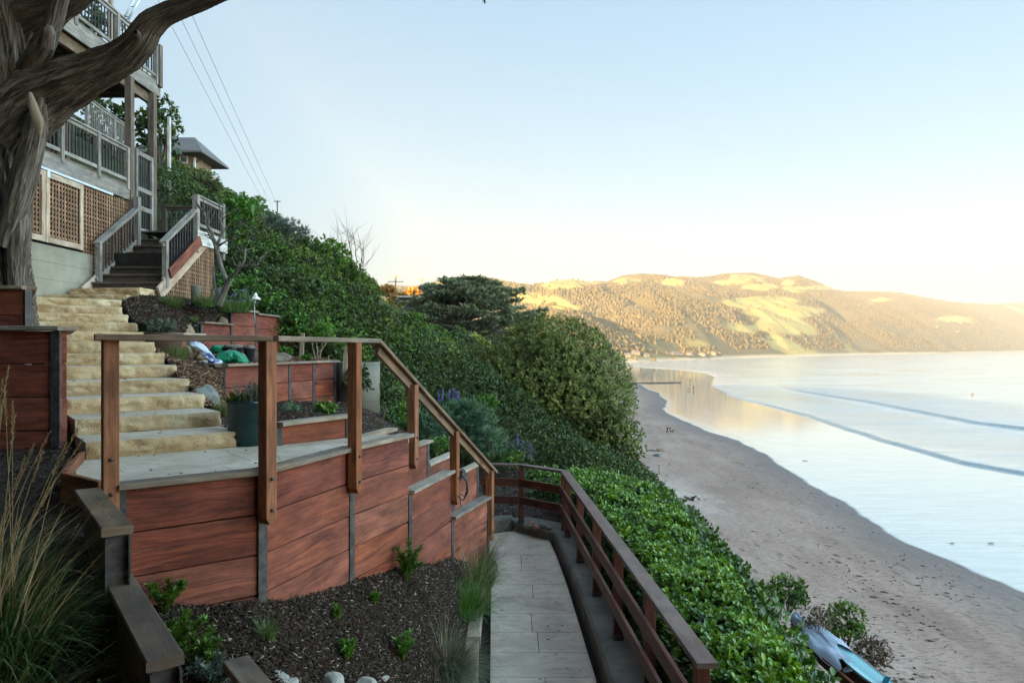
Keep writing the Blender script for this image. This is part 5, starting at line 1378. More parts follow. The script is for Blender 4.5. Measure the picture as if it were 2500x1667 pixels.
# ------------------------------------------------------------------ vegetation
def leaf6(C, D, U, L, W, fold=.14):
    n = len(C); S = unit(np.cross(D, U)); U = np.cross(S, D)
    L = np.broadcast_to(np.asarray(L, float), (n,))[:, None]; W = np.broadcast_to(np.asarray(W, float), (n,))[:, None]
    def q(f, w, s): return C + D * L * f + S * W * w * s + U * (W * fold * (w * 2) - L * .12 * f * f)
    V = np.stack([C, q(.30, .36, 1), q(.70, .48, 1), q(1, 0, 1), q(.70, .48, -1), q(.30, .36, -1)], 1).reshape(-1, 3)
    i = np.arange(n)[:, None] * 6
    return V, np.concatenate([i + [0, 5, 4, 3], i + [0, 3, 2, 1]])
def hedge():
    """glossy hedge on the slope just beyond the fence"""
    g = rng(400); n = 11500
    y = 4.0 + 11.6 * g.random(n) ** 1.15; xi = np.interp(y, [4, 9, 12.5, 15.5], [1.62, 1.42, 1.25, .2]); xo = np.interp(y, [4, 6, 9, 12, 15.5], [2.2, 2.5, 2.74, 2.84, 3.0])
    u = g.random(n) ** .8; x = xi + (xo - xi) * u * 1.14 - .04
    top = np.interp(y, [4, 6, 9, 12, 13.5, 15.5], [-2.62, -2.42, -2.36, -2.38, -2.42, -2.55])
    prof = lambda u: -.16 - .35 * (u - .25) ** 2 * 1.2 - 1.5 * np.clip(u - .82, 0, 1) * 1.9 - .5 * np.clip(.12 - u, 0, 1) * 2
    lump = (fbm(x * 1.7, y * 1.7, 7, 3) - .5) * .42
    z = top + prof(u) + lump
    eps = .12
    def Zf(xx, yy):
        uu = np.clip((xx - xi) / (xo - xi), 0, 1.2); return np.interp(yy, [4, 6, 9, 12, 13.5, 15.5], [-2.62, -2.42, -2.36, -2.38, -2.42, -2.55]) + prof(uu) + (fbm(xx * 1.7, yy * 1.7, 7, 3) - .5) * .42
    gx = (Zf(x + eps, y) - Zf(x - eps, y)) / (2 * eps); gy = (Zf(x, y + eps) - Zf(x, y - eps)) / (2 * eps)
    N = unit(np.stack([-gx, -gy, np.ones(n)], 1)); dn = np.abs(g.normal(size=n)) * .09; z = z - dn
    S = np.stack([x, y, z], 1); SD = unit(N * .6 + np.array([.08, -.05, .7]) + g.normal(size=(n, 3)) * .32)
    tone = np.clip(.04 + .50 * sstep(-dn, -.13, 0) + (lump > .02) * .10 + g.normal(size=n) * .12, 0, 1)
    k = 8
    def grow(S, SD, k, L, W, tone):
        S2 = np.repeat(S, k, 0); D2 = np.repeat(SD, k, 0); a = g.uniform(.5, 1.35, len(S2))[:, None]
        D = unit(D2 * np.cos(a) + perp(D2, g) * np.sin(a)); C = S2 + D2 * (g.random((len(S2), 1)) - .8) * .07
        U = unit(D2 + g.normal(size=D.shape) * .22); LL = L * g.uniform(.6, 1.15, len(S2))
        V, T = leaf6(C, D, U, LL, LL * W / L); return V, T, np.repeat(np.clip(np.repeat(tone, k) + g.normal(size=len(S2)) * .12, 0, 1), 6)
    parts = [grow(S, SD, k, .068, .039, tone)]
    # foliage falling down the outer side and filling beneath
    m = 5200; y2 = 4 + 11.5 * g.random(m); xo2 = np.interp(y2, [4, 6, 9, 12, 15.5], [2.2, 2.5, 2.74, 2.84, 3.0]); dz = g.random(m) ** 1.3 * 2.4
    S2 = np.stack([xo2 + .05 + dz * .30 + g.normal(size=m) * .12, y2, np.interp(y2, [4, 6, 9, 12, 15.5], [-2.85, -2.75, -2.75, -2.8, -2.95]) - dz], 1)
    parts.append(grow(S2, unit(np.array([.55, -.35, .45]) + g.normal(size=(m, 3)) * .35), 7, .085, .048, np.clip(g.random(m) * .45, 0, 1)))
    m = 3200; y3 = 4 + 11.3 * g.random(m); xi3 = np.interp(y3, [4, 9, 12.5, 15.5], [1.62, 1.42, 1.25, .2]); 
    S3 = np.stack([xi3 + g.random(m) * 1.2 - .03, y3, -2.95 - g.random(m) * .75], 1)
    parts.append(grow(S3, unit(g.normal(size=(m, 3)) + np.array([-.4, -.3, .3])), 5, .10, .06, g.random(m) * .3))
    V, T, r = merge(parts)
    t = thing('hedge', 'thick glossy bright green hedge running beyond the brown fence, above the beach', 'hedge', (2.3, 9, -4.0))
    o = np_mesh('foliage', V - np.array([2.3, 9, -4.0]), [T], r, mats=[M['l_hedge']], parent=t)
    mb = MB(7)
    for i in range(40):
        yy = 4.3 + i * .27; xx = 1.9 + .5 * mb.rg.random(); mb.tube([Vector((xx - 2.3, yy - 9, -.5)), Vector((xx - 2.3 + .1, yy - 9 + .1, .7)), Vector((xx - 2.3 + mb.rg.uniform(-.3, .3), yy - 9, 1.25))], [.02, .014, .006], 5)
    mb.build('stem', M['twig'], t)
hedge()

def undergrowth(name, label, seed, n, yr, matk, L, W, k, hmax, xl, sel=None, tone=.3, kind='stuff'):
    g = rng(seed); y = yr[0] + (yr[1] - yr[0]) * g.random(n) ** 1.5
    xe = 3.0 + .035 * (y - 12) + 3.0
    x0 = xl * y
    x = xe - (xe - x0) * g.random(n) ** .9
    h = fbm(x * .35 * 12 / (yr[0] + 0.0), y * .35 * 12 / yr[0], seed, 3)
    z = hill_z(x, y) + hmax * sstep(h, .25, .75) - np.abs(g.normal(size=n)) * .15 * hmax
    p = np.stack([x, y, z], 1); keep = np.ones(n, bool) if sel is None else sel(x, y, z)
    p = p[keep]; h = h[keep]
    D = unit(np.array([.35, -.35, .75]) + g.normal(size=p.shape) * .45)
    V, T, r = shoots_to_leaves(p, D, k, L, W, g, (.35, 1.3), .1, np.clip(tone + (h - .5) * .9 + g.normal(size=len(p)) * .12, 0, 1))
    o = np_mesh(name, V, [T], r, mats=[M[matk]]); return tag(o, label, 'undergrowth', kind=kind)
inpic = lambda x, y, z: (y > 13.8) & ~((y > 19) & (x / y > -.19) & (x / y < -.08)) & ~((x > -1.4) & (y < 16.0)) & ~((x < -4.0) & (y < 15.9) & (x > -9)) & ~((x < -6.45) & (y < 17.2) & (x > -9))
farok = lambda x, y, z: ~((y < 58) & (x / y > -.20) & (z / y > .02))
undergrowth('undergrowth', 'tangled dark green scrub covering the near slope beyond the garden', 501, 26000, (13.5, 34), 'l_dark', .10, .045, 6, .9, -.52, inpic, .16)
undergrowth('undergrowth', 'dense dark scrub right behind the uppermost red walls and the garden lamp', 506, 15000, (14.5, 20.5), 'l_dark', .09, .042, 7, 1.1, -.46, inpic, .2)
undergrowth('undergrowth', 'greener scrub mixed in behind the uppermost red walls', 507, 4500, (14.8, 20), 'l_green', .09, .045, 7, 1.2, -.46, inpic, .25)
undergrowth('undergrowth', 'olive scrub mixed through the near slope', 502, 11000, (13.5, 34), 'l_olive', .10, .04, 6, 1.0, -.50, inpic, .22)
undergrowth('undergrowth', 'coarse scrub covering the farther slope of the bluff', 503, 22000, (33, 110), 'l_dark', .30, .15, 6, .8, -.52, farok, .5)
undergrowth('undergrowth', 'paler green scrub patches on the farther slope of the bluff', 504, 9000, (33, 110), 'l_olive', .28, .12, 6, .9, -.50, farok, .5)
undergrowth('undergrowth', 'distant scrub and trees blanketing the far end of the bluff', 505, 26000, (105, 700), 'l_olive', 1.3, .8, 5, 5.0, -.42, None, .35)

def sh(name, label, px, py, Y, rx, rz, mat, seed, L=.08, W=.034, k=8, dens=42, ry=None, zmin=-.5, lumps=20, lumpamp=.30, group=None, spread=(.35, 1.15), inner=.35, cat='shrub', tonesh=0.0, stemw=.06):
    r = (rx * Y / F, (ry if ry else rx * .95) * Y / F, rz * Y / F)
    A = 4 * math.pi * ((r[0] * r[1]) ** 1.6 / 3 + 2 * (r[0] * r[2]) ** 1.6 / 3) ** (1 / 1.6) * (1 - zmin) / 2
    n = int(min(9000, max(60, A * dens)))
    return shrub(name, label, cat, P(px, py, Y), r, seed, mat, n, k, L, W, group, lumps, lumpamp, zmin, spread, inner, stemw, 'bark2', tonesh)
# the big dome and its neighbours
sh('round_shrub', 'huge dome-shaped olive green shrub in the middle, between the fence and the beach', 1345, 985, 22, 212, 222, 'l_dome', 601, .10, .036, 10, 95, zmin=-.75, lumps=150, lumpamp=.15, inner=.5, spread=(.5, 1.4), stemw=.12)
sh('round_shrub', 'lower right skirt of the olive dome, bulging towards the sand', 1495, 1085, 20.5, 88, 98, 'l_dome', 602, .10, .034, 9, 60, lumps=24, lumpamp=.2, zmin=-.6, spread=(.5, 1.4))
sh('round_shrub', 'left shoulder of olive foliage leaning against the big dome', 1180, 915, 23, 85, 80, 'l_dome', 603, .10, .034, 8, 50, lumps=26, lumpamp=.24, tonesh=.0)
# upper slope
sh('shrub', 'bright lime green shrub right behind the stair platform', 585, 520, 19, 44, 52, 'l_bright', 611, .11, .05, 8, 42, tonesh=-.12)
sh('shrub', 'lower part green bush beside the lattice, under the lime shrub', 575, 610, 18.5, 48, 60, 'l_green', 612, .10, .045, 8, 42, tonesh=-.15)
sh('shrub', 'small bright bush poking above the slope skyline left of the silvery bush', 622, 505, 25, 30, 26, 'l_bright', 613, .12, .05, 7, 26, tonesh=-.1)
sh('shrub', 'silvery grey-green feathery bush on the slope skyline', 668, 565, 23, 56, 50, 'l_silver', 614, .16, .012, 16, 44, spread=(.1, .7), lumpamp=.4)
sh('shrub', 'second silvery feathery bush, lower and further right', 715, 580, 24, 46, 44, 'l_silver', 615, .16, .012, 14, 40, spread=(.1, .7), lumpamp=.4, tonesh=-.1)
sh('shrub', 'tall dark green bush with sunlit-looking yellow green top in the middle of the slope', 785, 645, 24, 82, 72, 'l_green', 616, .12, .05, 9, 44, lumps=36, tonesh=-.02)
sh('shrub', 'large shadowy green thicket left of the middle slope bush', 690, 685, 22, 92, 82, 'l_dark', 617, .11, .045, 8, 40, lumps=30)
sh('shrub', 'mid green bush on the skyline right of the middle slope bush', 850, 680, 23, 46, 52, 'l_green', 618, .11, .045, 8, 40, tonesh=.0)
sh('shrub', 'dark leafy bush hanging above the sloping dark board wall', 775, 785, 20, 72, 62, 'l_dark', 619, .10, .04, 8, 40, lumps=26, tonesh=.05)
sh('shrub', 'loose grey-green bush with airy twigs, left of the distant cypress', 905, 790, 19, 78, 92, 'l_olive', 620, .085, .032, 8, 50, lumps=34, lumpamp=.36, tonesh=-.14)
sh('shrub', 'tall thin grey-green spray of leaves rising to the skyline', 905, 722, 19.5, 32, 40, 'l_olive', 621, .085, .035, 7, 40, lumpamp=.5, tonesh=-.1)
sh('shrub', 'dull green bush behind the sloping handrail, right of the airy bush', 985, 870, 20, 62, 92, 'l_green', 622, .085, .035, 8, 44, lumps=28, tonesh=-.18)
sh('shrub', 'narrow brownish olive bush between the sloping handrail and the dome', 1060, 890, 20.5, 52, 80, 'l_olive', 623, .085, .03, 8, 44, tonesh=-.16)
sh('shrub', 'dark glossy bush right of the concrete pipe, behind the third handrail post', 930, 960, 13.2, 66, 82, 'l_dark', 624, .060, .028, 9, 85, lumps=26, tonesh=.12)
sh('shrub', 'sparse dark twiggy bush in front of the concrete pipe', 872, 935, 12.1, 36, 48, 'l_dark', 625, .05, .024, 7, 190, lumpamp=.5, tonesh=.1)
sh('shrub', 'blue-green feathery bush above the lowest walls', 1135, 1035, 15.5, 78, 60, 'l_blue', 626, .15, .010, 18, 75, spread=(.1, .75), lumps=26, lumpamp=.3)
sh('shrub', 'lower blue-green feathery bush beside the fence end', 1195, 1085, 15, 46, 42, 'l_blue', 627, .14, .010, 16, 75, spread=(.1, .75), tonesh=.05)
sh('shrub', 'dark feathery bush seen through the sloping handrail', 1050, 1045, 14.5, 46, 50, 'l_blue', 628, .13, .010, 16, 75, spread=(.1, .75), tonesh=-.18)
sh('shrub', 'bright green leafy bush between the feathery bush and the dome', 1180, 990, 17, 42, 30, 'l_bright', 629, .075, .04, 8, 55, tonesh=-.1)
sh('shrub', 'small bright green weed bush just behind the pale-capped wall sections', 1072, 1085, 12.5, 34, 24, 'l_bright', 630, .05, .02, 10, 90, tonesh=-.12)
sh('shrub', 'meadowy green bush behind the far corner of the fence', 1225, 1125, 15.5, 60, 32, 'l_green', 631, .08, .02, 12, 80, spread=(.1, .9), tonesh=.08)
sh('shrub', 'leafy plant growing inside the far fence corner above the river stones', 1318, 1215, 14.2, 38, 46, 'l_dark', 632, .06, .03, 8, 90, tonesh=.22)
sh('shrub', 'grey lavender bush at the far end of the hedge', 1270, 1105, 16, 44, 26, 'l_silver', 633, .10, .012, 12, 80, spread=(.1, .8), tonesh=-.15)
# many alike bushes mounded over the slope
protos = []
for k, (m_, L_, W_) in enumerate([('l_green', .11, .045), ('l_dark', .10, .045), ('l_olive', .10, .036), ('l_green', .09, .05), ('l_dark', .13, .05)]):
    protos.append(sh('bush', 'leafy bush, one of many alike mounded over the slope behind the garden', 900, 1500, 24, 80, 66, m_, 636 + k, L_, W_, 8, 44, lumps=26, lumpamp=.34, group='bushes mounded over the slope', tonesh=(-.02, .05, -.05, -.1, .12)[k]))
g_ = rng(645); cnt = 0
for yy in np.arange(15.5, 46, 2.3):
    for xx in np.arange(-.62 * yy, 3.2, 2.15 + yy * .02):
        x = xx + g_.normal() * .5; y = yy + g_.normal() * .6
        if (x > -1.8 and y < 19.5) or (x < -6.3 and y < 17.6) or (x < -4.2 and y < 16.5) or (y > 30 and x > -3 and y < 60 and x / y > -.12): continue
        q = protos[cnt % 5] if cnt < 5 else protos[int(g_.integers(5))]; s_ = g_.uniform(.55, 1.05); z = float(hill_z(x, y)) - .35 * s_
        pxx = 1250 + x / y * F
        if pxx < 430 or pxx > 1060 or (y > 23 and pxx > 905): continue
        if cnt < 5: q.location = (x, y, z); q.scale = (s_ * 1.1, s_, s_ * .9); q.rotation_euler = (0, 0, g_.uniform(0, 6.28))
        else: copy_tree(q, (x, y, z), g_.uniform(0, 6.28), (s_ * g_.uniform(.9, 1.3), s_, s_ * g_.uniform(.75, 1.05)))
        cnt += 1
print('bushes', cnt)
# beach-side bushes lower right
sh('shrub', 'first loose green bush standing on the bank below the hedge', 1925, 1452, 18.5, 62, 54, 'l_green', 641, .075, .03, 8, 95, lumpamp=.45, tonesh=.05)
sh('shrub', 'thin brownish bush between the two green bushes on the bank', 1995, 1515, 18.4, 42, 40, 'l_dry', 642, .06, .022, 7, 80, lumpamp=.5, tonesh=.05)
sh('shrub', 'taller second green bush on the bank beside the grey tarp', 2065, 1530, 18.9, 56, 66, 'l_green', 643, .075, .03, 8, 95, lumpamp=.45, tonesh=.12)
sh('shrub', 'rusty brown dying bush beside the tarp, nearest the sand', 2128, 1602, 18.5, 50, 60, 'l_dry', 644, .065, .02, 8, 110, lumpamp=.45, tonesh=-.15)
# upper left: trees behind the deck
sh('leafy_tree', 'dark leafy tree rising behind the deck posts', 390, 330, 24, 52, 105, 'l_dark', 651, .16, .075, 7, 24, lumps=26, lumpamp=.4, cat='tree', tonesh=.1)
sh('leafy_tree', 'dark leafy crown glimpsed behind the upper deck railing', 238, 70, 26, 40, 75, 'l_dark', 652, .17, .08, 6, 16, lumps=16, lumpamp=.5, cat='tree', tonesh=.15)
sh('leafy_tree', 'dark crown seen through the open lower deck', 270, 330, 24, 75, 110, 'l_dark', 653, .16, .07, 6, 16, lumps=20, lumpamp=.4, cat='tree', tonesh=.12)
sh('shrub', 'yellow-green bush below the shingled house', 440, 450, 25, 44, 36, 'l_green', 654, .14, .05, 8, 30, tonesh=.15)
sh('shrub', 'dark spreading cypress bush below the shingled house, right of the white post', 487, 462, 24, 58, 34, 'l_cyp', 655, .20, .03, 12, 34, spread=(.1, .6), lumpamp=.45)
sh('shrub', 'low green bush under the spreading cypress bush', 520, 510, 22, 44, 38, 'l_green', 656, .12, .05, 8, 36, tonesh=-.05)
sh('shrub', 'pale grey flowering bush between the gate and the white post', 398, 475, 19, 24, 36, 'l_silver', 657, .09, .015, 10, 50, spread=(.1, .8), tonesh=-.15)
sh('shrub', 'big dark bush behind the stair platform railing', 430, 545, 20, 60, 60, 'l_dark', 658, .11, .045, 8, 36, tonesh=.1)
sh('shrub', 'dark evergreen bush right of the lattice in deep shade', 600, 700, 18, 52, 50, 'l_dark', 659, .10, .04, 8, 40)
# tree tops on the skyline, their sunlight painted into orange leaves
for k, (px, py, Y, rx, rz, lab) in enumerate([(945, 712, 150, 22, 16, 'orange sunlit tree top on the skyline left of the first utility pole'), (1010, 716, 170, 26, 12, 'golden sunlit tree top between the two utility poles'), (975, 735, 140, 26, 22, 'tawny bare tree below the first utility pole')]):
    sh('sunlit_tree', lab, px, py, Y, rx, rz, 'l_orange', 661 + k, .7, .35, 6, 4, cat='tree', lumpamp=.4)
# row of grey-green background scrub under the distant cypress
for k, (px, py, Y, rx, rz, m, lab) in enumerate([(1010, 838, 42, 60, 30, 'l_olive', 'grey-green scrub at the foot of the distant cypress, left part'), (1100, 862, 40, 60, 30, 'l_cyp', 'darker scrub at the foot of the distant cypress, right part'),
        (1195, 858, 50, 50, 30, 'l_cyp', 'scrub in the notch between the cypress and the dome top')]):
    sh('shrub', lab, px, py, Y, rx, rz, m, 671 + k, .20, .06, 8, 14, lumpamp=.35, tonesh=.05)
sh('shrub', 'grey-green bush filling the gap left of the distant cypress foot', 1000, 792, 30, 44, 34, 'l_green', 676, .12, .05, 8, 40, tonesh=-.05)
# distant layered cypress
def layered_cypress():
    g = rng(680); Y = 62.0; base = P(1138, 862, Y); t = thing('cypress_tree', 'wide flat-layered dark cypress in the distance above the dome shrub', 'tree', base)
    S = []; D = []; tone = []; mb = MB(681); H = 6.75; mb.tube([(0, 0, -1), (.2, 0, 2.5), (0, .1, 6.0)], [.45, .35, .1], 8)
    for i in range(230):
        f = g.random() ** .8; z = -.6 + (H + .4) * f
        R_ = 9.6 * (1 - f) ** .62 + .5; a = g.uniform(0, 6.28); r = R_ * g.uniform(.45, 1.0); rise = .16 * r * g.uniform(.3, 1.3)
        c = np.array([r * math.cos(a) * 1.05, r * math.sin(a), z + rise - .3]); n = 60; L_ = g.uniform(.7, 1.3)
        if r > 1: mb.tube([(0, 0, z * .8), (c[0] * .5, c[1] * .5, z * .9), tuple(c - np.array([0, 0, .08]))], [.09, .06, .02], 5)
        u = g.uniform(-1, 1, n) * L_; v = g.normal(size=n) * .32
        ca, sa = math.cos(a), math.sin(a)
        p = np.stack([c[0] + ca * u - sa * v, c[1] + sa * u + ca * v, c[2] + .16 * u + g.normal(size=n) * .03], 1)
        S.append(p); D.append(unit(np.array([ca, sa, .28]) + g.normal(size=(n, 3)) * .45)); tone.append(np.clip(.35 + .2 * g.normal(size=n) + .1 * (f - .5), 0, 1))
    S = np.concatenate(S); D = np.concatenate(D); tone = np.concatenate(tone)
    V, T, r = shoots_to_leaves(S, D, 5, .42, .13, g, (.1, .7), .1, tone)
    np_mesh('crown', V, [T], r, mats=[M['l_cypfar']], parent=t); mb.build('trunk', M['bark2'], t)
layered_cypress()
# overhead crown of the old cypress (out of frame, it shades the near left)
def canopy():
    g = rng(690); n = 8200
    x = g.uniform(-13, 5.5, n); y = g.uniform(-9, 7.5, n); y = np.where(x > .5, np.minimum(y, 4.0 - .3 * x), y); z = 5.6 + g.random(n) * 2.8
    dens = fbm(x * .35, y * .35, 12, 3); keep = dens > .36; p = np.stack([x, y, z], 1)[keep]
    D = unit(g.normal(size=p.shape) + np.array([0, 0, -.2]))
    V, T, r = shoots_to_leaves(p, D, 6, .42, .12, g, (.2, 1.3), .2, g.random(len(p)) * .6)
    tw = P(1181, 3, 6.5); q = np.array([[tw.x, tw.y, tw.z + .02], [tw.x + .02, tw.y, tw.z + .05], [tw.x - .03, tw.y, tw.z + .04]])
    V2, T2, r2 = shoots_to_leaves(q, unit(np.array([[.3, 0, -1], [0, 0, -1], [.8, 0, -.5]], float)), 7, .06, .012, g, (.1, .6), .03, np.array([.1, .1, .1]))
    V, T, r = merge([(V, T, r), (V2, T2, r2)])
    o = np_mesh('crown', V - np.array(CO), [T], r, mats=[M['l_cyp']], parent=CT)
    mb = MB(5)
    for e in ((-9, -5, 6.3), (-2, -3, 6.6), (-1, 4, 6.2), (-10, 3, 6.2), (-5, 1, 6.6)): mb.tube([Vector((-6.0, 7.8, 5.2)) - CO, (Vector((-6.0, 7.8, 5.2)) + Vector(e)) / 2 + Vector((0, 0, .4)) - CO, Vector(e) - CO], [.3, .2, .07], 8)
    mb.build('high_limb', M['bark'], CT)
canopy()

# bare shrub by the lattice, bare twigs on the skyline
def bare(name, label, base, segs, r0, mat, seed, twigs=5, tl=.5):
    t = thing(name, label, 'shrub', base); g = random.Random(seed); mb = MB(seed); b = Vector(base)
    for pts, r in segs:
        pts = [Vector(p) - b for p in pts]; n = len(pts)
        # subdivide with wobble
        fine = []
        for i in range(n - 1):
            L = (pts[i + 1] - pts[i]).length
            for k in range(4): fine.append(pts[i].lerp(pts[i + 1], k / 4) + Vector((g.gauss(0, 1), g.gauss(0, 1), g.gauss(0, 1))) * L * .035)
        fine.append(pts[-1]); m = len(fine)
        mb.tube(fine, [r * (1 - .75 * i / (m - 1)) for i in range(m)], 8)
        for i in range(twigs):
            k = g.randint(m // 3, m - 1); p = fine[k]; d = (fine[k] - fine[max(k - 2, 0)]).normalized() + Vector((g.gauss(0, .6), g.gauss(0, .4), g.gauss(.2, .5))); d.normalize()
            q = p + d * tl * g.uniform(.5, 1.2); mb.tube([p, p.lerp(q, .5) + Vector((g.gauss(0, .05), 0, g.gauss(0, .05))) * tl, q], [r * .28, r * .2, r * .07], 5)
    mb.build('branch', M[mat], t); return t
BY = 12.7
bare('bare_shrub', 'leafless grey shrub with crooked branches in front of the stair lattice', tuple(P(532, 745, BY)), [
    ([P(530, 748, BY), P(548, 712, BY), P(556, 690, BY), P(540, 655, BY), P(531, 620, BY), P(526, 595, BY), P(515, 565, BY), P(498, 520, BY), P(482, 500, BY)], .065),
    ([P(545, 715, BY), P(562, 680, BY - .1), P(585, 655, BY - .2), P(600, 625, BY - .2), P(598, 605, BY)], .045),
    ([P(585, 655, BY - .2), P(605, 648, BY - .3), P(628, 645, BY - .3), P(636, 628, BY)], .028),
    ([P(531, 620, BY), P(535, 590, BY), P(545, 560, BY), P(532, 530, BY), P(538, 500, BY)], .035),
    ([P(526, 595, BY), P(512, 575, BY + .1), P(505, 545, BY), P(508, 515, BY)], .028),
    ([P(531, 600, BY), P(552, 590, BY - .1), P(572, 578, BY - .2)], .024),
    ([P(515, 740, BY), P(523, 700, BY), P(520, 660, BY), P(530, 630, BY)], .04)], .06, 'bark2', 71, 6, .35)
TW = 25
bare('bare_twigs', 'bare upright twigs of a dead bush against the sky above the middle slope', tuple(P(862, 670, TW)), [
    ([P(862, 672, TW), P(850, 630, TW), P(838, 600, TW), P(828, 566, TW)], .022), ([P(862, 672, TW), P(858, 620, TW), P(850, 585, TW), P(848, 570, TW)], .022),
    ([P(865, 672, TW), P(870, 630, TW), P(868, 600, TW), P(862, 578, TW)], .022), ([P(868, 675, TW), P(882, 645, TW), P(884, 615, TW), P(880, 590, TW)], .022), ([P(868, 690, TW), P(880, 680, TW), P(886, 650, TW)], .03),
    ([P(858, 672, TW), P(840, 640, TW), P(822, 615, TW), P(812, 590, TW)], .03)], .03, 'twig', 72, 9, 1.0)
bare('leafy_sapling', 'thin many-stemmed sapling with yellow-green leaf tufts behind the upper handrail', tuple(P(775, 880, 12.2)), [
    ([P(772, 880, 12.2), P(764, 850, 12.2), P(760, 815, 12.2)], .014), ([P(774, 880, 12.2), P(775, 845, 12.2), P(780, 805, 12.2)], .014), ([P(776, 880, 12.2), P(790, 845, 12.2), P(806, 812, 12.2)], .014), ([P(775, 880, 12.2), P(784, 850, 12.2), P(792, 800, 12.2)], .014)], .02, 'pale', 73, 2, .2)
sap = [o for o in bpy.data.objects if o.name.startswith('leafy_sapling')][0]
g_ = rng(74); q = []
for px, py, rr in ((762, 812, 9), (782, 802, 12), (794, 798, 14), (808, 806, 14), (786, 815, 10), (772, 825, 7)):
    c = P(px, py, 12.2); q.append(np.array(c) + g_.normal(size=(26, 3)) * rr * 12.2 / F * .55)
q = np.concatenate(q) - np.array(sap.location)
V, T, r = shoots_to_leaves(q, unit(np.array([0, -.1, 1.0]) + g_.normal(size=q.shape) * .4), 6, .06, .024, g_, (.2, .9), .04, .45 + .3 * g_.random(len(q)))
np_mesh('foliage', V, [T], r, mats=[M['l_bright']], parent=sap)

# ------------------------------------------------------------------ grasses and small plants
def bed_at(px, py):
    Q_ = bed.reshape(-1, 3); u = 1250 + Q_[:, 0] / Q_[:, 1] * F; v = HOR - Q_[:, 2] / Q_[:, 1] * F
    k = np.argmin((u - px) ** 2 + (v - py) ** 2); return tuple(Q_[k])
def gp(px, py, z): p = G(px, py, z); return (p.x, p.y, p.z)
def tuft(label, loc, rad, n, L, mat, seed, **k): return grass_tuft('grass_tuft', label, 'grass', loc, rad, n, L, mat, seed, **k)
tuft('huge clump of arching green grass with straw stalks in the bottom left corner', (-2.28, 3.05, -1.42), .20, 1200, .60, 'l_deep', 701, bend=1.7, w=.008, lean=.8, segs=7, mat2='l_straw', n2=130, L2=.85)
tuft('dry straw-coloured grass clump leaning in from the lower left edge', (-2.55, 3.35, -1.35), .20, 500, .6, 'l_deep', 702, bend=1.5, w=.007, lean=.7, segs=7, mat2='l_straw', n2=160, L2=.8)
tuft('grass clump at the very bottom left, spilling over dark soil', (-2.0, 2.55, -1.66), .2, 600, .7, 'l_deep', 703, bend=1.9, w=.008, lean=.9, segs=7, mat2='l_straw', n2=150, L2=.6)
# tall seed stalks
def stalks(label, base, tips, seed, mat='l_straw', head=.16, hw=.010):
    g = rng(seed); t = thing('seed_stalks', label, 'grass', base); b = Vector(base)
    for q, tip in enumerate(tips):
        mb = MB(seed + q); S = []; D = []
        tip = Vector(tip) - b; o = Vector((g.normal() * .05, g.normal() * .05, 0)); m = o.lerp(tip, .55) + Vector((0, 0, .08))
        pts = [o, o.lerp(m, .5) + Vector((0, 0, .02)), m, m.lerp(tip, .55) + Vector((0, 0, .015)), tip]
        mb.tube(pts, [.0022, .002, .0018, .0014, .001], 5, rnd=.6); st = mb.build('stalk', M[mat], t)
        d = (tip - m).normalized()
        for k in range(26):
            f = 1 - k / 26 * head / max(.05, (tip - m).length); S.append(tuple(m.lerp(tip, f))); D.append(tuple(d))
        V, T, r = shoots_to_leaves(np.array(S), unit(np.array(D) + g.normal(size=(len(S), 3)) * .15), 2, .024, .004, g, (.1, .4), .008, .3 + .4 * g.random(len(S)))
        np_mesh('seed_head', V, [T], r, mats=[M[mat]], parent=st)
stalks('tall golden seed stalks of grass in front of the tall left wall', (-2.38, 3.15, -1.4), [P(18, 905, 2.8), P(30, 985, 2.9), P(36, 1010, 3.0), P(12, 960, 2.7), P(118, 1060, 3.0), P(103, 1105, 3.0), P(160, 1085, 3.1), P(188, 1048, 3.1), P(60, 1120, 3.0), P(135, 1170, 3.2), P(5, 930, 2.8), P(200, 1075, 3.1), P(80, 1090, 2.9)], 704)
tuft('large fountain of fine grey-green grass spilling onto the timber edging', (-.60, 6.25, -2.98), .13, 2000, .58, 'l_greygrass', 711, bend=2.3, w=.0035, lean=1.0, segs=7, mat2='l_straw', n2=130, L2=.7)
tuft('bright green weedy grass behind the grey-green fountain grass', (-.58, 7.7, -2.92), .26, 1000, .42, 'l_grass', 712, bend=1.7, w=.006, lean=1.1, mat2='l_bright', n2=500, L2=.34)
tuft('wild oat grass with pale airy heads near the foot of the handrail', (-.50, 8.5, -2.9), .26, 900, .48, 'l_grass', 713, bend=1.5, w=.005, lean=1.0, mat2='l_straw', n2=120, L2=.6)
tuft('feathery pale grass leaning over the path by the last handrail post', (-.42, 9.3, -2.9), .2, 500, .5, 'l_greygrass', 714, bend=1.6, w=.004, lean=1.1, mat2='l_straw', n2=140, L2=.6)
stalks('airy oat stalks arching over the start of the path', (-.42, 9.1, -2.9), [P(1215, 1275, 8.7), P(1235, 1300, 8.7), P(1250, 1265, 8.9), P(1190, 1240, 8.9), P(1225, 1250, 9.0), P(1140, 1250, 8.5), P(1085, 1270, 8.3), P(1060, 1300, 8.0), P(1262, 1288, 8.8), P(1205, 1300, 8.4)], 715, head=.35)
tuft('small yellowish grass tuft in the mulch below the first handrail post', bed_at(648, 1572), .03, 170, .20, 'l_grass', 721, bend=.7, w=.003, lean=.6)
tuft('tiny grass sprig in the mulch near the middle of the bed', bed_at(820, 1510), .02, 70, .12, 'l_grass', 722, bend=.6, w=.003, lean=.5)
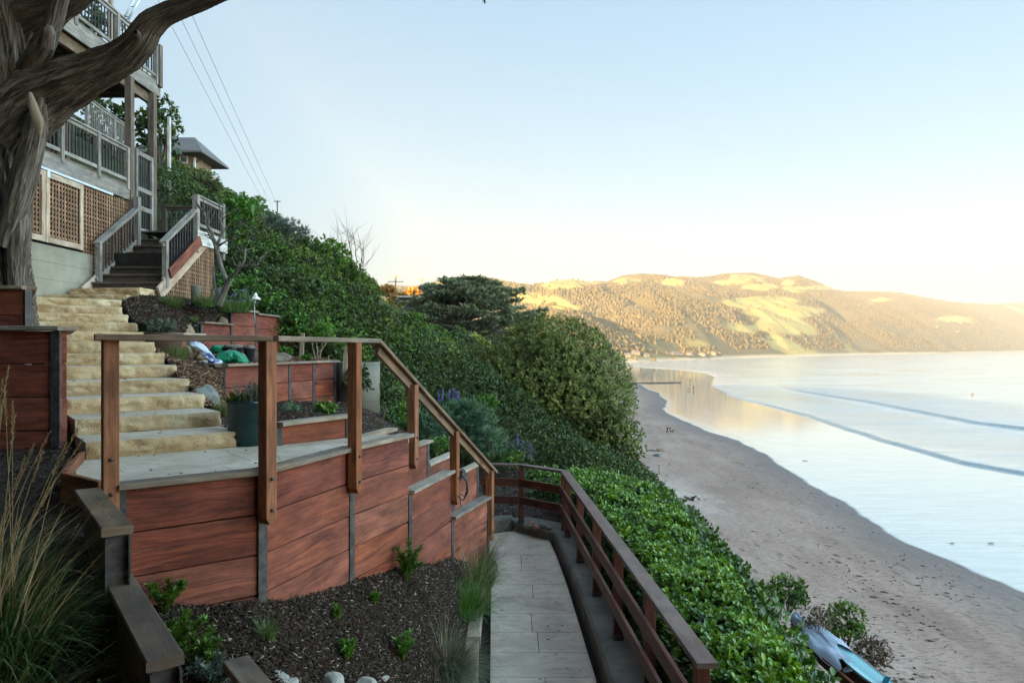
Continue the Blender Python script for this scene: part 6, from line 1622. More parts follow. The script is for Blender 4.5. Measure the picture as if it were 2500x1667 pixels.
def bed_at(px, py, S=None):
    S = bed if S is None else S; Q_ = S.reshape(-1, 3); u = 1250 + Q_[:, 0] / Q_[:, 1] * F; v = HOR - Q_[:, 2] / Q_[:, 1] * F
    k = np.argmin((u - px) ** 2 + (v - py) ** 2); return tuple(Q_[k])
def leafy(label, loc, r, h, seed, mat='l_bright', L=.045, W=.014, n=60, k=9):
    t = thing('leafy_plant', label, 'plant', loc); g = rng(seed); S = []; D = []; mb = MB(seed)
    for i in range(max(3, n // 9)):
        a = g.uniform(0, 6.28); e = Vector((r * math.cos(a) * g.uniform(.2, 1), r * math.sin(a) * g.uniform(.2, 1), h * g.uniform(.45, 1))); mb.tube([(0, 0, -.02), tuple(e * .5 + Vector((0, 0, h * .1))), tuple(e)], [.004, .003, .0015], 5)
        for f in np.linspace(.3, 1, 9): S.append(tuple(e * f + Vector((0, 0, h * .15 * f * (1 - f) * 3)))); D.append(tuple(e.normalized() + Vector((0, 0, .6))))
    V, T, rr = shoots_to_leaves(np.array(S), unit(np.array(D)), k, L, W, g, (.4, 1.3), .02, np.clip(.25 + .4 * g.random(len(S)), 0, 1))
    np_mesh('foliage', V, [T], rr, mats=[M[mat]], parent=t); mb.build('stem', M['l_green'], t); return t
leafy('leafy green weed in the middle of the mulched bed, near the bottom', bed_at(850, 1605), .09, .14, 731, 'l_bright')
leafy('bushy green weed in the mulch left of the fountain grass', bed_at(988, 1612), .09, .24, 732, 'l_bright', n=90)
leafy('taller leafy weed growing against the red wall near its third post', bed_at(990, 1428), .14, .40, 733, 'l_green', n=110, L=.055, W=.016)
leafy('small seedling in the mulch right of the second steel post', bed_at(915, 1475), .06, .12, 734, 'l_bright', n=36)
leafy('seedling with a brown stem in the upper middle of the mulch', bed_at(822, 1515), .05, .13, 735, 'l_green', n=30)
for k, (px, py, z, lab, h) in enumerate([(398, 1500, -1.75, 'uppermost green weed hugging the dark wall right of the middle cap board', .22), (458, 1575, -1.95, 'second green weed down beside the middle cap board', .20), (476, 1645, -2.05, 'third green weed beside the end of the middle cap board', .22), (530, 1690, -2.2, 'silvery weed at the bottom edge left of the lowest cap board', .2)]):
    leafy(lab, bed_at(px, py), .13, h, 741 + k, 'l_green' if k < 3 else 'l_silver', .05, .014, 100)
# upper garden plants
tuft('soft grass clump on the upper mulch bank below the lattice', P(420, 752, 12.6), .16, 520, .32, 'l_grass', 751, bend=1.0, w=.006, lean=.8, mat2='l_straw', n2=160, L2=.3)
tuft('soft grass clump at the foot of the left concrete stub', P(500, 748, 12.6), .16, 520, .30, 'l_grass', 752, bend=1.0, w=.006, lean=.8, mat2='l_straw', n2=120, L2=.3)
tuft('small dark low plant on the upper mulch bank near the steps', P(362, 765, 11.9), .10, 260, .16, 'l_green', 753, bend=.9, w=.006, lean=.9)
tuft('tiny green clump high on the mulch bank right of the lavender', P(474, 784, 12.2), .05, 150, .12, 'l_grass', 754, bend=.8, w=.006, lean=.8)
tuft('flowering grass beneath the garden lamp', P(572, 762, 13.4), .3, 600, .34, 'l_grass', 755, bend=.8, w=.007, lean=.7)
tuft('yellow-green grass clump between the rubble and the brown planter', P(428, 890, 9.6), .09, 480, .36, 'l_grass', 756, bend=.9, w=.005, lean=.55, mat2='l_straw', n2=120, L2=.3)
tuft('bright grass clump beside the grey-green boulder', P(545, 1012, 7.6), .08, 420, .20, 'l_grass', 757, bend=1.0, w=.004, lean=.8, mat2='l_straw', n2=110, L2=.2)
sh('lavender', 'grey lavender mound growing in the brown planter', 393, 800, 10.0, 36, 20, 'l_silver', 761, .06, .008, 14, 320, spread=(.1, .8), cat='plant', tonesh=-.1)
sh('shrub', 'feathery green plant at the foot of the four-bay red wall, left', 708, 1012, 9.3, 24, 24, 'l_blue', 762, .07, .006, 16, 300, spread=(.1, .8), cat='plant', tonesh=.1)
sh('shrub', 'leafy green plant at the foot of the four-bay red wall, right', 795, 1000, 9.9, 32, 22, 'l_green', 763, .05, .022, 8, 200, cat='plant', tonesh=.05)
sh('shrub', 'vivid green plant clump right of the uppermost two-bay wall', 697, 860, 12.6, 17, 13, 'l_bright', 764, .05, .012, 12, 200, cat='plant', tonesh=-.05)
sh('shrub', 'small green sprout at the foot of the yellow-green sapling', 748, 875, 12.3, 11, 8, 'l_bright', 765, .04, .012, 10, 260, cat='plant')
# green ivy strip falling right of the lamp
def ivy():
    g = rng(770); n = 3000; f = g.random(n)
    line = [(578, 692, 17.0), (622, 722, 17.0), (668, 750, 16.9), (705, 782, 16.8), (748, 806, 16.6)]
    L = np.array([list(P(*q)) for q in line]); t_ = f * (len(L) - 1); i = np.minimum(t_.astype(int), len(L) - 2); u = (t_ - i)[:, None]
    p = L[i] * (1 - u) + L[i + 1] * u; p = p + g.normal(size=p.shape) * np.array([.22, .4, .16])
    V, T, r = shoots_to_leaves(p, unit(np.array([.2, -.5, .8]) + g.normal(size=p.shape) * .4), 6, .09, .05, g, (.4, 1.3), .06, np.clip(.3 + .2 * g.normal(size=n), 0, 1))
    o = np_mesh('ground_cover', V, [T], r, mats=[M['l_bright']]); tag(o, 'bright green creeping ground cover down the slope beside the garden lamp', 'ground cover', kind='stuff')
ivy()
# flower spikes
def spikes(label, pts, seed, Y, h=.28, w=.03):
    base = P(pts[0][0], pts[0][1] + 12, Y); t = thing('flower_spikes', label, 'flower', base); g = rng(seed); S = []; mb = MB(seed)
    for px, py in pts:
        p = P(px, py, Y) - base; mb = MB(seed); mb.tube([p + Vector((0, 0, -.5)), p], .006, 5); mb.build('stem', M['l_green'], t); z = g.random(70) * h
        q = np.array(p) + np.stack([g.normal(size=70) * w * .5 * (1.15 - z / h) + z * .12 * g.normal() * .5, g.normal(size=70) * w * .5, z], 1); S.append(q)
    S = np.concatenate(S); V, T, r = shoots_to_leaves(S, unit(g.normal(size=S.shape)), 4, .026, .016, g, (.3, 1.2), .01)
    np_mesh('blossom', V, [T], r, mats=[M['l_purple']], parent=t)
spikes('group of tall violet flower spikes behind the blue-green feathery bush', [(1095, 978), (1108, 975), (1113, 985), (1120, 983), (1072, 982), (1080, 977)], 781, 16.5)
spikes('two violet flower spikes in front of the dome shrub', [(1264, 1088), (1277, 1106), (1296, 1112)], 782, 16)
def tinyflowers():
    g = rng(790); base = P(570, 748, 13.2); t = thing('flower_patch', 'patch of tiny lilac flowers on thin stems around the garden lamp', 'flower', base)
    q = np.stack([g.uniform(-.35, .45, 60), g.uniform(-.3, .3, 60), g.uniform(.05, .34, 60)], 1)
    V, T, r = shoots_to_leaves(q, unit(g.normal(size=q.shape) + np.array([0, 0, 1])), 7, .026, .02, g, (.5, 1.5), .005)
    np_mesh('blossom', V, [T], r, mats=[M['l_purple']], parent=t)
    mb = MB(2); [mb.tube([(a[0], a[1], 0), tuple(a)], .003, 4) for a in q]; mb.build('stem', M['l_green'], t)
tinyflowers()
def orange():
    pass
# ------------------------------------------------------------------ garden things
def gz(px, py, Y): return P(px, py, Y)
# glazed pot with rosemary
PY = 6.55; pc = Vector((PX(607, PY), PY, LZ))
t = thing('planter_pot', 'dark green glazed pot standing on the landing beside the stone steps', 'pot', pc)
mb = MB(801); mb.lathe((0, 0, 0), [(0, 0), (.165, 0), (.178, .02), (.190, .2), (.196, .385), (.203, .395), (.203, .415), (.188, .418), (.184, .36), (.18, .34)], 48); mb.build('pot', M['glaze'], t)
mb = MB(802); mb.lathe((0, 0, 0), [(0, .365), (.184, .36)], 32); mb.build('potting_soil', M['soil'], t)
t2 = thing('rosemary', 'rosemary with upright grey-green sprigs growing in the dark green pot', 'plant', pc + Vector((0, 0, .36)))
g = rng(803)
def sprigs(parent, n, cx, sx, h, mat, L, W, seed):
    g = rng(seed); S = []; D = []
    for i in range(n):
        a = g.uniform(0, 6.28); r = g.random() ** .5 * sx; b = np.array([cx + r * math.cos(a), r * math.sin(a), 0]); hh = h * g.uniform(.5, 1.05); tip = b + np.array([g.normal() * .03 + r * .25 * math.cos(a), g.normal() * .03, hh])
        for f in np.linspace(.1, 1, 22): S.append(b + (tip - b) * f); D.append(unit((tip - b)[None])[0])
    V, T, r = shoots_to_leaves(np.array(S), np.array(D), 7, L, W, g, (.5, 1.1), .012, np.repeat(.2 + .6 * g.random(n), 22))
    return np_mesh('sprigs', V, [T], r, mats=[M[mat]], parent=parent)
sprigs(t2, 46, .05, .12, .24, 'l_silver', .022, .005, 804)
t3 = thing('thyme', 'low bright green herb at the left side of the dark green pot', 'plant', pc + Vector((-.10, -.02, .36)))
sprigs(t3, 40, 0, .07, .13, 'l_green', .02, .006, 805)
# brown planter with lavender
pc = P(398, 888, 9.75)
t = thing('planter_pot', 'wide brown clay planter beside the upper stone steps', 'pot', pc)
mb = MB(811); mb.lathe((0, 0, 0), [(0, 0), (.19, 0), (.22, .05), (.25, .38), (.265, .40), (.265, .43), (.24, .43), (.235, .40)], 40); mb.build('pot', M['terra'], t)
mb = MB(812); mb.lathe((0, 0, 0), [(0, .40), (.238, .40)], 24); mb.build('potting_soil', M['soil'], t)
# boulder and rocks
rock('boulder', 'grey-green veined boulder wedged beside the stone steps', P(495, 1003, 7.75), (.185, .16, .20), 821, 'rockgreen', .3, cut=8, rough=.15, cat='boulder')
rock('boulder', 'upright brown boulder standing between the timber edging and the path', (PX(1199, 10.2), 10.2, PZ + .02), (.12, .12, .19), 822, 'rockbrown', .4, cut=6, cat='boulder')
for k, (px, py, Y, sx, sy, sz, rz, m, lab) in enumerate([
    (461, 865, 10.6, .13, .11, .12, .5, 'rockbrown', 'tilted square tan rubble stone under the top of the blue and white sack'),
    (488, 872, 10.7, .11, .1, .09, .9, 'rockbrown', 'rubble stone right behind the tilted square stone'),
    (458, 890, 10.2, .17, .1, .06, -.2, 'rockpale', 'long flat pale rubble slab at the bottom of the rubble pile'),
    (499, 889, 10.0, .10, .08, .055, .1, 'rockpale', 'small pale rubble block left of the green sack'),
    (522, 878, 10.6, .12, .1, .06, .1, 'rockbrown', 'rubble stone hidden under the middle of the blue and white sack'),
    (540, 792, 13.3, .13, .1, .14, .2, 'rockbrown', 'brown boulder in the corner left of the uppermost two-bay wall'),
    (521, 795, 13.0, .17, .12, .045, .1, 'rockbrown', 'flat brown stone lying on the low dark-capped wall'),
    (459, 808, 12.0, .12, .1, .12, .7, 'rockbrown', 'angular brown stone at the left end of the low dark-capped wall'),
    (595, 778, 14.6, .10, .08, .07, .3, 'rockdark', 'small dark stone behind the cap of the uppermost wall'),
    (500, 925, 9.3, .16, .12, .04, .3, 'rockdark', 'flat grey stone in the mulch left of the four-bay wall')]):
    rock('stone', lab, P(px, py, Y) - Vector((0, 0, sz * .5)), (sx, sy, sz), 830 + k, m, rz, cut=9, rough=.12, sub=3, cat='stone')
for k, (px, py, Y, sx, m, lab) in enumerate([(1288, 1279, 12.62, .085, 'rockdark', 'dark river stone at the left of the row on the kerb'), (1298, 1272, 12.72, .07, 'rockred', 'reddish river stone, the uppermost of the row on the kerb'), (1308, 1284, 12.5, .085, 'rockred', 'flat reddish river stone in front of the row on the kerb'),
        (1326, 1280, 12.6, .095, 'rockdark', 'tall grey-brown river stone on the kerb'), (1341, 1285, 12.5, .07, 'rockdark', 'small rounded river stone at the right of the row on the kerb')]):
    rock('river_stone', lab, (PX(px, Y), Y + (.12 if k == 1 else 0), KZ - .01), (sx, sx * .8, sx * .62), 850 + k, m, k, cut=1, rough=.12, sub=3, cat='stone')
for k, (px, py, Y, z, s, lab) in enumerate([(668, 1655, 4.35, -2.05, .10, 'pale rock at the bottom edge beside the lowest cap board'), (705, 1668, 4.35, -2.1, .07, 'small pale rock second from left at the bottom edge of the mulch'), (810, 1668, 4.6, -2.3, .13, 'pale wide rock at the bottom edge of the mulch'), (893, 1668, 4.7, -2.42, .08, 'whitish rock at the bottom edge, right of the wide one'), (940, 1655, 4.9, -2.5, .035, 'pebble at the bottom edge of the mulch')]):
    rock('stone', lab, (PX(px, Y), Y, -(py - HOR) / F * Y - s * .35), (s, s * .7, s * .55), 860 + k, 'rockpale', k, cut=7, rough=.15, sub=3, cat='stone')
# grow pots of soil
for k, (px, py, Y, r, h, lab) in enumerate([(570, 887, 11.2, .155, .27, 'wide dark grey nursery pot full of soil behind the green sack'), (608, 889, 10.9, .09, .26, 'narrow dark grey nursery pot right of the wide one')]):
    c = P(px, py, Y); t = thing('nursery_pot', lab, 'pot', c)
    mb = MB(870 + k); mb.lathe((0, 0, 0), [(0, 0), (r * .78, 0), (r * .96, h * .9), (r * 1.06, h * .9), (r * 1.08, h), (r * .98, h), (r * .95, h * .9)], 32); mb.build('pot', M['plastic'], t)
    if k == 0: mb = MB(873); mb.beam((r * .55, -r * .74, h * .35), (r * .60, -r * .83, h * .62), .035, .004, (1, 0, 0)); mb.build('price_tag', M['white'], t)
    o = rock('soil_heap', None, (0, 0, h * .80), (r * .95, r * .95, .06), 875 + k, 'dirt', cut=1, rough=.6, sub=4, cat=None); o.parent = t
# sacks
def sack(name, label, pts, widths, thick, seed, matf, fold=.02, Yn=None):
    """crumpled sack: a flattened tube with folds"""
    t = [Vector(p) for p in pts]; n = len(t); V = []; ns = 26; rings = 46; off = t[0]
    g = rng(seed)
    for i in range(rings):
        f = i / (rings - 1) * (n - 1); k = min(int(f), n - 2); u = f - k; u2 = u * u * (3 - 2 * u); c = t[k].lerp(t[k + 1], u) - off; w = widths[k] * (1 - u2) + widths[k + 1] * u2; d = (t[k + 1] - t[k]).normalized(); s = d.cross(Vector((0, 0, 1)))
        if s.length < .1: s = Vector((1, 0, 0))
        s.normalize(); up = s.cross(d)
        for j in range(ns):
            a = 2 * math.pi * j / ns; ca, sa = math.cos(a), math.sin(a)
            r = 1 + (float(fbm(np.array([ca * 2 + i * .16 + seed]), np.array([sa * 2 + i * .05]), seed, 4, .6)[0]) - .5) * 1.1
            V.append(c + s * ca * w * r + up * sa * thick * r * (w / max(widths)) ** .5)
    F_ = []
    for i in range(rings - 1):
        for j in range(ns): F_.append([i * ns + j, i * ns + (j + 1) % ns, (i + 1) * ns + (j + 1) % ns, (i + 1) * ns + j])
    V = [tuple(v) for v in V]; uv = [(i / rings, j / ns) for i in range(rings) for j in range(ns)]
    caps = [list(range(ns))[::-1], [(rings - 1) * ns + j for j in range(ns)]]
    o = np_mesh(name, V, [np.array(F_)[:, ::-1], np.array(caps)[:, ::-1]], [.5] * len(V), uv, [matf], True); o.location = off
    return tag(o, label, 'sack')
t = NT('green_tarp_cloth', .42, .4); n = t.noise(t.obj(), 9, 4); MG = t.out(t.ramp(n, [(.3, (.005, .13, .065)), (.7, (.012, .26, .13))]), None, t.bump(t.noise(t.obj(), 16, 4), .5, .02))
t = NT('printed_sack', .45, .4)
w1 = t.noise(t.uv(9, 5, 1), 1.4, 3, .6, 1.2); e = t.ramp(t.n('SeparateXYZ', None, Vector=t.n('TexCoord').outputs['UV']).outputs[0], [(.0, 1), (.24, 1), (.30, 0), (.58, 0), (.64, 1), (1, 1)])
MBW = t.out(t.mix(t.math('MULTIPLY', t.ramp(w1, [(.50, 0), (.53, 1)]), e), (.62, .64, .68), (.035, .07, .28)), None, t.bump(t.noise(t.obj(), 18, 4), .5, .015))
sack('sack', 'crumpled blue and white printed sack lying down the rubble', [P(462, 836, 10.9), P(478, 842, 10.7), P(497, 858, 10.5), P(516, 876, 10.2), P(530, 886, 10.0)], [.05, .085, .07, .07, .09], .045, 881, MBW)
sack('sack', 'bright green crumpled sack draped in front of the nursery pots', [P(530, 882, 10.1), P(545, 872, 10.2), P(566, 870, 10.3), P(585, 876, 10.3), P(603, 886, 10.3)], [.05, .13, .17, .15, .05], .085, 882, MG)
sack('sack', 'folded green sack corner standing up behind the blue and white sack', [P(506, 868, 11.2), P(520, 856, 11.2), P(533, 850, 11.2), P(541, 862, 11.1)], [.04, .09, .11, .03], .06, 883, MG)
# dirt heap behind pots, cistern, stakes
def mound(name, label, loc, s, seed, mat, cat):
    o = rock(name, label, loc, s, seed, mat, 0, cut=1, rough=.5, sub=4, cat=cat); return o
mound('dirt_heap', 'small grey-brown heap of loose dirt right of the nursery pots', P(650, 900, 11.6), (.38, .3, .2), 885, 'dirt', 'dirt')
mb = MB(886); mb.lathe((0, 0, 0), [(0, 0), (.41, 0), (.41, .93), (.36, .93), (.36, .85), (0, .85)], 48); o = mb.build('concrete_pipe', M['cyl']); o.location = (PX(872, 12.75), 12.75, -1.18); tag(o, 'pale round concrete pipe section at the right end of the four-bay wall', 'pipe')
for k, (px, p0, p1, Y, lab) in enumerate([(735, 812, 848, 13.5, 'weathered stake at the end of the dark sloping wall'), (841, 845, 884, 12.2, 'leaning pale brown stake behind the third handrail post')]):
    mb = MB(890 + k); a = P(px, p1, Y); mb.beam((0, 0, -.3), (.03, 0, (p1 - p0) * Y / F), .075, .05, (0, 1, 0)); o = mb.build('stake', M['pale' if k else 'redcap']); o.location = a; tag(o, lab, 'stake')
# garden lamp
c = P(622, 766, 13.9); t = thing('garden_lamp', 'small white mushroom garden lamp on a thin stem among the flowers', 'lamp', c); k = 13.9 / F
mb = MB(895); mb.tube([(0, 0, -.2), (-.01, 0, .2), (.015, 0, 34 * k)], .012, 8); mb.build('stem', M['galv'], t)
mb = MB(896); mb.lathe((.015, 0, 34 * k), [(0, 0), (.055, 0), (.062, .01), (.10, .0), (.105, .012), (.06, .055), (.035, .085), (.03, .12), (.012, .14), (0, .142)], 24); mb.build('lamp_shade', M['white'], t)
# hose
c = P(1134, 1178, 10.55) + Vector((-.02, -.1, 0)); t = thing('garden_hose', 'coiled grey garden hose hanging on the lowest red wall under the handrail', 'hose', c)
mb = MB(897); rgz = random.Random(3)
pts = []
for i in range(230):
    a = i / 230 * 2 * math.pi * 6.5; rr = .115 + .012 * math.sin(i * .11) + rgz.gauss(0, .001); pts.append(Vector((rr * .55 * math.cos(a) + .002 * (i // 35), -.02 - .012 * (i // 35) + rr * .35 * math.cos(a), .23 * math.sin(a) * (1 - .05 * (i // 35)) - .01 * (i // 35))))
pts += [Vector((-.02, -.1, -.28)), Vector((.0, -.12, -.36)), Vector((.08, -.1, -.38))]
mb.tube(pts, .009, 7); mb.build('coil', M['plastic'], t)
mb = MB(898); pts = [Vector((.09 * math.cos(a / 20 * 6.28 + .4), -.1, .16 * math.sin(a / 20 * 6.28))) for a in range(24)]; mb.tube(pts, .008, 6); mb.build('loop', M['plastic'], t)
mb = MB(899); mb.tube([(0, .04, .19), (0, -.12, .2)], .02, 8); mb.build('hook', M['steel'], t)

# ------------------------------------------------------------------ houses, poles, wires
def simple_roof(mb, x0, x1, y0, y1, z, h, ov=.6, inset=.35):
    X0, X1, Y0, Y1 = x0 - ov, x1 + ov, y0 - ov, y1 + ov; rx0 = X0 + (X1 - X0) * inset; rx1 = X1 - (X1 - X0) * inset; ym = (Y0 + Y1) / 2
    vs = [(X0, Y0, z), (X1, Y0, z), (X1, Y1, z), (X0, Y1, z), (rx0, ym, z + h), (rx1, ym, z + h)]; vs += [(a, b, c - .12) for a, b, c in vs[:4]]
    fs = [[0, 1, 5, 4], [1, 2, 5], [2, 3, 4, 5], [3, 0, 4], [0, 6, 7, 1], [1, 7, 8, 2], [2, 8, 9, 3], [3, 9, 6, 0], [6, 9, 8, 7]]
    mb.add([Vector(v) for v in vs], fs, [[(vs[i][0], vs[i][2] * 1.5 + vs[i][1]) for i in f] for f in fs])
t = NT('shingle_wall', .9, .2); br = t.n('TexBrick', None, Vector=t.uv(1, 1, 1), Scale=1.0); br.inputs['Brick Width'].default_value = .22; br.inputs['Row Height'].default_value = .22; br.inputs['Mortar Size'].default_value = .012
t.set(br.inputs['Color1'], (.36, .27, .19)); t.set(br.inputs['Color2'], (.28, .205, .14)); t.set(br.inputs['Mortar'], (.12, .09, .06)); M['shingle'] = t.out(br.outputs[0])
t = NT('roof_shingles', .9, .2); n1 = t.noise(t.uv(1, 9, 1), 1.2, 5); M['roof'] = t.out(t.ramp(n1, [(.3, (.11, .10, .10)), (.7, (.20, .18, .17))]))
t = NT('window_glass', .08, .8); M['glass'] = t.out((.10, .12, .14))
HY = 45.0; hx0, hx1 = PX(350, HY), PX(474, HY); hz0, hz1 = -(425 - HOR) / F * HY, -(372 - HOR) / F * HY
t = thing('shingled_house', 'shingled house with a hipped brown roof high on the bluff behind the trees', 'house', ((hx0 + hx1) / 2, HY + 1.3, hz0 - 3)); o0 = Vector(t.location)
mb = MB(901); mb.box(Vector((hx0, HY, hz0 - 3)) - o0, Vector((hx1, HY + 2.6, hz1)) - o0); mb.build('wall', M['shingle'], t)
mb = MB(902); simple_roof(mb, hx0 - o0.x, hx1 - o0.x, -1.3, 1.3, hz1 - o0.z - .1, 1.45, .85, .28); rf = mb.build('roof', M['roof'], t)
mb = MB(903); c = P(415, 322, HY + 1.6) - o0; mb.box(c - Vector((.28, .3, .7)), c + Vector((.28, .3, .35))); mb.box(c + Vector((-.33, -.35, .352)), c + Vector((.33, .35, .45))); mb.box(c + Vector((-.15, -.15, .452)), c + Vector((.12, .15, .75))); mb.build('chimney', M['cyl'], rf)
a = P(440, 398, HY - .03) - o0; b = P(457, 370, HY - .03) - o0
mb = MB(904)
for p, q in (((a.x, a.z), (b.x, a.z)), ((a.x, b.z), (b.x, b.z)), ((a.x, a.z), (a.x, b.z)), ((b.x, a.z), (b.x, b.z)), ((a.x, (a.z + b.z) / 2), (b.x, (a.z + b.z) / 2)), (((a.x + b.x) / 2, (a.z + b.z) / 2), ((a.x + b.x) / 2, b.z))): mb.beam(Vector((p[0], a.y, p[1])), Vector((q[0], a.y, q[1])), .07, .09, (0, 1, 0) if p[0] == q[0] else (0, 0, 1))
wf = mb.build('window', M['white'], t); mb = MB(905); mb.box(Vector((a.x, a.y - .005, a.z)), Vector((b.x, a.y + .02, b.z))); mb.build('pane', M['glass'], wf)
mb = MB(906); mb.beam(P(475, 418, HY - .02) - o0, P(475, 386, HY - .02) - o0, .12, .12, (0, 1, 0)); mb.build('corner_board', M['white'], t)
mb = MB(907); mb.beam(P(477, 398, HY + .2) - o0, P(497, 384, HY + .2) - o0, .07, .07); mb.build('eave_bracket', M['greydark'], t)
# modern house under the skyline poles
HY = 95.0; p0 = P(985, 748, HY); p1 = P(1052, 727, HY)
t = thing('flat_roofed_house', 'low flat-roofed modern house with big windows left of the distant cypress', 'house', (p0.x + 2, HY + 3, p0.z - 1)); o0 = Vector(t.location)
mb = MB(911); mb.box(Vector((p0.x, HY, p0.z - 2.5)) - o0, Vector((p1.x, HY + 6, p1.z)) - o0); mb.build('wall', M['greydark'], t)
mb = MB(912); mb.box(Vector((p0.x - .8, HY - .9, p1.z)) - o0, Vector((p1.x + 1.2, HY + 6.5, p1.z + .22)) - o0); mb.build('roof', M['palewhite'], t)
for k in range(4):
    mb = MB(913 + k); x = p0.x + .35 + k * .92; mb.box(Vector((x, HY - .05, p0.z - .4)) - o0, Vector((x + .7, HY + .02, p1.z - .15)) - o0); mb.build('window', M['glass'], t)
# poles on the skyline
for k, (px, py, Y, hh, lab) in enumerate([(966, 672, 150, 5.5, 'utility pole with two crossarms on the skyline left of the cypress'), (1030, 676, 160, 5.5, 'utility pole with a single wide crossarm left of the cypress top'), (1090, 700, 220, 4, 'small far utility pole showing above the cypress left side')]):
    top = P(px, py, Y); t = thing('utility_pole', lab, 'utility pole', top - Vector((0, 0, hh + 4)))
    mb = MB(920 + k); mb.tube([(0, 0, 0), (0, 0, hh + 4)], .17, 8); mb.build('pole', M['pale'], t)
    for q, zz in enumerate((hh + 3.7, hh + 2.6) if k == 0 else (hh + 3.6,)):
        mb = MB(930 + q); mb.beam((-1.7, 0, zz), (1.7, 0, zz), .14, .16); c_ = mb.build('crossarm', M['pale'], t)
        mb = MB(940); [mb.tube([(x, 0, zz + .08), (x, 0, zz + .35)], .07, 6) for x in (-1.5, -.7, .7, 1.5)]; mb.build('insulators', M['white'], c_)
# white post and paired brown post behind the deck
t = thing('gate_post', 'tall white square post with a brown post at its side behind the deck', 'post', P(413, 490, 21)); k = 21 / F
mb = MB(950); mb.beam((0, 0, -.3), (0, 0, 204 * k), .075, .10, (0, 1, 0)); mb.build('white_post', M['palewhite'], t)
mb = MB(951); mb.beam((-.09, .05, -.3), (-.09, .05, 160 * k), .06, .06, (0, 1, 0)); mb.build('brown_post', M['post'], t)
# tall pole and ladder-like conduit above the upper deck
mb = MB(952); c = P(270, 125, 24); mb.beam((0, 0, 0), (0, 0, 130 * 24 / F), .14, .12, (0, 1, 0)); o = mb.build('wooden_pole', M['pale']); o.location = c; tag(o, 'pale square wooden pole rising behind the upper deck railing', 'pole')
t = thing('metal_ladder', 'slanting grey metal ladder rails rising past the upper deck railing', 'ladder', P(288, 75, 19)); b0 = Vector(t.location)
for k, (a, b) in enumerate(((P(286, 76, 19), P(338, -20, 19)), (P(297, 76, 19), P(352, -20, 19)))): mb = MB(953 + k); mb.tube([a - b0, b - b0], .03, 8); mb.build('side_rail', M['galv'], t)
for k in range(4): f = .12 + k * .25; mb = MB(956 + k); mb.tube([P(286 + 52 * f, 76 - 96 * f, 19) - b0, P(297 + 55 * f, 76 - 96 * f, 19) - b0], .02, 6); mb.build('rung', M['galv'], t)
# notice board with red lettering
SY = 31.0; t = thing('notice_sign', 'small white notice board with red lettering below the shingled house', 'sign', P(520, 455, SY)); o0 = Vector(t.location); k = SY / F
mb = MB(960); mb.box((-.13, 0, -.2), (.13, .03, 26 * k + .0)); mb.build('board', M['white'], t)
t_ = NT('red_lettering', .6); M['redpaint'] = t_.out((.65, .04, .03))
for q, (z, w) in enumerate(((20, .05), (13, .10), (9, .09), (5, .1))):
    mb = MB(961 + q); mb.box((-w, -.012, z * k - .012 * (3 if q == 0 else 1.2)), (w, -.004, z * k + .012 * (3 if q == 0 else 1.2))); mb.build('lettering', M['redpaint'], t)
# power lines
for k, pts in enumerate([[(419, 64, 26), (520, 330, 60), (642, 490, 160)], [(443, 48, 26), (545, 300, 60), (660, 497, 160)], [(469, 38, 26), (570, 275, 60), (673, 491, 160)]]):
    a, m, b = [P(*q) for q in pts]; mb = MB(970 + k); L = []
    # pass through photo points: piecewise line with small sag
    a0 = a + (a - b) * .12; L = []; seq = [a0, a, a.lerp(b, .5) - Vector((0, 0, .15)), b]
    for i in range(3):
        for j in range(8):
            f = j / 8; L.append(seq[i].lerp(seq[i + 1], f) - Vector((0, 0, .0)))
    L.append(b)
    mb.tube(L, [.005 + .00011 * p.y for p in L], 5); o = mb.build('power_line', M['steel']); tag(o, ['leftmost of the three thin overhead wires crossing the sky', 'middle one of the three thin overhead wires', 'rightmost of the three thin overhead wires'][k], 'wire', 'overhead wires')
mb = MB(975); c = P(677, 500, 60); mb.tube([(0, 0, -2), (0, 0, 10 * 60 / F)], .05, 6); mb.beam((-.3, 0, 8 * 60 / F), (.3, 0, 8 * 60 / F), .06, .06); o = mb.build('pole_top', M['steel']); o.location = c; tag(o, 'top of a small utility pole poking above the slope where the wires end', 'utility pole')

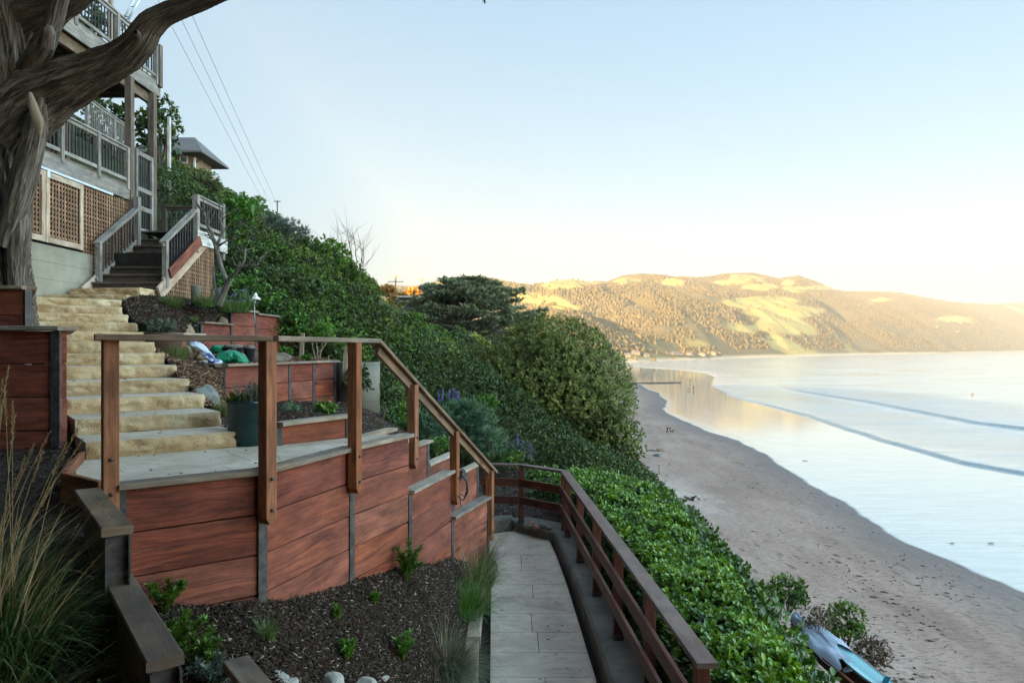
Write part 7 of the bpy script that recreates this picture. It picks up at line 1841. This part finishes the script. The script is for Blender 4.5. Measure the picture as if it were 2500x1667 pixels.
# ------------------------------------------------------------------ tarp-covered boat rack, lower right
t = NT('grey_tarp', .5, .35); n = t.noise(t.obj(1, .4, 1), 3, 4); M['tarp'] = t.out(t.ramp(n, [(.3, (.22, .26, .34)), (.7, (.36, .41, .49))]), None, t.bump(t.noise(t.obj(2.5, .6, 1), 2, 4), .7, .06))
TYY = 18.0
def tq(px, py, Y=TYY, dz=0): return P(px, py, Y) + Vector((0, 0, dz))
def tarp():
    # the rack lies on the bank: a long frame from far (upper left) to near (lower right)
    A = P(1938, 1512, 19.2); B = P(2160, 1690, 15.8); 
    d = (B - A).normalized(); s = d.cross(Vector((0, 0, 1))).normalized(); 
    th = thing('boat', 'wooden boat lying on the bank half covered by a grey-blue tarp, lower right', 'boat', A + Vector((0, 0, -.6))); O = Vector(th.location)
    L = (B - A).length; W = .95
    V = []; nu, nv = 30, 9
    for i in range(nu + 1):
        f = i / nu; w = W * (math.sin(min(1, f * 1.6 + .12) * math.pi / 2)) 
        for j in range(nv + 1):
            a = math.pi * j / nv; V.append(A + d * L * f + s * (-math.cos(a)) * w * .5 * 1.0 + Vector((0, 0, -math.sin(a) * .5)) - O - s * 0)
    V = np.array([list(v) for v in V]); fc = grid_faces(nu + 1, nv + 1)
    o = np_mesh('hull', np.concatenate([V, V * 1.0 + np.array([0, 0, -.02])]), [fc], [.5] * (2 * len(V)), np.zeros((2 * len(V), 2)), [M['fence']], True, th)
    for sgn in (-1, 1):
        mb = MB(980 + sgn); mb.tube([A + d * L * f + s * sgn * W * .5 * math.sin(min(1, f * 1.6 + .12) * math.pi / 2) - O for f in np.linspace(0, 1, 14)], .035, 6); mb.build('gunwale', M['post'], th)
    tp_ = []; nu, nv = 40, 14; g = rng(9)
    for i in range(nu + 1):
        f = i / nu; w = W * (math.sin(min(1, f * 1.6 * .78 + .12) * math.pi / 2))
        for j in range(nv + 1):
            q = j / nv * 2 - 1; F2 = f * (.70 - .16 * (q < .1) + .05 * math.sin(q * 9)); p = A + d * L * F2 + s * q * w * .55 + Vector((0, 0, .10 + .10 * (1 - q * q) + (float(vnoise(np.array([f * 6]), np.array([q * 5 + f * 3]))[0]) - .5) * .10 - .10 * abs(q) ** 6)) - O
            tp_.append(list(p))
    o = np_mesh('tarp', tp_, [grid_faces(nu + 1, nv + 1)], [.5] * len(tp_), np.zeros((len(tp_), 2)), [M['tarp']], True, th)
    sb = thing('surfboard', 'turquoise surfboard with a blue fin lying in the boat under the tarp edge', 'surfboard', A + d * L * .78 - s * .12 + Vector((0, 0, .04))); O2 = Vector(sb.location)
    Vs = []; nu = 24
    for zz in (0, .05):
        for i in range(nu + 1):
            f = i / nu * 2 - 1; w = .27 * (1 - abs(f) ** 2.6) ** .6 if abs(f) < 1 else 0
            for q in (-1, -.5, 0, .5, 1): Vs.append(list(d * f * 1.15 + s * q * w + Vector((0, 0, zz + .02 * (1 - q * q) * (1 if zz else -1) + .05 * f * f))))
    tn = NT('turquoise_gloss', .2, .5); mm = tn.out((.20, .42, .46)); fc = grid_faces(nu + 1, 5); n5 = (nu + 1) * 5
    rim = [[i * 5, (i + 1) * 5, n5 + (i + 1) * 5, n5 + i * 5] for i in range(nu)] + [[i * 5 + 4, n5 + i * 5 + 4, n5 + (i + 1) * 5 + 4, (i + 1) * 5 + 4] for i in range(nu)]
    np_mesh('board', Vs, [fc[:, ::-1], fc + n5, np.array(rim)], [.5] * len(Vs), np.zeros((len(Vs), 2)), [mm], False, sb)
    tn = NT('blue_fin', .3, .5); mm = tn.out((.02, .27, .45)); mb = MB(990); base = d * .55 + Vector((0, 0, .08))
    fp = [(0, 0), (.05, .12), (.12, .2), (.24, .25), (.20, .16), (.17, .08), (.17, 0)]
    vs = [base + d * a * 1.1 + Vector((0, 0, b)) + s * w for w in (-.012, .012) for a, b in fp]; n7 = len(fp)
    fs = [list(range(n7)), list(range(n7, 2 * n7))[::-1]] + [[i, n7 + i, n7 + (i + 1) % n7, (i + 1) % n7] for i in range(n7)]
    mb.add(vs, fs, [[(0, 0)] * len(f) for f in fs]); mb.build('fin', mm, sb)
    for k, (f, q, lab) in enumerate([(.60, -.35, 'small dark grey board lying on the tarp edge'), (.74, .25, 'black wetsuit bundle crumpled beside the surfboard')]):
        c = A + d * L * f + s * q * W + Vector((0, 0, .14)); o = rock('wetsuit' if k else 'foam_pad', lab, c - Vector((0, 0, .1)), (.24, .11, .025), 992 + k, 'iron', .8, cut=4, rough=.5, sub=3, cat='wetsuit' if k else 'pad')
tarp()
for o in list(bpy.data.objects):
    for key in ('label', 'category'):
        if key in o and not o[key]: del o[key]

# ------------------------------------------------------------------ unseen house added behind the camera to shade the foreground
t = thing('shading_house', 'dark shingled house with a deep eave standing behind the viewer', 'house', (-2, -4, -4.3))
mb = MB(1201); mb.box((-10, -5, 0), (7.0, 3.1, 7.0)); mb.build('wall', M['shingle'], t)
mb = MB(1202); mb.box((-10.6, -6, 7.02), (7.6, 5.1, 7.2)); mb.build('roof', M['roof'], t)
for k in range(3): mb = MB(1203 + k); mb.box((-6.5 + 3 * k, 3.11, 4.4), (-5 + 3 * k, 3.16, 6.2)); mb.build('window', M['glass'], t)
# ------------------------------------------------------------------ people, dogs and things on the beach
def skinmesh(name, joints, edges, mat, parent=None, sub=1, root=0):
    me = bpy.data.meshes.new(name); me.from_pydata([j[0] for j in joints], edges, [])
    o = link(bpy.data.objects.new(name, me), parent); md = o.modifiers.new('Skin', 'SKIN'); md.use_smooth_shade = True
    for v, j in zip(me.skin_vertices[0].data, joints): v.radius = j[1] if hasattr(j[1], '__len__') else (j[1], j[1])
    for i, v in enumerate(me.skin_vertices[0].data): v.use_root = (i == root)
    if sub: o.modifiers.new('Sub', 'SUBSURF').levels = sub; o.modifiers['Sub'].render_levels = sub
    me.materials.append(mat); return o
def flat(name, c, r=.8):
    t = NT(name, r, .2); return t.out(c)
SK = flat('skin', (.42, .24, .17), .6); HR = flat('dark_hair', (.03, .018, .012)); CL = {'black': flat('black_cloth', (.02, .02, .024)), 'blue': flat('denim', (.12, .17, .26)), 'white': flat('white_cloth', (.6, .58, .55)), 'pink': flat('pink_cloth', (.6, .25, .24)), 'brown': flat('brown_cloth', (.12, .08, .05))}
def body(name, label, loc, rz, J, top, bottom, sc=1.0, hair=True, sleeves=True, simple=False):
    """J: joint dict in metres, facing +x"""
    t = thing(name, label, 'person', loc, rz); t.scale = (sc, sc, sc)
    K = ['pelvis', 'waist', 'chest', 'neck', 'head', 'crown', 'shL', 'elL', 'haL', 'fiL', 'shR', 'elR', 'haR', 'fiR', 'hipL', 'knL', 'anL', 'toL', 'hipR', 'knR', 'anR', 'toR']
    rad = dict(pelvis=(.13, .10), waist=(.115, .09), chest=(.14, .10), neck=.052, head=(.085, .10), crown=.06, shL=.055, elL=.042, haL=.032, fiL=.018, shR=.055, elR=.042, haR=.032, fiR=.018, hipL=.085, knL=.06, anL=.042, toL=.032, hipR=.085, knR=.06, anR=.042, toR=.032)
    E = [('pelvis', 'waist'), ('waist', 'chest'), ('chest', 'neck'), ('neck', 'head'), ('head', 'crown'), ('chest', 'shL'), ('shL', 'elL'), ('elL', 'haL'), ('haL', 'fiL'), ('chest', 'shR'), ('shR', 'elR'), ('elR', 'haR'), ('haR', 'fiR'),
         ('pelvis', 'hipL'), ('hipL', 'knL'), ('knL', 'anL'), ('anL', 'toL'), ('pelvis', 'hipR'), ('hipR', 'knR'), ('knR', 'anR'), ('anR', 'toR')]
    ix = {k: i for i, k in enumerate(K)}
    skinmesh('body', [(J[k], rad[k]) for k in K], [(ix[a], ix[b]) for a, b in E], SK, t)
    def cloth(nm, ks, m, grow):
        ii = {k: i for i, k in enumerate(ks)}
        js = [(J[k], tuple(x + grow for x in (rad[k] if hasattr(rad[k], '__len__') else (rad[k], rad[k])))) for k in ks]
        skinmesh(nm, js, [(ii[a], ii[b]) for a, b in E if a in ii and b in ii], m, t)
    cloth('shirt', ['chest', 'waist', 'pelvis', 'shL', 'elL', 'shR', 'elR'] + (['haL', 'haR'] if sleeves else []), top, .014)
    cloth('trousers', ['pelvis', 'hipL', 'knL', 'anL', 'hipR', 'knR', 'anR'], bottom, .016)
    if hair:
        h = Vector(J['head']); c = Vector(J['crown']); u = (c - h).normalized()
        b_ = h - Vector((.04, 0, 0)) if abs(u.z) > .5 else h + Vector((0, 0, -.03))
        skinmesh('hair', [(tuple(b_ + u * .05), .10), (tuple(b_ + u * .10), .075), (tuple(b_ - u * .08), .07)], [(0, 1), (0, 2)], HR, t)
    return t
STAND = dict(pelvis=(0, 0, .95), waist=(0, 0, 1.12), chest=(0, 0, 1.34), neck=(.0, 0, 1.5), head=(.02, 0, 1.62), crown=(.01, 0, 1.72), shL=(0, .18, 1.42), elL=(-.02, .25, 1.15), haL=(.05, .27, .92), fiL=(.08, .27, .84), shR=(0, -.18, 1.42), elR=(-.02, -.25, 1.15), haR=(.05, -.27, .92), fiR=(.08, -.27, .84),
             hipL=(0, .10, .88), knL=(.04, .11, .48), anL=(.10, .11, .09), toL=(.24, .12, .04), hipR=(0, -.10, .88), knR=(.0, -.11, .48), anR=(-.14, -.11, .09), toR=(.0, -.12, .04))
BEND = dict(STAND); BEND.update(pelvis=(0, 0, .88), waist=(.14, 0, .98), chest=(.34, 0, 1.0), neck=(.50, 0, .98), head=(.60, 0, .94), crown=(.68, 0, .90), shL=(.42, .17, .98), elL=(.48, .2, .72), haL=(.54, .16, .50), fiL=(.57, .14, .43), shR=(.42, -.17, .98), elR=(.48, -.2, .72), haR=(.56, -.14, .50), fiR=(.6, -.12, .43), hipL=(0, .1, .84), hipR=(0, -.1, .84))
# lying on the back, head at +x = left in the photo, knees up, one ankle crossed
LIE = dict(pelvis=(0, 0, .13), waist=(-.17, 0, .13), chest=(-.38, 0, .15), neck=(-.54, 0, .19), head=(-.64, 0, .24), crown=(-.73, 0, .27), shL=(-.45, .18, .15), elL=(-.32, .36, .08), haL=(-.50, .42, .2), fiL=(-.56, .40, .25), shR=(-.45, -.18, .15), elR=(-.25, -.33, .06), haR=(-.05, -.28, .12), fiR=(.02, -.24, .14),
           hipL=(.08, .10, .14), knL=(.42, .12, .48), anL=(.66, .10, .12), toL=(.86, .10, .06), hipR=(.08, -.10, .14), knR=(.40, -.1, .52), anR=(.70, .02, .50), toR=(.84, .0, .58))
LIE2 = dict(LIE); LIE2.update(knL=(.46, .1, .1), anL=(.88, .12, .07), toL=(1.0, .12, .18), knR=(.42, -.1, .40), anR=(.70, -.1, .08), toR=(.86, -.1, .06))
def bz(px, py): p = G(px, py, BEACH); return Vector((p.x, p.y, BEACH + .0))
p = bz(1692, 1224); p.z = float(BEACH + .16)
mb = MB(1); t = mb.box((-.95, -.75, -.012), (1.05, .65, .0)); o = mb.build('beach_towel', CL['pink']); o.location = p + Vector((0, 0, .0)); o.rotation_euler = (0, 0, .15); tag(o, 'pink towel on the sand under the two people lying down', 'towel')
body('person', 'person lying on the towel with knees raised, ankle crossed, in white shorts, dark top', p + Vector((.1, -.35, .02)), -.25, LIE, CL['black'], CL['white'], 1.0)
body('person', 'person lying on the far side of the towel in a grey-blue top and dark trousers', p + Vector((-.05, .35, .02)), -.2, LIE2, CL['blue'], CL['black'], 1.0)
body('person', 'person in dark clothes bending down to a dog on the sand', bz(1629, 1057) + Vector((0, 0, .05)), -.3, BEND, CL['black'], CL['black'], 1.05)
def dog(label, loc, rz, sc, mat):
    t = thing('dog', label, 'dog', loc, rz); t.scale = (sc,) * 3
    J = [((0, 0, .50), (.10, .11)), ((.22, 0, .50), (.12, .14)), ((.40, 0, .54), (.10, .13)), ((.52, 0, .66), .065), ((.60, 0, .74), .075), ((.72, 0, .71), .042), ((.78, 0, .70), .03), ((-.16, 0, .50), (.09, .10)), ((-.32, 0, .56), .03), ((-.46, 0, .66), .018),
         ((.38, .08, .42), .055), ((.37, .08, .22), .032), ((.38, .08, .04), .028), ((.43, .08, .02), .024), ((.38, -.08, .42), .055), ((.37, -.08, .22), .032), ((.38, -.08, .04), .028), ((.43, -.08, .02), .024),
         ((-.16, .08, .42), .07), ((-.10, .08, .30), .045), ((-.22, .08, .17), .026), ((-.18, .08, .03), .024), ((-.16, -.08, .42), .07), ((-.10, -.08, .30), .045), ((-.22, -.08, .17), .026), ((-.18, -.08, .03), .024), ((.57, .05, .82), .02), ((.57, -.05, .82), .02)]
    E = [(0, 1), (1, 2), (2, 3), (3, 4), (4, 5), (5, 6), (0, 7), (7, 8), (8, 9), (2, 10), (10, 11), (11, 12), (12, 13), (2, 14), (14, 15), (15, 16), (16, 17), (7, 18), (18, 19), (19, 20), (20, 21), (7, 22), (22, 23), (23, 24), (24, 25), (4, 26), (4, 27)]
    skinmesh('body', J, E, mat, t)
    skinmesh('collar', [((.45, 0, .60), .088), ((.475, 0, .63), .084)], [(0, 1)], CL['pink'], t, 0)
dog('dark brown dog standing by the bending person on the sand', bz(1638, 1058) + Vector((0, -.3, .05)), .4, 1.05, CL['brown'])
dog('small far dog trotting on the wet sand left of a walking person', bz(1681, 953) + Vector((0, 0, .03)), 0, 1.1, CL['brown'])
for k, (px, py, lab, tc, bc, rz) in enumerate([(1693, 953, 'person in dark clothes walking on the wet sand right of the small dog', 'black', 'black', 1.6), (1685, 934, 'person on the wet sand just right of the groyne end', 'black', 'blue', .5), (1713, 922, 'person in brown standing far out on the wet sand', 'brown', 'brown', 2.5),
        (1745, 916, 'person farthest right at the water edge beyond the groyne', 'brown', 'blue', 1.2), (1571, 919, 'person far away on the sand bar left of the groyne end', 'brown', 'black', 2.0)]):
    body('person', lab, bz(px, py) + Vector((0, 0, .03)), rz, STAND, CL[tc], CL[bc], 1.02)
# surfers sitting in the water
SIT = dict(STAND); SIT.update(pelvis=(0, 0, .14), waist=(.02, 0, .32), chest=(.05, 0, .54), neck=(.07, 0, .70), head=(.09, 0, .82), crown=(.08, 0, .92), shL=(.05, .18, .62), elL=(.12, .24, .36), haL=(.26, .2, .16), fiL=(.32, .2, .12), shR=(.05, -.18, .62), elR=(.12, -.24, .36), haR=(.26, -.2, .16), fiR=(.32, -.2, .12),
           hipL=(.04, .14, .12), knL=(.30, .30, -.02), anL=(.26, .32, -.42), toL=(.36, .32, -.46), hipR=(.04, -.14, .12), knR=(.30, -.30, -.02), anR=(.26, -.32, -.42), toR=(.36, -.32, -.46))
for k, (px, py, lab) in enumerate([(2064, 912, 'surfer waiting on the water, leftmost of the line-up'), (2076, 914, 'surfer in the line-up, second from the left'), (2102, 911, 'surfer in the middle of the line-up'), (2141, 915, 'surfer in the line-up, second from the right'), (2172, 912, 'surfer right of the dark swell, end of the line-up'), (2254, 911, 'lone surfer far right of the line-up'), (1951, 922, 'lone surfer left of the line-up, near the blue swell'), (2374, 966, 'nearest surfer, alone on the right between the swells')]):
    w = bz(px, py) + Vector((0, 0, .12)); body('person', lab, w, .6 * k, SIT, CL['black'], CL['black'], 1.05)
    mb = MB(k); mb.tube([(-1.0, 0, 0), (-.6, 0, 0), (.4, 0, 0), (1.2, 0, .06)], [.10, .24, .26, .05], 10); o = mb.build('surfboard', CL['white']); o.scale = (1, 1, .16); o.location = w + Vector((0, 0, .03)); o.rotation_euler = (0, 0, .6 * k); tag(o, 'white surfboard under the ' + lab.split(',')[0], 'surfboard', 'surfboards in the water')
# groyne
a = bz(1505, 936.5); b = bz(1663, 934.5)
t = thing('groyne', 'low dark groyne with a thin marker pole at its end running out over wet sand', 'groyne', a); L = (b - a).length; d = (b - a) / L
mb = MB(3)
for i in range(60):
    p = d * L * i / 60; mb.beam(p + Vector((0, 0, -.3)), p + Vector((0, 0, .35 + .2 * mb.rg.random())), .35, .35, (0, 1, 0))
mb.build('piling_row', M['iron'], t)
mb = MB(4); mb.beam(Vector((0, 0, .3)), d * L + Vector((0, 0, .3)), .2, .2); mb.build('top_beam', M['iron'], t)
mb = MB(5); mb.tube([d * L + Vector((0, 0, -.3)), d * L + Vector((0, 0, 3.3))], .10, 8); mb.build('marker_pole', M['iron'], t)
for q, (px, py, s, m, lab) in enumerate([(1594, 1104, .9, 'rockdark', 'dark beach rock beside the dome shrub'), (1615, 1103, 1.1, 'rockbrown', 'tan beach rock in the middle of the small group'), (1607, 1116, 1.0, 'rockgreen', 'blue-grey beach rock nearest the viewer in the group'), (1631, 1107, .35, 'rockdark', 'small dark beach rock at the right of the group'), (1618, 1096, .5, 'rockpale', 'pale beach rock at the back of the group')]):
    rock('beach_rock', lab, bz(px, py) + Vector((0, 0, -.1)), (s, s * .8, s * .42), 1100 + q, m, q, cut=7, sub=3)
# marker post at the foot of the dome
p = bz(1607, 1162); t = thing('marker_post', 'pale wooden post with a rusty box at its foot at the edge of the sand', 'post', p)
mb = MB(6); mb.beam((.12, 0, -.2), (.12, 0, 1.5), .14, .14, (0, 1, 0)); mb.build('post', M['pale'], t); mb = MB(8); mb.beam((-.45, .1, -.1), (-.45, .1, 1.3), .5, .03, (0, 1, 0)); mb.build('board', M['palewhite'], t)
mb = MB(7); mb.box((-.35, -.3, 0), (.0, -.05, .34)); mb.build('box', M['post'], t)
# driftwood and kelp scraps on the sand
g = rng(77)
for k, (px, py, L_, lab) in enumerate([(1795, 1131, 1.6, 'thin dark kelp strand lying on the upper wet sand'), (1966, 1125, .9, 'dark scrap of kelp on the shining wet sand'), (2420, 1327, .7, 'dark scrap of kelp on the wet sand near the right edge'), (1975, 1480, .8, 'bent driftwood twig on the pale sand above the bushes'), (2325, 1327, .5, 'tiny kelp scrap on the wet sand'), (1680, 1060, 3.0, 'dark kelp line across the far sand')]):
    p = bz(px, py); mb = MB(k + 50); pts = [Vector((L_ * (i / 7 - .5), g.normal() * .05 * L_, .03 + .02 * g.random())) for i in range(8)]; mb.tube(pts, [.01, .03, .045, .03, .05, .03, .02, .01], 6); o = mb.build('kelp_strand' if k != 3 else 'driftwood', M['iron'] if k != 3 else M['twig']); o.location = p + Vector((0, 0, .03)); o.rotation_euler = (0, 0, g.uniform(-.3, .3)); tag(o, lab, 'kelp' if k != 3 else 'driftwood')
def hill_foot(Y): return 3.0 + .035 * np.clip(Y - 12, 0, 200) + .05 * np.clip(Y - 212, 0, 600) + 11.5
# houses along the far shore
g = rng(88)
labs = ['white beach house at the left of the far shore village', 'sandy-coloured beach house second from left in the far village', 'small pale house third from left in the far village', 'long white building in the middle of the far village', 'pale house right of the long white building', 'tiny house near the right end of the far village', 'last pale house at the right end of the far village', 'white house high on the far hillside right', 'white house low on the far hillside right', 'pale house on the far hillside near the right edge']
for k, (px, dv_, w, h) in enumerate([(1530, .02, 8, 3), (1552, .03, 8, 4), (1575, .02, 7, 3.5), (1650, .025, 22, 3), (1685, .02, 9, 4), (1715, .02, 8, 4), (1740, .02, 8, 4), (2285, .33, 20, 8), (2335, .22, 16, 8), (2440, .30, 18, 8)]):
    X_, Y_, Z_ = hills_fn(np.array([float(px)]), np.array([dv_])); t = thing('shore_house', labs[k], 'house', (float(X_[0]), float(Y_[0]), float(Z_[0]) - 1), .2 * k)
    mb = MB(k); mb.box((-w / 2, -5, 0), (w / 2, 5, h)); mb.build('wall', M['cyl'], t)
    mb = MB(k + 1); simple_roof(mb, -w / 2, w / 2, -5, 5, h, 2.0, .8, .2); mb.build('roof', M['roof'], t)

# scraps of weed and dents scattered over the damp sand, uncountable
g = rng(91); n = 1700
px = g.uniform(1560, 2560, n); py = 1000 + 690 * g.random(n) ** .8
Y = -BEACH * F / (py - HOR); X = (px - 1250) / F * Y
d = -seg_dist(X, Y, WET); keep = (d < -.8) & (d > -26) & (X > hill_foot(Y)) & (fbm(X * .22, Y * .12, 61, 4) > .50)
X, Y = X[keep], Y[keep]; n = len(X); a = g.normal(size=n) * .5 - .5; L_ = g.uniform(.08, .32, n) * (g.random(n) ** 1.5 + .35); W = L_ * g.uniform(.25, .6, n)
an = np.arange(7) * 2 * math.pi / 7; rr = g.uniform(.5, 1.1, (n, 7))
lx = rr * np.cos(an) * L_[:, None]; ly = rr * np.sin(an) * W[:, None]
vx = X[:, None] + lx * np.cos(a)[:, None] - ly * np.sin(a)[:, None]; vy = Y[:, None] + lx * np.sin(a)[:, None] + ly * np.cos(a)[:, None]
z0 = BEACH + .04 + np.clip(-(-seg_dist(X, Y, WET)), 0, 40) * .012
ring = np.stack([vx, vy, np.broadcast_to(z0[:, None] - .03, vx.shape)], -1); top = np.stack([X, Y, z0 + .035], -1)[:, None]
V = np.concatenate([ring, top], 1).reshape(-1, 3); i = np.arange(n)[:, None] * 8
T = np.concatenate([i + [k, (k + 1) % 7, 7] for k in range(7)])
t = NT('weed_scraps', .9, .15); m = t.out(t.ramp(t.attr('rnd'), [(0, (.045, .03, .022)), (.7, (.12, .085, .065)), (1, (.22, .17, .14))]))
tag(np_mesh('seaweed_scraps', V, [T], np.repeat(g.random(n), 8), mats=[m]), 'dark scraps of seaweed and driftwood strewn over the damp sand', 'seaweed', kind='stuff')
